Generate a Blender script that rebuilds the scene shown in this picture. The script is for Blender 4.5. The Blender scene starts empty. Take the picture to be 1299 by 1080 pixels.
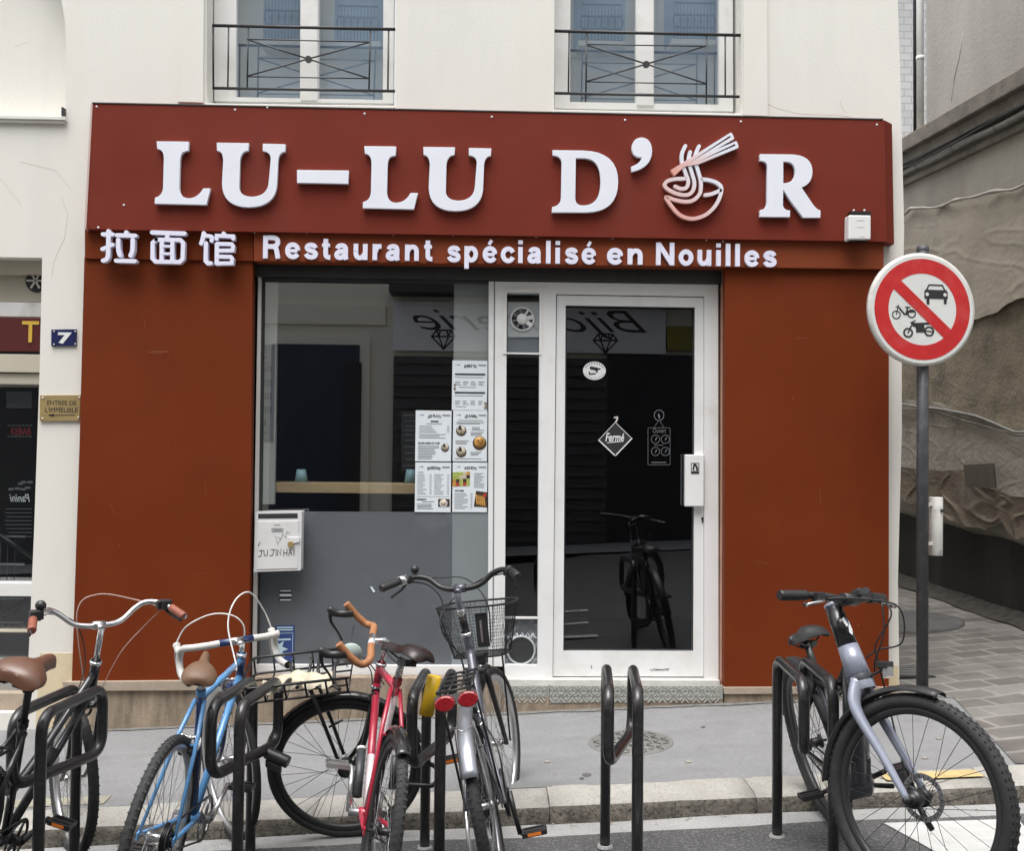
import bpy, bmesh, math, random
from math import sin, cos, pi, radians, sqrt, tan, atan2
from mathutils import Vector, Matrix

random.seed(7)
scene = bpy.context.scene
COL = scene.collection

# ---------------------------------------------------------------- camera
PW, PH, FPX = 1299.0, 1080.0, 1330.0
CAM = Vector((0, -6.35, 1.47))
YAW, PIT, ROLL = radians(1.6613), radians(1.95585), 0.0105566
_f = Vector((sin(YAW) * cos(PIT), cos(YAW) * cos(PIT), sin(PIT)))
_r = Vector((cos(YAW), -sin(YAW), 0))
_u = _r.cross(_f)
RR = _r * cos(ROLL) + _u * sin(ROLL)
UU = -_r * sin(ROLL) + _u * cos(ROLL)
cam_d = bpy.data.cameras.new('camera')
cam_d.sensor_fit = 'HORIZONTAL'; cam_d.sensor_width = 36.0
cam_d.lens = FPX / PW * 36.0
cam_d.clip_start = 0.05; cam_d.clip_end = 500
cam = bpy.data.objects.new('camera', cam_d); COL.objects.link(cam)
cam.matrix_world = Matrix(((RR.x, UU.x, -_f.x, CAM.x), (RR.y, UU.y, -_f.y, CAM.y), (RR.z, UU.z, -_f.z, CAM.z), (0, 0, 0, 1)))
scene.camera = cam

# ---------------------------------------------------------------- light
SUN_EL, SUN_AZ = radians(72), radians(205)      # high, soft, behind the photographer
w = bpy.data.worlds.new('World'); scene.world = w; w.use_nodes = True
nt = w.node_tree; nt.nodes.clear()
sky = nt.nodes.new('ShaderNodeTexSky'); sky.sky_type = 'NISHITA'; sky.sun_disc = False
sky.sun_elevation = SUN_EL; sky.sun_rotation = SUN_AZ
sky.dust_density = 5.0; sky.air_density = 1.0; sky.ozone_density = 1.0
hs_ = nt.nodes.new('ShaderNodeHueSaturation'); hs_.inputs['Saturation'].default_value = 0.28
bg = nt.nodes.new('ShaderNodeBackground'); bg.inputs['Strength'].default_value = 0.15
ow = nt.nodes.new('ShaderNodeOutputWorld')
nt.links.new(sky.outputs[0], hs_.inputs['Color']); nt.links.new(hs_.outputs[0], bg.inputs[0]); nt.links.new(bg.outputs[0], ow.inputs[0])
sl = bpy.data.lights.new('sun', 'SUN'); sl.energy = 1.1; sl.angle = radians(50); sl.color = (1, .985, .965)
so = bpy.data.objects.new('sun', sl); COL.objects.link(so)
sd = Vector((sin(SUN_AZ) * cos(SUN_EL), cos(SUN_AZ) * cos(SUN_EL), sin(SUN_EL)))   # towards the sun
so.rotation_euler = sd.to_track_quat('Z', 'Y').to_euler(); so.location = (0, -6, 12)
scene.view_settings.view_transform = 'Standard'; scene.view_settings.look = 'None'
scene.view_settings.gamma = 1.0; scene.view_settings.exposure = 1.08
scene.cycles.max_bounces = 8; scene.cycles.transparent_max_bounces = 16

# ---------------------------------------------------------------- helpers
def ray(px, py): return _f + RR * ((px - PW / 2) / FPX) + UU * ((PH / 2 - py) / FPX)
def P(px, py, Y=0.0):                 # photo pixel -> point on the vertical plane y = Y
    d = ray(px, py); t = (Y - CAM.y) / d.y
    return CAM + d * t
def PX(px, py, X):
    d = ray(px, py); t = (X - CAM.x) / d.x
    return CAM + d * t
def PN(px, py, n, c):
    n = Vector(n); d = ray(px, py); t = (c - n.dot(CAM)) / n.dot(d)
    return CAM + d * t
def zr(x, y=-2.1):                    # road height
    e = max(0, min(1, (x - .9) / .6)); k = max(0, min(1, (-2.32 - y) / .5))
    return -.172 + .0465 * x + .03 * (-1.6 - y) + .085 * e * k
def zp(x, y): return -.043 + .0455 * x + .0262 * y      # pavement height
def onpav(px, py): return PN(px, py, (-.0455, -.0262, 1), -.043)

def lin(c):
    return tuple((v / 12.92 if v <= .04045 else ((v + .055) / 1.055) ** 2.4) for v in (x / 255 for x in c))

class MB:
    def __init__(s): s.v = []; s.f = []; s.m = []; s.s = []
    def add(s, vs, fs, mi=0, sm=False, T=None):
        o = len(s.v)
        s.v += [tuple(T(Vector(q)) if callable(T) else (T @ Vector(q) if T else q)) for q in vs]
        for f in fs: s.f.append([i + o for i in f]); s.m.append(mi); s.s.append(sm)
        return s
    def box(s, x0, x1, y0, y1, z0, z1, mi=0, T=None):
        vs = [(x, y, z) for z in (z0, z1) for y in (y0, y1) for x in (x0, x1)]
        return s.add(vs, [(0, 2, 3, 1), (4, 5, 7, 6), (0, 1, 5, 4), (2, 6, 7, 3), (0, 4, 6, 2), (1, 3, 7, 5)], mi, False, T)
    def obox(s, c, ax, ay, az, mi=0, T=None):      # oriented box: centre and three half-axes
        c, ax, ay, az = map(Vector, (c, ax, ay, az))
        vs = [c + ax * i + ay * j + az * k for k in (-1, 1) for j in (-1, 1) for i in (-1, 1)]
        return s.add(vs, [(0, 2, 3, 1), (4, 5, 7, 6), (0, 1, 5, 4), (2, 6, 7, 3), (0, 4, 6, 2), (1, 3, 7, 5)], mi, False, T)
    def quadpx(s, pts, Yf, Yb, mi=0):              # prism over a convex pixel polygon on plane Yf back to Yb
        a = [P(x, y, Yf) for x, y in pts]; n = len(a)
        vs = a + [Vector((q.x, Yb, q.z)) for q in a]
        fs = [tuple(range(n)), tuple(range(2 * n - 1, n - 1, -1))] + [(i, i + n, (i + 1) % n + n, (i + 1) % n) for i in range(n)]
        return s.add(vs, fs, mi)
    def tube(s, path, r, n=8, mi=0, closed=False, caps=True, T=None, sx=1.0):
        path = [Vector(q) for q in path]
        if T: path = [T(q) if callable(T) else T @ q for q in path]
        m = len(path); rs = r if isinstance(r, (list, tuple)) else [r] * m
        vs = []; nrm = None
        for i, q in enumerate(path):
            if closed: t = path[(i + 1) % m] - path[i - 1]
            else: t = path[min(i + 1, m - 1)] - path[max(i - 1, 0)]
            if t.length < 1e-9: t = Vector((0, 0, 1))
            t.normalize()
            if nrm is None:
                h = Vector((0, 0, 1)) if abs(t.z) < .9 else Vector((1, 0, 0))
                nrm = (h - t * h.dot(t)).normalized()
            else:
                nrm = nrm - t * nrm.dot(t)
                nrm = nrm.normalized() if nrm.length > 1e-6 else t.orthogonal().normalized()
            b = t.cross(nrm)
            for k in range(n):
                a = 2 * pi * k / n
                vs.append(q + nrm * (cos(a) * rs[i]) + b * (sin(a) * rs[i] * sx))
        fs = []
        for i in range(m if closed else m - 1):
            j = (i + 1) % m
            for k in range(n): fs.append((i * n + k, i * n + (k + 1) % n, j * n + (k + 1) % n, j * n + k))
        o = len(s.v); s.add(vs, fs, mi, True)
        if caps and not closed:
            s.f.append([o + k for k in range(n - 1, -1, -1)]); s.m.append(mi); s.s.append(False)
            s.f.append([o + (m - 1) * n + k for k in range(n)]); s.m.append(mi); s.s.append(False)
        return s
    def lathe(s, prof, c=(0, 0, 0), d=(0, 1, 0), n=24, mi=0, T=None, closed=False, sm=True):   # prof: (radius, along)
        d = Vector(d).normalized(); u = d.orthogonal().normalized(); v = d.cross(u); c = Vector(c)
        vs = []
        for r, h in prof:
            for k in range(n):
                a = 2 * pi * k / n; vs.append(c + d * h + u * (r * cos(a)) + v * (r * sin(a)))
        m = len(prof); fs = []
        for i in range(m if closed else m - 1):
            j = (i + 1) % m
            for k in range(n): fs.append((i * n + k, i * n + (k + 1) % n, j * n + (k + 1) % n, j * n + k))
        return s.add(vs, fs, mi, sm, T)
    def disc(s, c, d, r, h, n=24, mi=0, T=None):    # solid short cylinder
        return s.lathe([(0, 0), (r, 0), (r, h), (0, h)], c, d, n, mi, T, sm=False)
    def ball(s, c, r, n=10, mi=0, T=None, sc=(1, 1, 1)):
        vs = []; fs = []; m = n // 2 + 1
        for i in range(m):
            a = pi * i / (m - 1)
            for k in range(n):
                b = 2 * pi * k / n
                vs.append((c[0] + r * sc[0] * sin(a) * cos(b), c[1] + r * sc[1] * sin(a) * sin(b), c[2] + r * sc[2] * cos(a)))
        for i in range(m - 1):
            for k in range(n): fs.append((i * n + k, (i + 1) * n + k, (i + 1) * n + (k + 1) % n, i * n + (k + 1) % n))
        return s.add(vs, fs, mi, True, T)
    def sheet(s, fn, nu, nv, mi=0, sm=True):
        vs = [fn(i / nu, j / nv) for j in range(nv + 1) for i in range(nu + 1)]
        fs = [(j * (nu + 1) + i, j * (nu + 1) + i + 1, (j + 1) * (nu + 1) + i + 1, (j + 1) * (nu + 1) + i) for j in range(nv) for i in range(nu)]
        return s.add(vs, fs, mi, sm)

def spline(pts, n=6, closed=False):     # Catmull-Rom
    p = [Vector(q) for q in pts]; m = len(p); out = []
    rng = range(m) if closed else range(m - 1)
    for i in rng:
        g = (lambda k: p[k % m]) if closed else (lambda k: p[max(0, min(m - 1, k))])
        a, b, c, d = g(i - 1), g(i), g(i + 1), g(i + 2)
        for k in range(n):
            t = k / n
            out.append(.5 * ((2 * b) + (c - a) * t + (2 * a - 5 * b + 4 * c - d) * t * t + (3 * b - a - 3 * c + d) * t ** 3))
    if not closed: out.append(p[-1])
    return out
def fillet(pts, r, n=7):
    p = [Vector(q) for q in pts]; out = [p[0]]
    for i in range(1, len(p) - 1):
        a = (p[i - 1] - p[i]); b = (p[i + 1] - p[i])
        ang = a.angle(b); k = min(r / tan(ang / 2), a.length * .48, b.length * .48)
        A = p[i] + a.normalized() * k; B = p[i] + b.normalized() * k
        for j in range(n + 1):
            t = j / n; out.append(A * (1 - t) ** 2 + p[i] * 2 * t * (1 - t) + B * t * t)
    out.append(p[-1]); return out

def link(name, mb, mats, parent=None, bevel=0, base=None, local=False, segs=2):
    """one mesh object; geometry is given in world space unless local (then in its root's space)"""
    me = bpy.data.meshes.new(name)
    off = Vector((0, 0, 0))
    if not local:
        if parent is not None:
            r = parent
            while r.parent: r = r.parent
            off = Vector(r.location)
        elif base is not None: off = Vector(base)
        else:
            xs = [q[0] for q in mb.v]; ys = [q[1] for q in mb.v]; zs = [q[2] for q in mb.v]
            off = Vector(((min(xs) + max(xs)) / 2, (min(ys) + max(ys)) / 2, min(zs)))
    me.from_pydata([tuple(Vector(q) - off) for q in mb.v], [], mb.f)
    me.polygons.foreach_set('material_index', mb.m); me.polygons.foreach_set('use_smooth', mb.s)
    for m in (mats if isinstance(mats, (list, tuple)) else [mats]): me.materials.append(m)
    bm = bmesh.new(); bm.from_mesh(me); bmesh.ops.recalc_face_normals(bm, faces=bm.faces); bm.to_mesh(me); bm.free()
    me.update()
    o = bpy.data.objects.new(name, me); COL.objects.link(o)
    if parent is not None: o.parent = parent
    else: o.location = off
    if bevel:
        b = o.modifiers.new('bevel', 'BEVEL'); b.width = bevel; b.segments = segs; b.limit_method = 'ANGLE'; b.angle_limit = radians(40)
    return o
def tag(o, label, cat, group=None):
    o['label'] = label; o['category'] = cat
    if group: o['group'] = group
    return o
def thing(name, loc, label, cat, group=None):
    o = bpy.data.objects.new(name, None); COL.objects.link(o); o.location = loc; o.empty_display_size = .1
    return tag(o, label, cat, group)
def structure(o, kind='structure'): o['kind'] = kind; return o

def outline(loops, depth, bevel=0.0):
    """filled 2D outline with holes -> (verts, faces), x/y plane, z = -depth/2..depth/2"""
    cu = bpy.data.curves.new('o', 'CURVE'); cu.dimensions = '2D'; cu.fill_mode = 'BOTH'; cu.extrude = max(0, depth / 2 - bevel)
    if bevel: cu.bevel_depth = bevel; cu.bevel_resolution = 1; cu.offset = -bevel
    for lp in loops:
        sp = cu.splines.new('POLY'); sp.points.add(len(lp) - 1)
        for q, p in zip(sp.points, lp): q.co = (p[0], p[1], 0, 1)
        sp.use_cyclic_u = True
    return _tomesh(cu)
def _tomesh(cu):
    o = bpy.data.objects.new('tmp', cu); COL.objects.link(o)
    dg = bpy.context.evaluated_depsgraph_get(); me = bpy.data.meshes.new_from_object(o.evaluated_get(dg))
    r = ([tuple(v.co) for v in me.vertices], [tuple(p.vertices) for p in me.polygons])
    bpy.data.objects.remove(o); bpy.data.curves.remove(cu); bpy.data.meshes.remove(me)
    return r
def up(yf, yb):                         # x/y outline -> facade plane
    c = (yf + yb) / 2
    return lambda q: Vector((q.x, c - q.z, q.y))
def slab(mb, loops, yf, yb, mi=0, bevel=0.0):
    v, f = outline(loops, abs(yb - yf), bevel); mb.add(v, f, mi, False, up(yf, yb)); return mb
def rect(px0, py0, px1, py1, Y):        # pixel rectangle -> X0,X1,Z0,Z1
    c = P((px0 + px1) / 2, (py0 + py1) / 2, Y)
    return P(px0, (py0 + py1) / 2, Y).x, P(px1, (py0 + py1) / 2, Y).x, P((px0 + px1) / 2, py1, Y).z, P((px0 + px1) / 2, py0, Y).z
def boxpx(mb, px0, py0, px1, py1, yf, yb, mi=0):
    x0, x1, z0, z1 = rect(px0, py0, px1, py1, yf); return mb.box(x0, x1, yf, yb, z0, z1, mi)
def textgeo(body, bold=0.0, shear=0.0, depth=.002, space=1.0):
    cu = bpy.data.curves.new('t', 'FONT'); cu.body = body; cu.offset = bold; cu.shear = shear; cu.extrude = depth; cu.space_character = space
    return _tomesh(cu)
def textpx(mb, body, px0, px1, ptop, pbot, Y, depth=.001, bold=0, shear=0, mi=0, mirror=False, space=1.0, arch=0.0):
    """lettering filling a pixel box; ptop/pbot measured at the middle of the box"""
    x0, x1, z0, z1 = rect(px0, ptop, px1, pbot, Y)
    return textbox(mb, body, x0, x1, z0, z1, Y, depth, bold, shear, mi, mirror, space, arch)
def textbox(mb, body, x0, x1, z0, z1, Y, depth=.001, bold=0, shear=0, mi=0, mirror=False, space=1.0, arch=0.0, back=False):
    v, f = textgeo(body, bold, shear, .5, space)
    if not v: return mb
    ax = min(q[0] for q in v); bx = max(q[0] for q in v); ay = min(q[1] for q in v); by = max(q[1] for q in v)
    out = []
    for q in v:
        u = (q[0] - ax) / (bx - ax); h = (q[1] - ay) / (by - ay)
        if mirror: u = 1 - u
        z = z0 + (z1 - z0) * h + arch * (1 - (2 * u - 1) ** 2)
        out.append((x0 + (x1 - x0) * u, Y + (depth * (q[2] - .5) if back else -depth * (q[2] + .5)), z))
    return mb.add(out, f, mi)
def stroke(mb, pts, wd, yf, yb, mi=0, n=5):
    """round-capped flat stroke of width wd through world x/z points, thickness yf..yb"""
    p = [Vector((q[0], q[1])) for q in pts]; L = []; Rr = []
    for i, q in enumerate(p):
        a = (p[i] - p[i - 1]).normalized() if i > 0 else None; b = (p[i + 1] - p[i]).normalized() if i < len(p) - 1 else None
        if a is None: t = b; k = 1
        elif b is None: t = a; k = 1
        else:
            t = (a + b); t = t.normalized() if t.length > 1e-6 else a; k = 1 / max(.55, abs(t.dot(a)))
        nn = Vector((-t.y, t.x)) * (wd / 2 * k); L.append(q + nn); Rr.append(q - nn)
    def cap(c, d0):
        a0 = atan2(d0.y, d0.x); return [c + Vector((cos(a0 - pi * j / (n + 1)), sin(a0 - pi * j / (n + 1)))) * (wd / 2) for j in range(1, n + 1)]
    d1 = (p[-1] - p[-2]).normalized(); d0 = (p[0] - p[1]).normalized()
    lp = L + cap(p[-1], Vector((-d1.y, d1.x))) + Rr[::-1] + cap(p[0], Vector((-d0.y, d0.x)))
    m = len(lp); k = len(p); ce = n
    vs = [(q.x, yf, q.y) for q in lp] + [(q.x, yb, q.y) for q in lp]
    iR = lambda i: k + ce + (k - 1 - i)
    fs = []
    for i in range(k - 1):
        fs.append((i, i + 1, iR(i + 1), iR(i))); fs.append((m + i, m + iR(i), m + iR(i + 1), m + i + 1))
    e = [k - 1] + list(range(k, k + ce)) + [k + ce]; s_ = [iR(0)] + list(range(2 * k + ce, 2 * k + 2 * ce)) + [0]
    fs.append(tuple(e)); fs.append(tuple(m + i for i in e[::-1])); fs.append(tuple(s_)); fs.append(tuple(m + i for i in s_[::-1]))
    for i in range(m): fs.append((i, (i + 1) % m, (i + 1) % m + m, i + m))
    return mb.add(vs, fs, mi)
def strokepx(mb, pts, wpx, Y, depth, mi=0, sm=0):
    q = [P(x, y, Y) for x, y in pts]
    if sm: q = spline(q, sm)
    return stroke(mb, [(a.x, a.z) for a in q], wpx / 209.0 * (Y + 6.35) / 6.35, Y - depth, Y, mi)

# ---------------------------------------------------------------- materials
def mat(name, col, rough=.6, metal=0.0, var=0.0, scale=6.0, bump=0.0, bscale=80.0, spec=.5, stain=None, stainscale=1.5, stainamt=.5, stretch=None, coat=0.0, speck=None, speckscale=180.0, speckamt=.5, roughvar=0.0, detail=6.0):
    m = bpy.data.materials.new(name); m.use_nodes = True; N = m.node_tree.nodes; L = m.node_tree.links
    b = N['Principled BSDF']; b.inputs['Roughness'].default_value = rough; b.inputs['Metallic'].default_value = metal
    b.inputs['Specular IOR Level'].default_value = spec; b.inputs['Coat Weight'].default_value = coat
    c4 = (*col, 1); b.inputs['Base Color'].default_value = c4
    tc = N.new('ShaderNodeTexCoord'); src = tc.outputs['Object']
    if stretch:
        mp = N.new('ShaderNodeMapping'); mp.inputs['Scale'].default_value = stretch; L.new(src, mp.inputs[0]); ssrc = mp.outputs[0]
    else: ssrc = src
    cur = None
    def noise(sc, s, det=detail):
        n = N.new('ShaderNodeTexNoise'); n.inputs['Scale'].default_value = sc; n.inputs['Detail'].default_value = det; n.inputs['Roughness'].default_value = .6
        L.new(s, n.inputs['Vector']); return n.outputs['Fac']
    def ramp(f, a, c_):
        r = N.new('ShaderNodeMapRange'); r.inputs['From Min'].default_value = a; r.inputs['From Max'].default_value = c_; L.new(f, r.inputs['Value']); return r.outputs[0]
    def mix(f, A, B):
        x = N.new('ShaderNodeMix'); x.data_type = 'RGBA'
        if hasattr(f, 'is_linked'): L.new(f, x.inputs[0])
        else: x.inputs[0].default_value = f
        for i, q in ((6, A), (7, B)):
            if hasattr(q, 'is_linked'): L.new(q, x.inputs[i])
            else: x.inputs[i].default_value = (*q[:3], 1)
        return x.outputs[2]
    if var:
        f = ramp(noise(scale, ssrc), .3, .7)
        cur = mix(f, tuple(v * (1 - var) for v in col), tuple(min(1, v * (1 + var)) for v in col))
        if roughvar:
            rr = N.new('ShaderNodeMapRange'); rr.inputs['To Min'].default_value = max(.02, rough - roughvar); rr.inputs['To Max'].default_value = min(1, rough + roughvar)
            L.new(f, rr.inputs['Value']); L.new(rr.outputs[0], b.inputs['Roughness'])
    if stain:
        f = ramp(noise(stainscale, ssrc, 8), .52, .72)
        mm = N.new('ShaderNodeMath'); mm.operation = 'MULTIPLY'; mm.inputs[1].default_value = stainamt; L.new(f, mm.inputs[0])
        cur = mix(mm.outputs[0], cur or col, stain)
    if speck:
        f = ramp(noise(speckscale, src, 3), .5, .68)
        mm = N.new('ShaderNodeMath'); mm.operation = 'MULTIPLY'; mm.inputs[1].default_value = speckamt; L.new(f, mm.inputs[0])
        cur = mix(mm.outputs[0], cur or col, speck)
    if cur: L.new(cur, b.inputs['Base Color'])
    if bump:
        bp = N.new('ShaderNodeBump'); bp.inputs['Strength'].default_value = bump; bp.inputs['Distance'].default_value = .01
        L.new(noise(bscale, src, 8), bp.inputs['Height']); L.new(bp.outputs[0], b.inputs['Normal'])
    return m
def glass(name, tint=(.9, .92, .92), base=.1):
    m = bpy.data.materials.new(name); m.use_nodes = True; N = m.node_tree.nodes; L = m.node_tree.links; N.clear()
    o = N.new('ShaderNodeOutputMaterial'); t = N.new('ShaderNodeBsdfTransparent'); t.inputs[0].default_value = (*tint, 1)
    g = N.new('ShaderNodeBsdfGlossy'); g.inputs['Roughness'].default_value = 0.0; g.inputs['Color'].default_value = (.95, .97, 1, 1)
    lw = N.new('ShaderNodeLayerWeight'); p = N.new('ShaderNodeMath'); p.operation = 'POWER'; p.inputs[1].default_value = 5; L.new(lw.outputs['Facing'], p.inputs[0])
    a = N.new('ShaderNodeMath'); a.operation = 'MULTIPLY_ADD'; a.inputs[1].default_value = .85; a.inputs[2].default_value = base; L.new(p.outputs[0], a.inputs[0])
    x = N.new('ShaderNodeMixShader'); L.new(a.outputs[0], x.inputs[0]); L.new(t.outputs[0], x.inputs[1]); L.new(g.outputs[0], x.inputs[2]); L.new(x.outputs[0], o.inputs[0])
    return m

# ---------------------------------------------------------------- the material list
M = {}
M['plaster'] = mat('plaster', (.72, .705, .655), .85, var=.05, scale=1.3, bump=.10, bscale=60, stain=(.60, .575, .51), stainscale=1.3, stainamt=.4, stretch=(2.2, 2.2, .5))
M['plaster_low'] = mat('plaster_low', (.66, .56, .38), .85, var=.08, scale=3, bump=.25, bscale=60, stain=(.4, .34, .24), stainscale=3, stainamt=.5)
M['crack'] = mat('crack', (.50, .47, .41), .9)
M['wine'] = mat('wine_panel', (.160, .0225, .0115), .62, spec=.18, var=.07, scale=2.2, stain=(.16, .035, .026), stainscale=2, stainamt=.5, roughvar=.1)
M['rust'] = mat('rust_panel', (.148, .0255, .0045), .62, spec=.16, var=.09, scale=1.6, stain=(.125, .022, .006), stainscale=2.2, stainamt=.6, roughvar=.1)
M['rust_band'] = mat('rust_band', (.20, .042, .013), .6, spec=.2, var=.08, scale=2.2)
M['letter'] = mat('letter_face', (.76, .785, .86), .35, var=.02, scale=5)
M['letter2'] = mat('letter_face_small', (.76, .76, .90), .35)
M['white'] = mat('white_aluminium', (.76, .765, .765), .38, var=.03, scale=3, stain=(.5, .48, .44), stainscale=4, stainamt=.35)
M['whitepvc'] = mat('white_pvc', (.73, .73, .71), .4, var=.04, scale=3, stain=(.45, .42, .37), stainscale=6, stainamt=.35)
M['mailwhite'] = mat('mailbox_enamel', (.66, .66, .66), .35, var=.03, scale=6, stain=(.5, .48, .46), stainscale=9, stainamt=.3)
M['black'] = mat('black_metal', (.012, .012, .013), .35, var=.2, scale=20)
M['darkgrey'] = mat('dark_grey_box', (.030, .032, .033), .5, var=.25, scale=5, stain=(.012, .012, .012), stainscale=6)
M['film'] = mat('grey_film', (.105, .117, .130), .45, var=.1, scale=2.5, stain=(.17, .185, .20), stainscale=3, stainamt=.7)
M['film2'] = mat('grey_film_pale', (.21, .235, .25), .45, var=.06, scale=2.5)
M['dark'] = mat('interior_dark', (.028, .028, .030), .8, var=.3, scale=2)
M['innerwhite'] = mat('interior_white', (.60, .61, .57), .7, var=.04, scale=3)
M['paper'] = mat('paper', (.70, .75, .79), .6, var=.02, scale=3)
M['ink'] = mat('ink', (.02, .02, .022), .6)
M['inkgrey'] = mat('ink_grey', (.16, .17, .18), .6)
M['wood'] = mat('shelf_wood', (.55, .40, .22), .5, var=.18, scale=3, stretch=(2, 20, 20))
M['cup'] = mat('blue_cup', (.30, .50, .56), .35)
M['stone'] = mat('plinth_stone', (.285, .225, .165), .85, var=.28, scale=9, stain=(.10, .078, .06), stainscale=5, stainamt=.85, stretch=(2.2, 2.2, .4), bump=.35, bscale=45)
M['stonecap'] = mat('plinth_cap', (.36, .295, .23), .75, var=.15, scale=8, bump=.2, stain=(.28, .22, .17), stainscale=7)
M['steel'] = mat('tread_steel', (.40, .41, .38), .42, metal=.55, var=.12, scale=9)
M['steelbar'] = mat('tread_bar', (.62, .62, .58), .35, metal=.55)
M['pane'] = glass('shop_glass', (.80, .83, .84), .20)
M['pane_door'] = glass('door_glass', (.74, .77, .78), .13)
M['pane_up'] = glass('window_glass', (.80, .86, .92), .36)
M['curtain'] = mat('blue_grey_blind', (.36, .43, .49), .8, var=.25, scale=1.2)
M['iron'] = mat('wrought_iron', (.022, .022, .024), .5)
M['asphalt'] = mat('road_asphalt', (.072, .072, .073), .92, var=.2, scale=3, bump=.9, bscale=95, speck=(.21, .21, .21), speckscale=85, speckamt=.75, stain=(.05, .05, .05), stainscale=1.5, stainamt=.4)
M['gutter'] = mat('gutter_concrete', (.31, .31, .305), .92, var=.16, scale=4, bump=.6, bscale=110, speck=(.20, .20, .20), speckscale=75, speckamt=.5, stain=(.20, .20, .195), stainscale=2)
M['pavement'] = mat('pavement_asphalt', (.205, .207, .210), .9, var=.09, scale=2.2, bump=.5, bscale=150, speck=(.150, .150, .150), speckscale=62, speckamt=.6, stain=(.160, .160, .160), stainscale=2.0, stainamt=.75, stretch=(1, 2.2, 1))
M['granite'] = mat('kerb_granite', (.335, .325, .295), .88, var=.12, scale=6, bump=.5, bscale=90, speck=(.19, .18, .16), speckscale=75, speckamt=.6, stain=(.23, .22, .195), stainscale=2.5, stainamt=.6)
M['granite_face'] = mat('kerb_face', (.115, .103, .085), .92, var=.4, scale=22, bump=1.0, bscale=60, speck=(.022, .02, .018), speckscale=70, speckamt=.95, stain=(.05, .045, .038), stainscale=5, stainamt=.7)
M['yellow_line'] = mat('yellow_line', (.44, .33, .15), .8, var=.2, scale=14, stain=(.42, .37, .27), stainscale=12, stainamt=.8)
M['white_line'] = mat('white_road_paint', (.46, .46, .45), .8, var=.1, scale=10, stain=(.3, .3, .3), stainscale=9, stainamt=.5, bump=.3, bscale=200)
M['manhole'] = mat('manhole_iron', (.165, .163, .155), .7, metal=.1, var=.15, scale=20)
M['alley'] = mat('alley_render', (.40, .375, .34), .9, var=.12, scale=1.5, bump=.5, bscale=30, stain=(.30, .28, .25), stainscale=.9, stainamt=.7, stretch=(1, 1, .35))
M['alley_low'] = mat('alley_render_low', (.38, .355, .31), .9, var=.16, scale=1.6, bump=.5, bscale=30, stain=(.27, .245, .21), stainscale=1.5, stainamt=.8, stretch=(1, 1, .5))
M['ledge'] = mat('ledge_stone', (.20, .18, .155), .9, var=.3, scale=5, bump=.6, bscale=40, stain=(.10, .088, .075), stainscale=3, stainamt=.8)
M['bitumen'] = mat('black_render', (.026, .025, .024), .85, var=.3, scale=3, bump=.4, bscale=25, stain=(.05, .048, .045), stainscale=3, stretch=(1, 1, .3))
M['tarp'] = mat('tarpaulin', (.30, .27, .225), .6, var=.22, scale=2.2, bump=.5, bscale=22, stain=(.15, .13, .105), stainscale=1.6, stainamt=.85, speck=(.36, .33, .29), speckscale=26, speckamt=.4)
M['conduit'] = mat('grey_conduit', (.25, .25, .235), .5, var=.15, scale=6)
M['cable'] = mat('black_cable', (.02, .02, .02), .6)
M['zinc'] = mat('pale_pipe', (.72, .72, .70), .45, var=.08, scale=4, stain=(.3, .26, .22), stainscale=6)
M['blue_enamel'] = mat('blue_enamel', (.018, .022, .085), .25, var=.2, scale=20, coat=.4)
M['enamel_white'] = mat('white_enamel', (.75, .75, .75), .3)
M['brass'] = mat('brass_plate', (.36, .27, .12), .42, metal=.25, var=.12, scale=16)
M['sign_red'] = mat('road_sign_red', (.52, .018, .02), .4, var=.1, scale=14, stain=(.50, .08, .075), stainscale=7, stainamt=.6)
M['sign_white'] = mat('road_sign_white', (.68, .69, .67), .4, var=.04, scale=8, stain=(.5, .5, .47), stainscale=9, stainamt=.4)
M['galv'] = mat('sign_rim', (.62, .61, .57), .45, var=.1, scale=12, stain=(.36, .34, .3), stainscale=9)
M['polegrey'] = mat('pole_grey', (.040, .043, .047), .45, var=.2, scale=9, stain=(.12, .12, .12), stainscale=24, stainamt=.4)
M['cream'] = mat('cream_paint', (.50, .46, .375), .55, var=.05, scale=3)
M['t_red'] = mat('dark_red_sign', (.085, .014, .014), .4, var=.1, scale=3)
M['t_yellow'] = mat('yellow_letter', (.62, .40, .06), .4)
M['redtext'] = mat('red_text', (.30, .03, .03), .5)
M['tube_black'] = mat('rack_black', (.018, .017, .018), .32, var=.12, scale=14, speck=(.09, .085, .08), speckscale=46, speckamt=.22, coat=.3, roughvar=.05)
M['yellow_plastic'] = mat('yellow_plastic', (.68, .43, .015), .4, var=.05, scale=9, stain=(.5, .3, .02), stainscale=14)
M['tyre'] = mat('tyre_rubber', (.022, .022, .023), .75, var=.2, scale=40, stain=(.055, .053, .05), stainscale=14, stainamt=.5)
M['rim'] = mat('alloy_rim', (.50, .50, .51), .3, metal=.85)
M['rimblack'] = mat('black_rim', (.025, .025, .027), .4)
M['spoke'] = mat('spoke_steel', (.32, .32, .33), .35, metal=.8)
M['spokeblack'] = mat('spoke_black', (.03, .03, .03), .45)
M['chrome'] = mat('polished_alloy', (.66, .66, .66), .2, metal=.9)
M['drk'] = mat('dark_bike_parts', (.02, .02, .021), .42, var=.2, scale=30)
M['paint_black'] = mat('black_bike_paint', (.012, .012, .014), .25, coat=.5)
M['paint_blue'] = mat('blue_bike_paint', (.10, .27, .52), .28, coat=.5, var=.06, scale=12)
M['paint_navy'] = mat('navy_bike_paint', (.014, .035, .12), .28, coat=.5)
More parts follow.
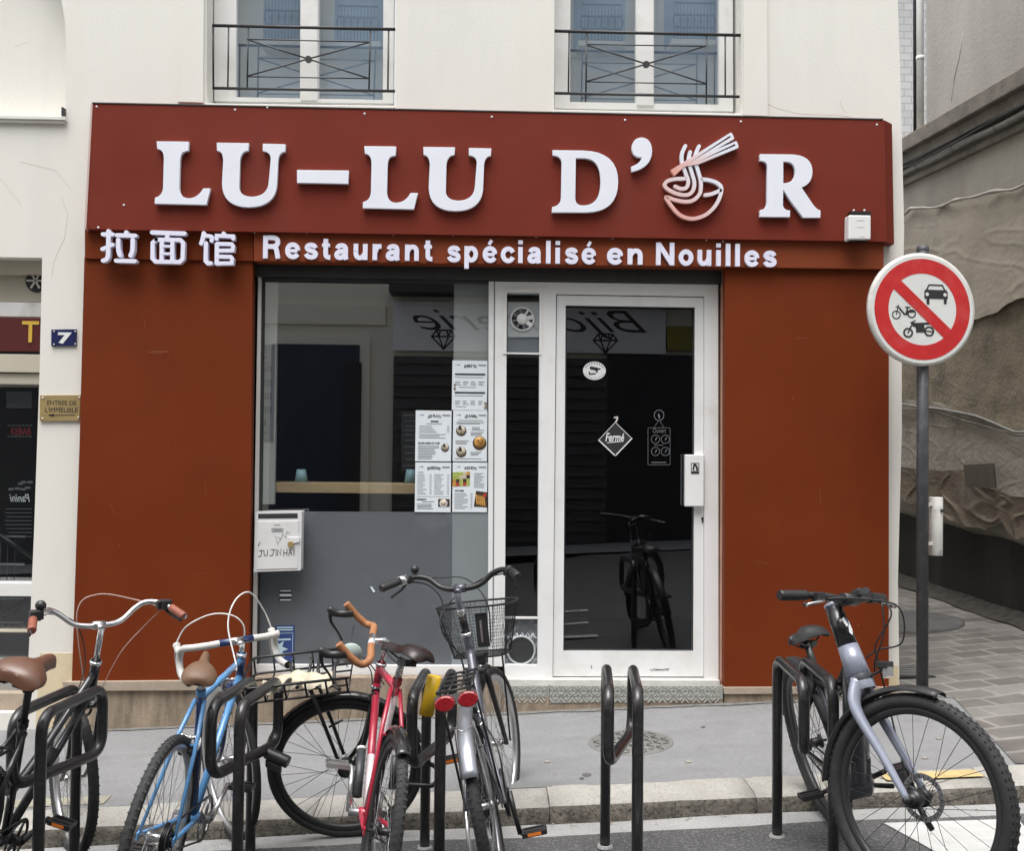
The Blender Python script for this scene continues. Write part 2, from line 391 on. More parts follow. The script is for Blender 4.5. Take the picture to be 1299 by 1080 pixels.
M['paint_red'] = mat('red_bike_paint', (.40, .022, .05), .28, coat=.5, var=.06, scale=12)
M['paint_pink'] = mat('white_bike_paint', (.72, .62, .64), .28, coat=.5)
M['paint_grey'] = mat('grey_bike_paint', (.085, .09, .11), .3, coat=.5, metal=.3)
M['paint_silver'] = mat('silver_guard', (.30, .31, .34), .3, metal=.6)
M['paint_lilac'] = mat('lilac_bike_paint', (.29, .31, .385), .32, coat=.4, metal=.25, var=.1, scale=4)
M['paint_slate'] = mat('slate_bike_paint', (.075, .08, .092), .32, coat=.4, metal=.25)
M['brown'] = mat('brown_leather', (.115, .052, .030), .42, var=.12, scale=20, coat=.2)
M['tan'] = mat('tan_leather', (.135, .075, .042), .55, var=.15, scale=25)
M['darkbrown'] = mat('dark_leather', (.020, .011, .010), .35, var=.2, scale=20)
M['griptan'] = mat('brown_grip', (.24, .075, .045), .5, var=.1, scale=30)
M['tapewhite'] = mat('white_bar_tape', (.58, .57, .54), .65, var=.12, scale=40, stain=(.3, .28, .25), stainscale=30)
M['tapeorange'] = mat('tan_bar_tape', (.33, .145, .06), .6, var=.14, scale=40)
M['cablewhite'] = mat('white_cable', (.70, .69, .67), .4)
M['cablepink'] = mat('dusty_cable', (.42, .30, .26), .5)
M['red_lens'] = mat('red_reflector', (.27, .008, .014), .25, var=.35, scale=120, coat=.4)
M['orange_lens'] = mat('orange_reflector', (.75, .20, .02), .25, coat=.5)
M['beige'] = mat('beige_cloth', (.46, .42, .32), .8, var=.2, scale=20)
M['palegreen'] = mat('pale_green_cap', (.40, .48, .45), .4)
M['poster_blue'] = mat('poster_blue', (.030, .055, .20), .5, var=.08, scale=9)
M['poster_pale'] = mat('poster_pale', (.45, .60, .66), .5)
M['jewel_white'] = mat('jewellery_board', (.74, .74, .76), .6, var=.05, scale=2)
M['opp_wall'] = mat('opposite_render', (.74, .71, .60), .85, var=.06, scale=1)
M['door_blue'] = mat('blue_black_door', (.020, .026, .050), .4, var=.2, scale=2)
M['shutter'] = mat('shop_shutter', (.07, .07, .072), .5, var=.2, scale=3)
M['balcony_grey'] = mat('balcony_grey', (.16, .17, .19), .5)
M['opp_yellow'] = mat('yellow_awning', (.24, .20, .03), .6)
M['tile'] = mat('grey_tiles', (.40, .40, .40), .6, var=.06, scale=4)
M['roof'] = mat('zinc_roof', (.3, .31, .33), .5)
M['food_a'] = mat('food_orange', (.50, .26, .06), .5, var=.4, scale=60)
M['food_b'] = mat('food_green', (.35, .42, .10), .5, var=.5, scale=55)
M['food_c'] = mat('food_cream', (.55, .47, .36), .5, var=.3, scale=60)
M['food_d'] = mat('food_dark', (.05, .03, .02), .5)
M['food_e'] = mat('food_red', (.4, .05, .03), .5)
# paving slabs of the alley: blocks with pale joints
def slabmat():
    m = mat('alley_slabs', (.25, .24, .225), .88, bump=.3, bscale=120); N = m.node_tree.nodes; L = m.node_tree.links; b = N['Principled BSDF']
    tc = N.new('ShaderNodeTexCoord'); mp = N.new('ShaderNodeMapping'); mp.inputs['Rotation'].default_value = (0, 0, radians(-12)); L.new(tc.outputs['Object'], mp.inputs[0])
    br = N.new('ShaderNodeTexBrick'); br.inputs['Color1'].default_value = (.165, .157, .145, 1); br.inputs['Color2'].default_value = (.100, .088, .080, 1); br.inputs['Mortar'].default_value = (.205, .196, .180, 1)
    br.inputs['Scale'].default_value = 1; br.inputs['Brick Width'].default_value = .29; br.inputs['Row Height'].default_value = .185; br.inputs['Mortar Size'].default_value = .02; br.inputs['Mortar Smooth'].default_value = .6; br.inputs['Bias'].default_value = -.1
    n0 = N.new('ShaderNodeTexNoise'); n0.inputs['Scale'].default_value = 3.5; L.new(tc.outputs['Object'], n0.inputs['Vector']); vm = N.new('ShaderNodeVectorMath'); vm.operation = 'MULTIPLY_ADD'; vm.inputs[1].default_value = (.05, .05, 0); L.new(n0.outputs['Color'], vm.inputs[0]); L.new(mp.outputs[0], vm.inputs[2]); L.new(vm.outputs[0], br.inputs['Vector'])
    n = N.new('ShaderNodeTexNoise'); n.inputs['Scale'].default_value = 4; n.inputs['Detail'].default_value = 8; L.new(tc.outputs['Object'], n.inputs['Vector'])
    x = N.new('ShaderNodeMix'); x.data_type = 'RGBA'; x.blend_type = 'OVERLAY'; x.inputs[0].default_value = .55; L.new(br.outputs[0], x.inputs[6]); L.new(n.outputs['Fac'], x.inputs[7]); L.new(x.outputs[2], b.inputs['Base Color'])
    return m
M['slabs'] = slabmat()
def tilemat():
    m = mat('wall_tiles', (.40, .40, .40), .5); N = m.node_tree.nodes; L = m.node_tree.links; b = N['Principled BSDF']
    tc = N.new('ShaderNodeTexCoord'); sp = N.new('ShaderNodeSeparateXYZ'); L.new(tc.outputs['Object'], sp.inputs[0]); cb = N.new('ShaderNodeCombineXYZ'); L.new(sp.outputs[0], cb.inputs[0]); L.new(sp.outputs[2], cb.inputs[1])
    br = N.new('ShaderNodeTexBrick'); br.inputs['Color1'].default_value = (.42, .42, .42, 1); br.inputs['Color2'].default_value = (.36, .36, .365, 1); br.inputs['Mortar'].default_value = (.27, .27, .27, 1)
    br.inputs['Scale'].default_value = 1; br.inputs['Brick Width'].default_value = .22; br.inputs['Row Height'].default_value = .11; br.inputs['Mortar Size'].default_value = .008
    L.new(cb.outputs[0], br.inputs['Vector']); L.new(br.outputs[0], b.inputs['Base Color']); return m
M['walltiles'] = tilemat()
def logomat():                          # the bowl emblem is printed from rose (low left) to white (high right)
    m = mat('emblem_face', (.8, .8, .8), .35); N = m.node_tree.nodes; L = m.node_tree.links; b = N['Principled BSDF']
    tc = N.new('ShaderNodeTexCoord'); mp = N.new('ShaderNodeMapping'); mp.inputs['Rotation'].default_value = (0, radians(35), 0); L.new(tc.outputs['Generated'], mp.inputs[0])
    sp = N.new('ShaderNodeSeparateXYZ'); L.new(tc.outputs['Generated'], sp.inputs[0])
    ad = N.new('ShaderNodeMath'); ad.operation = 'MULTIPLY_ADD'; ad.inputs[1].default_value = .5; L.new(sp.outputs[0], ad.inputs[0]); L.new(sp.outputs[2], ad.inputs[2])
    r = N.new('ShaderNodeValToRGB'); r.color_ramp.elements[0].position = .15; r.color_ramp.elements[0].color = (.72, .36, .30, 1); r.color_ramp.elements[1].position = .95; r.color_ramp.elements[1].color = (.74, .77, .84, 1)
    L.new(ad.outputs[0], r.inputs[0]); L.new(r.outputs[0], b.inputs['Base Color']); return m
M['emblem'] = logomat()

# ---------------------------------------------------------------- the setting: road, pavement, kerb
def ground(name, x0, x1, y0, y1, zf, m, nx=40, ny=6, skirt=0):
    mb = MB(); mb.sheet(lambda u, v: (x0 + (x1 - x0) * u, y0 + (y1 - y0) * v, zf(x0 + (x1 - x0) * u, y0 + (y1 - y0) * v)), nx, ny)
    return structure(link(name, mb, m, base=(0, 0, 0)))
def bumpy(x, y): return zr(x, y) + .006 * sin(3.1 * x + 1.7 * y) * sin(2.3 * y)
ground('road', -60, 60, -8.0, -1.58, lambda x, y: bumpy(x, y), M['asphalt'], 480, 40)
ground('ground', -150, 150, -150, 150, lambda x, y: -2.9 + .0465 * max(-40, min(40, x)) * .9, M['asphalt'], 30, 30)
ground('gutter', -60, 60, -1.80, -1.585, lambda x, y: bumpy(x, y) + (.004 if y > -1.79 else -.01) + .0015 * sin(x * 7), M['gutter'], 600, 3)
XA = 4.4
ground('pavement', -60, 2.83, -1.36, .7, zp, M['pavement'], 120, 4)
def palley(x, y): return zp(x, min(y, .3)) + max(0, y - .3) * .022 + .004 * sin(9 * x) * sin(7 * y)
# alley paving, with a slanted seam against the asphalt
mb = MB()
def slabfn(u, v):
    y = -1.34 + (9.5 + 1.34) * v ** 1.5
    xl = (2.58 + (y + 1.34) * .21) if y < 0 else 2.45
    x = xl + (60 - xl) * u ** 4
    return (x, y, (palley(x, y) if y > -.2 else zp(x, y)) + .005)
mb.sheet(slabfn, 60, 60)
structure(link('alley_paving', mb, M['slabs'], base=(0, 0, 0)))
# kerb: granite blocks with joints
mb = MB(); x = -14.0
rnd = random.Random(3)
while x < 14:
    L_ = rnd.uniform(.9, 1.25)
    n = 8; vs = []; fs = []; j = rnd.uniform(-.0015, .0015)
    prof = [(-1.35, 0), (-1.555, -.002), (-1.59, -.012), (-1.606, -.035), (-1.61, -.30)]
    for i in range(n + 1):
        xx = x + .0015 + (L_ - .003) * i / n
        for (yy, dz) in prof:
            vs.append((xx, yy + rnd.uniform(-.0035, .0035), zp(xx, yy) + dz + j + rnd.uniform(-.002, .002)))
    k = len(prof)
    for i in range(n):
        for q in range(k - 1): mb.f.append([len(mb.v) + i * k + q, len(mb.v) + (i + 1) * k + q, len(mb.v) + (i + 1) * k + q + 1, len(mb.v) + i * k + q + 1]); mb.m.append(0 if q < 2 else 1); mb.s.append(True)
    o_ = len(mb.v); mb.v += vs
    for e in (0, n): mb.f.append([o_ + e * k + q for q in range(k)] + ([])); mb.m.append(1); mb.s.append(False)
    x += L_
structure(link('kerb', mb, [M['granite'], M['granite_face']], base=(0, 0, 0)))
def flat(pts, zf, dz, m, name):
    mb = MB(); 
    vs = [(q[0], q[1], zf(q[0], q[1]) + dz) for q in pts]; mb.add(vs, [tuple(range(len(vs)))]); return structure(link(name, mb, m, base=(0, 0, 0)))
from mathutils import noise as NZ0
mb = MB()
mb.sheet(lambda u, v: ((lambda x: (x, -.012 - v * (.035 + .035 * abs(NZ0.noise((x * 2.3, 0, 0))) + .015 * NZ0.noise((x * 11, 3, 0))) - .02, zp(x, -.03 * v) + .0035))(-2.6 + 5.1 * u)), 260, 2)
structure(link('pavement_dirt', mb, mat('grey_dirt', (.135, .13, .12), .95, var=.4, scale=20, speck=(.2, .2, .19), speckscale=60, speckamt=.6), base=(0, 0, 0)))
# yellow dash on the kerbstones and the white triangle on the road
a = onpav(1122, 990); b = onpav(1253, 990)
flat([(a.x, -1.50), (b.x, -1.50), (b.x, -1.405), (a.x, -1.405)], zp, .0075, M['yellow_line'], 'yellow_line')
flat([(-2.9, -1.33), (-1.75, -1.33), (-1.75, -1.22), (-2.9, -1.22)], zp, .004, mat('faded_yellow_line', (.27, .255, .20), .85, var=.15, scale=9, stain=(.21, .21, .20), stainscale=6, stainamt=.9), 'faded_line')
mb = MB()
mb.sheet(lambda u, v: ((1.755 + .01 * v - .0 + (2.345 - 1.755) * u) * (1 - v) + (1.98 + .05 * (u - .5)) * v, -1.815 - 1.25 * v, bumpy((1.755 + (2.345 - 1.755) * u) * (1 - v) + 1.98 * v, -1.815 - 1.25 * v) + .0045), 10, 14)
structure(link('white_marking', mb, M['white_line'], base=(0, 0, 0)))
# painted lines farther out on the road (they show in the door glass)
for i, (x0, y0, x1, y1) in enumerate(((.6, -4.0, 2.7, -3.9), (.7, -3.35, 2.7, -3.3), (.1, -2.75, 1.05, -2.7))):
    flat([(x0, y0), (x1, y1), (x1, y1 + .09), (x0, y0 + .09)], bumpy, .01, M['white_line'], 'parking_line')
flat([(-60, -11), (60, -11), (60, -8.0), (-60, -8.0)], lambda x, y: -.172 + .0465 * x + .30, 0, M['pavement'], 'far_pavement')

# ---------------------------------------------------------------- apartment building
bld = thing('apartment_building', (0, .06, 0), 'cream rendered apartment building above the brown restaurant front', 'building')
YW = .06
wallmb = MB()
def pz(px, py, Y=YW): q = P(px, py, Y); return (q.x, q.z)
corner = [pz(1139, -120), pz(1139, 0), pz(1142, 100), pz(1144.7, 200), pz(1147, 290), pz(1145, 380), pz(1144, 460), pz(1144, 550), pz(1142, 620), pz(1139, 740), pz(1140, 800), pz(1141, 872)]
outer = [(-9, 6.0), (corner[0][0], 6.0)] + corner + [(corner[-1][0], -.6), (-9, -.6)]
w1 = [pz(263, -200), pz(503, -200), pz(501, 134), pz(262, 131)]
w2 = [pz(704, -200), pz(940, -200), pz(941, 144), pz(703, 139)]
shopo = [(-2.1, -.2), (2.1, -.2), (2.1, 3.1), (-2.1, 3.1)]
nb = [pz(53.5, 327), pz(50, 480), pz(43, 680), pz(35.5, 850), pz(34, 905), (-5.2, pz(34, 905)[1]), (-5.2, pz(53, 326)[1])]
ar = P(84, 60, YW); r_ = 1.24
arch = [pz(83, 147)] + [(ar.x - r_ + r_ * cos(t), ar.z + r_ * sin(t)) for t in [pi / 2 * i / 12 for i in range(0, 25)]] + [(ar.x - 2 * r_, pz(83, 147)[1])]
slab(wallmb, [outer, w1, w2, shopo, nb, arch], YW, .36)
# hairline cracks in the render
for pts in ([(26, 205), (45, 210), (70, 216), (83, 231), (89, 240)], [(0, 226), (14, 243), (27, 259)], [(78, 250), (86, 272), (82, 303), (74, 318), (68, 335), (66, 350)], [(18, 60), (26, 56), (34, 54)], [(975, 132), (985, 137), (1000, 141), (1013, 144), (1030, 145), (1063, 146), (1080, 148)], [(1066, 128), (1068, 137), (1073, 142)]):
    strokepx(wallmb, pts, .45, YW + .0005, .0012, 1)
link('wall', wallmb, [M['plaster'], M['crack']], bld)
mb = MB(); slab(mb, [[pz(51, 829), pz(97, 829), pz(93, 925), pz(45, 925)]], YW - .003, YW + .02); link('painted_base', mb, M['plaster_low'], bld); mb = MB(); slab(mb, [[pz(1125, 845), pz(1139.5, 845), pz(1140.5, 890), pz(1125, 890)]], YW - .003, YW + .02)
link('painted_base', mb, M['plaster_low'], bld)
mb = MB(); mb.box(-9, 2.45, .37, 9, -.6, 9.4); link('rear_block', MB().box(-9, 2.58, 5.2, 9, -.6, 3.6), M['plaster'], bld)
mb = MB(); mb.box(2.2, 2.585, .37, 5.2, -.6, 5.9); link('side_wall', mb, M['plaster'], bld)
link('back_wall', MB().box(-9, -2.75, 1.4, 1.7, -.6, 5.9), M['plaster'], bld)
link('roof', MB().box(-9.2, 2.75, .02, 1.8, 6.0, 6.25), M['roof'], bld)
# blind arch: back panel and its moulded sill
mb = MB(); x0 = ar.x - 2.6; mb.box(x0, ar.x + .06, .215, .28, pz(83, 150)[1] - .05, 5.8); link('arch_panel', mb, M['plaster'], bld)
mb = MB(); sx1 = P(83, 148, .03).x
z_ = [P(60, y, .03).z for y in (147, 150, 152, 155)]
mb.box(-6, sx1, .025, .25, z_[2], z_[0]); mb.box(-6, sx1 - .01, .035, .25, z_[3], z_[2]); link('arch_sill', mb, [M['plaster']], bld, bevel=.004)
mb = MB(); a = P(81.5, 143, .05); mb.obox((a.x, .05, a.z), (.006, 0, 0), (0, .03, 0), (0, 0, .025)); link('sill_end', mb, M['iron'], bld)
# pilaster strips beside the windows
mb = MB(); slab(mb, [[pz(228, -200), pz(261, -200), pz(258.5, 131), pz(226, 130)]], YW - .018, YW + .02); link('pilaster', mb, M['plaster'], bld, bevel=.006)
mb = MB(); slab(mb, [[pz(941, -200), pz(971, -200), pz(973, 148), pz(943, 147)]], YW - .018, YW + .02); link('pilaster', mb, M['plaster'], bld, bevel=.006)

def window(fr, gl1, gl2, mull, sill, rail_px):
    Y = .21
    fo = [(P(x, y, Y).x, P(x, y, Y).z) for x, y in fr]
    def q4(t): return [(P(x, y, Y).x, P(x, y, Y).z) for x, y in t]
    mb = MB(); slab(mb, [fo, q4(gl1), q4(gl2)], Y, Y + .06)
    f = link('window', mb, M['whitepvc'], bld, bevel=.004)
    mb = MB()
    for t in (mull,): mb.quadpx(t, Y - .012, Y + .01)
    link('mullion', mb, M['whitepvc'], f, bevel=.004)
    mb = MB()
    for g in (gl1, gl2): mb.quadpx([(x, y) for x, y in g], Y + .03, Y + .034)
    # single sheets of glass
    mb = MB()
    for g in (gl1, gl2):
        a = q4(g); mb.add([(p[0] + (-.01 if i in (0, 3) else .01), Y + .03, p[1] + (.01 if i < 2 else -.01)) for i, p in enumerate(a)], [(0, 1, 2, 3)])
    link('pane', mb, M['pane_up'], f)
    a = q4(fr); mb = MB()
    def blind(u, v):
        x = a[0][0] + (a[1][0] - a[0][0]) * u
        return (x, Y + .12, 2.9 + 4.0 * v)
    mb.sheet(blind, 60, 2); link('blind', mb, M['curtain'], f)
    mb = MB(); b_ = q4(sill); mb.quadpx(sill, .03, Y + .02); link('window_sill', mb, M['plaster'], bld, bevel=.005)
w_1 = window([(271, -200), (501, -200), (499, 131), (272, 128)], [(301.5, -190), (382, -190), (380.5, 124.5), (299, 123)], [(405.5, -190), (487.5, -190), (485.5, 126.5), (404, 125)], [(383.5, -195), (404.5, -195), (402.5, 127), (381.5, 127)], [(260, 130.5), (501, 134), (500, 138), (260, 134.5)], None)
w_2 = window([(703.5, -200), (929, -200), (930, 141), (703.5, 137)], [(724.5, -190), (807, -190), (806.5, 130.5), (723, 129)], [(830, -190), (912, -190), (912.5, 132.5), (829.5, 131)], [(808.5, -195), (829, -195), (829, 134), (808, 133)], [(703, 138.5), (941, 144), (941, 148), (703, 142.5)], None)
def railing(bars, lights, disc_, hooks):
    Y = YW + .03; mb = MB()
    def bar(a, b, r): mb.tube([P(*a, Y), P(*b, Y)], r, 6)
    for a, b, r in bars: bar(a, b, r)
    r0 = link('railing', mb, M['iron'], bld)
    mb = MB(); c = P(*disc_, Y - .008); mb.disc((c.x, c.y, c.z), (0, 1, 0), .021, .016, 16); link('rosette', mb, M['iron'], r0)
T, S = .0095, .0052
railing([((269.5, 32), (504, 37), T * 1.1), ((269.5, 111.5), (502, 115.5), T), ((290, 33), (289, 112), S), ((493, 37), (492, 115.5), S), ((315, 33.5), (313.5, 112), S), ((470, 37), (468, 115), S),
         ((313, 49.5), (469, 53), S * .8), ((312.5, 97), (467.5, 99.5), S * .8), ((314, 50), (391, 74.5), S), ((391, 74.5), (467, 99), S), ((313, 96.5), (391, 74.5), S), ((391, 74.5), (468, 53.5), S), ((270, 32), (270.5, 112), S)], None, (391, 74.5), None)
railing([((701.5, 39), (940, 44.5), T * 1.1), ((703, 118), (938, 122.5), T), ((722, 40), (721, 118), S), ((920, 44), (920, 122), S), ((744.5, 41), (743, 129), S), ((896.5, 44), (896, 132), S),
         ((745, 56), (896, 58.5), S * .8), ((744, 103.5), (896, 106.5), S * .8), ((745, 57), (820, 81), S), ((820, 81), (896, 106), S), ((744, 103), (820, 81), S), ((820, 81), (896, 58), S)], None, (820, 81), None)

# ---------------------------------------------------------------- restaurant front
shop = thing('restaurant_front', (0, 0, 0), 'rust brown restaurant front with wide window and white glazed door', 'shopfront')
mb = MB(); slab(mb, [[pz(107, 326, 0), pz(320.5, 331, 0), pz(318.5, 600, 0), pz(315, 868, 0), pz(91, 867, 0), pz(101, 560, 0)]], 0, YW); link('cladding_panel', mb, M['rust'], shop, bevel=.003)
mb = MB(); slab(mb, [[pz(919.6, 340.5, 0), pz(1127.5, 341.5, 0), pz(1127.5, 871.7, 0), pz(918.6, 871.7, 0)]], 0, YW); link('cladding_panel', mb, M['rust'], shop, bevel=.003)
mb = MB(); 
for (ax, ay), (bx, by) in (((317.5, 331), (313, 866)), ):
    mb.quadpx([(ax, ay), (ax + 3, ay), (bx + 3, by), (bx, by)], .002, .16)
scuff = MB()
for pts, wd in (([(190, 447), (200, 446), (214, 446.5)], 1.4), ([(194, 449), (206, 448)], .8), ([(183, 404), (184, 416)], .5), ([(222, 564), (224, 566)], .8), ([(150, 691), (152, 693)], .9), ([(260, 612), (261, 626)], .5), ([(140, 640), (146, 655)], .4), ([(1010, 430), (1024, 428)], .7), ([(1040, 620), (1041, 640)], .5), ([(960, 712), (975, 716)], .6), ([(1088, 792), (1089, 794)], 1.2), ([(1005, 505), (1006, 507)], 1.0), ([(245, 730), (262, 727)], .5)):
    strokepx(scuff, pts, wd, -.0002, .0006)
link('scuffs', scuff, mat('scuffed_paint', (.21, .055, .02), .6, var=.2, scale=40), shop)
mb2 = MB(); x0 = P(919, 600, 0).x; mb2.box(x0, x0 + .03, .062, .2, P(919, 873, 0).z, P(919, 338, 0).z); x0 = P(318, 600, 0).x
mb2.box(x0 - .06, x0 - .03, .062, .2, P(318, 868, 0).z, P(318, 331, 0).z)
link('reveal', mb2, mat('reveal_board', (.42, .24, .17), .6, var=.2, scale=6), shop)
mb = MB(); x0, x1, z0, z1 = rect(318, 336, 921, 353, .09); mb.box(x0, x1, .09, .30, z0 - .01, z1 + .12); link('shutter_box', mb, M['darkgrey'], shop, bevel=.004)
mb = MB(); x0, x1, z0, z1 = rect(330, 351, 915, 360, .13); mb.box(x0, x1, .125, .16, z0, z1); link('head_rail', mb, M['darkgrey'], shop, bevel=.002)
# white jamb of the window, weathered
mb = MB(); slab(mb, [[pz(327.5, 350, .12), pz(331.5, 350, .12), pz(324.5, 862, .12), pz(319.5, 862, .12)]], .12, .20); link('window_jamb', mb, M['whitepvc'], shop, bevel=.003)
mb = MB(); slab(mb, [[pz(331.8, 350, .14), pz(334.5, 350, .14), pz(328, 850, .14), pz(325, 850, .14)]], .14, .2); link('window_seal', mb, M['dark'], shop)
mb = MB(); slab(mb, [[pz(322, 844, .115), pz(640, 846, .115), pz(640, 861, .115), pz(321, 858, .115)]], .115, .22); link('bottom_rail', mb, M['white'], shop, bevel=.004)
def sheetpx(mb, pts, Y, mi=0):
    return mb.add([P(x, y, Y) for x, y in pts], [tuple(range(len(pts)))], mi)
mb = MB(); sheetpx(mb, [(333, 356), (621, 357), (620, 846), (325, 846)], .165); link('window_pane', mb, M['pane'], shop)
mb = MB(); mb.quadpx([(326, 649), (574, 650), (573, 847), (322, 847)], .1605, .1635); link('film_panel', mb, M['film'], shop)
mb = MB(); mb.quadpx([(574, 650), (621, 650), (621, 847), (573, 847)], .1605, .1635); link('film_panel', mb, M['film2'], shop)
mb = MB(); mb.quadpx([(576, 359), (622, 359), (622, 650), (574, 650)], .23, .25); link('inner_panel', mb, M['innerwhite'], shop)
# fixed white frame round door and side light
mb = MB(); Y = .115
slab(mb, [[pz(620, 357, Y), pz(911, 361, Y), pz(911.5, 864, Y), pz(619, 861, Y)], [pz(643, 371, Y), pz(685, 371.5, Y), pz(682, 845, Y), pz(640, 844, Y)], [pz(705.5, 373, Y), pz(893.5, 376, Y), pz(893.5, 862, Y), pz(701, 861, Y)]], Y, .20)
link('door_frame', mb, M['white'], shop, bevel=.004)
mb = MB(); slab(mb, [[pz(626.5, 357, Y), pz(628, 357, Y), pz(626, 860, Y), pz(624.5, 860, Y)]], Y - .002, Y + .01); link('frame_joint', mb, M['inkgrey'], shop)
mb = MB(); slab(mb, [[pz(638.5, 366, .108), pz(688, 366.5, .108), pz(687.5, 450, .108), pz(638, 449, .108)], [pz(643, 371, .108), pz(684.5, 371.5, .108), pz(684, 447.5, .108), pz(642.5, 447, .108)]], .108, .118); link('fan_trim', mb, M['whitepvc'], shop, bevel=.002)
mb = MB(); sheetpx(mb, [(642, 369), (686, 369), (683, 784), (640, 784)], .165); link('side_light', mb, M['pane_door'], shop)
mb = MB(); x0, x1, z0, z1 = rect(640, 783, 684, 785.5, .15); mb.box(x0, x1, .145, .165, z0, z1); link('glazing_bar', mb, M['white'], shop)
# door leaf
mb = MB(); Y = .128
slab(mb, [[pz(706.5, 374.5, Y), pz(892.5, 377.5, Y), pz(892.5, 859, Y), pz(701.5, 858.5, Y)], [pz(717.5, 387.5, Y), pz(881.5, 390, Y), pz(879.5, 826.5, Y), pz(714.5, 826, Y)]], Y, .185)
door = link('door', mb, M['white'], shop, bevel=.004)
mb = MB(); slab(mb, [[pz(716.5, 386.5, .14), pz(882.5, 389, .14), pz(880.5, 827.5, .14), pz(713.5, 827, .14)], [pz(719, 389, .14), pz(880, 391.5, .14), pz(878, 825, .14), pz(716, 824.5, .14)]], .136, .15); link('gasket', mb, M['ink'], door)
mb = MB(); sheetpx(mb, [(716, 386), (883, 389), (881, 828), (713, 827)], .165); link('door_pane', mb, M['pane_door'], door)
mb = MB(); x0, x1, z0, z1 = rect(869, 577, 893, 643, .09); mb.box(x0, x1, .085, .13, z0, z1); lk = link('lock_box', mb, M['white'], door, bevel=.006)
mb = MB(); Y = .0845
x0, x1, z0, z1 = rect(876.5, 587.5, 887, 601.5, Y)
slab(mb, [[(x0, z0), (x1, z0), (x1, z1), (x0, z1)], [(x0 + .004, z0 + .012), (x1 - .004, z0 + .012), (x1 - .004, z1 - .004), (x0 + .004, z1 - .004)]], Y - .001, Y + .001)
strokepx(mb, [(879.5, 596), (880, 592), (881, 589.5)], 2.2, Y, .001); strokepx(mb, [(882, 590), (884, 593), (884.5, 596.5)], 2.6, Y, .001); strokepx(mb, [(878.5, 598.5), (885, 598.5)], 1.2, Y, .001)
link('pictogram', mb, M['ink'], door)
mb = MB(); c = P(891, 658, .127); mb.disc((c.x, .126, c.z), (0, 1, 0), .008, .01, 12); mb.obox((c.x, .127, c.z - .012), (.004, 0, 0), (0, .004, 0), (0, 0, .016)); link('keyhole', mb, M['ink'], door)
mb = MB()
rnd = random.Random(5)
for i in range(11): strokepx(mb, [(825 + i * 2.2, 850 + rnd.uniform(-1, 1) - i * .03), (826.4 + i * 2.2, 850 + rnd.uniform(-1.2, 1))], rnd.choice((1.2, 1.6, .8)), .127, .001)
strokepx(mb, [(750, 845), (750.5, 848)], 1.2, .127, .001); link('scuff_marks', mb, M['inkgrey'], door)
# fan behind the side light's top
fan = thing('ventilation_fan', P(662, 420, .17), 'round white extractor fan in the narrow pane beside the door', 'fan')
mb = MB(); mb.quadpx([(644, 383), (684, 383), (684, 428), (644, 428)], .172, .185); link('mounting_plate', mb, M['whitepvc'], fan, bevel=.002)
mb = MB(); mb.quadpx([(644, 429), (684, 430), (684, 448), (644, 448)], .185, .19); link('lower_plate', mb, M['film2'], fan)
c = P(662.5, 405, .17)
mb = MB(); mb.lathe([(.078, 0), (.070, -.010), (.066, -.004), (.066, .012), (.078, .012)], (c.x, .168, c.z), (0, 1, 0), 36); link('ring', mb, M['enamel_white'], fan)
mb = MB(); mb.disc((c.x, .170, c.z), (0, 1, 0), .068, .004, 30); link('fan_recess', mb, M['ink'], fan)
mb = MB(); mb.lathe([(0, -.008), (.030, -.008), (.034, -.002), (.034, .008)], (c.x, .164, c.z), (0, 1, 0), 24); link('hub', mb, M['enamel_white'], fan)
for i in range(8):
    a = 2 * pi * i / 8 + .2; mb = MB(); d = Vector((cos(a), 0, sin(a))); t = Vector((-sin(a), 0, cos(a)))
    cc = Vector((c.x, .164, c.z)) + d * .051; mb.obox(cc, d * .017, t * (.013 if i in (0, 7) else .006), (0, .0015, 0)); link('blade', mb, M['enamel_white'] if i in (0, 7, 1) else M['inkgrey'], fan)
# low vent plate with round hole
vent = thing('vent_panel', P(661, 843, .16), 'scratched grey panel with a round hole at the foot of the narrow pane', 'vent')
mb = MB(); mb.quadpx([(640, 786), (683, 786), (682, 845), (639, 844)], .168, .18); link('plate', mb, mat('scratched_plate', (.10, .11, .12), .45, var=.3, scale=14, stain=(.35, .37, .38), stainscale=22, stainamt=.9), vent)
c = P(661, 825.5, .16)
mb = MB(); mb.lathe([(.092, .004), (.088, -.006), (.080, -.006), (.078, .004)], (c.x, .164, c.z), (0, 1, 0), 32); link('ring', mb, mat('chalky_ring', (.42, .44, .45), .6, var=.3, scale=40), vent)
mb = MB(); mb.disc((c.x, .163, c.z), (0, 1, 0), .079, .003, 30); link('hole_cover', mb, M['darkgrey'], vent)
mb = MB(); rnd = random.Random(11)
for i in range(26):
    x_ = 643 + i * 1.45; y_ = 806 + 2.5 * sin(i * 1.3); strokepx(mb, [(x_, y_), (x_ + rnd.uniform(-1, 2), y_ + rnd.uniform(1, 5))], rnd.uniform(.8, 2), .168, .001)
link('glue_residue', mb, M['paper'], vent)
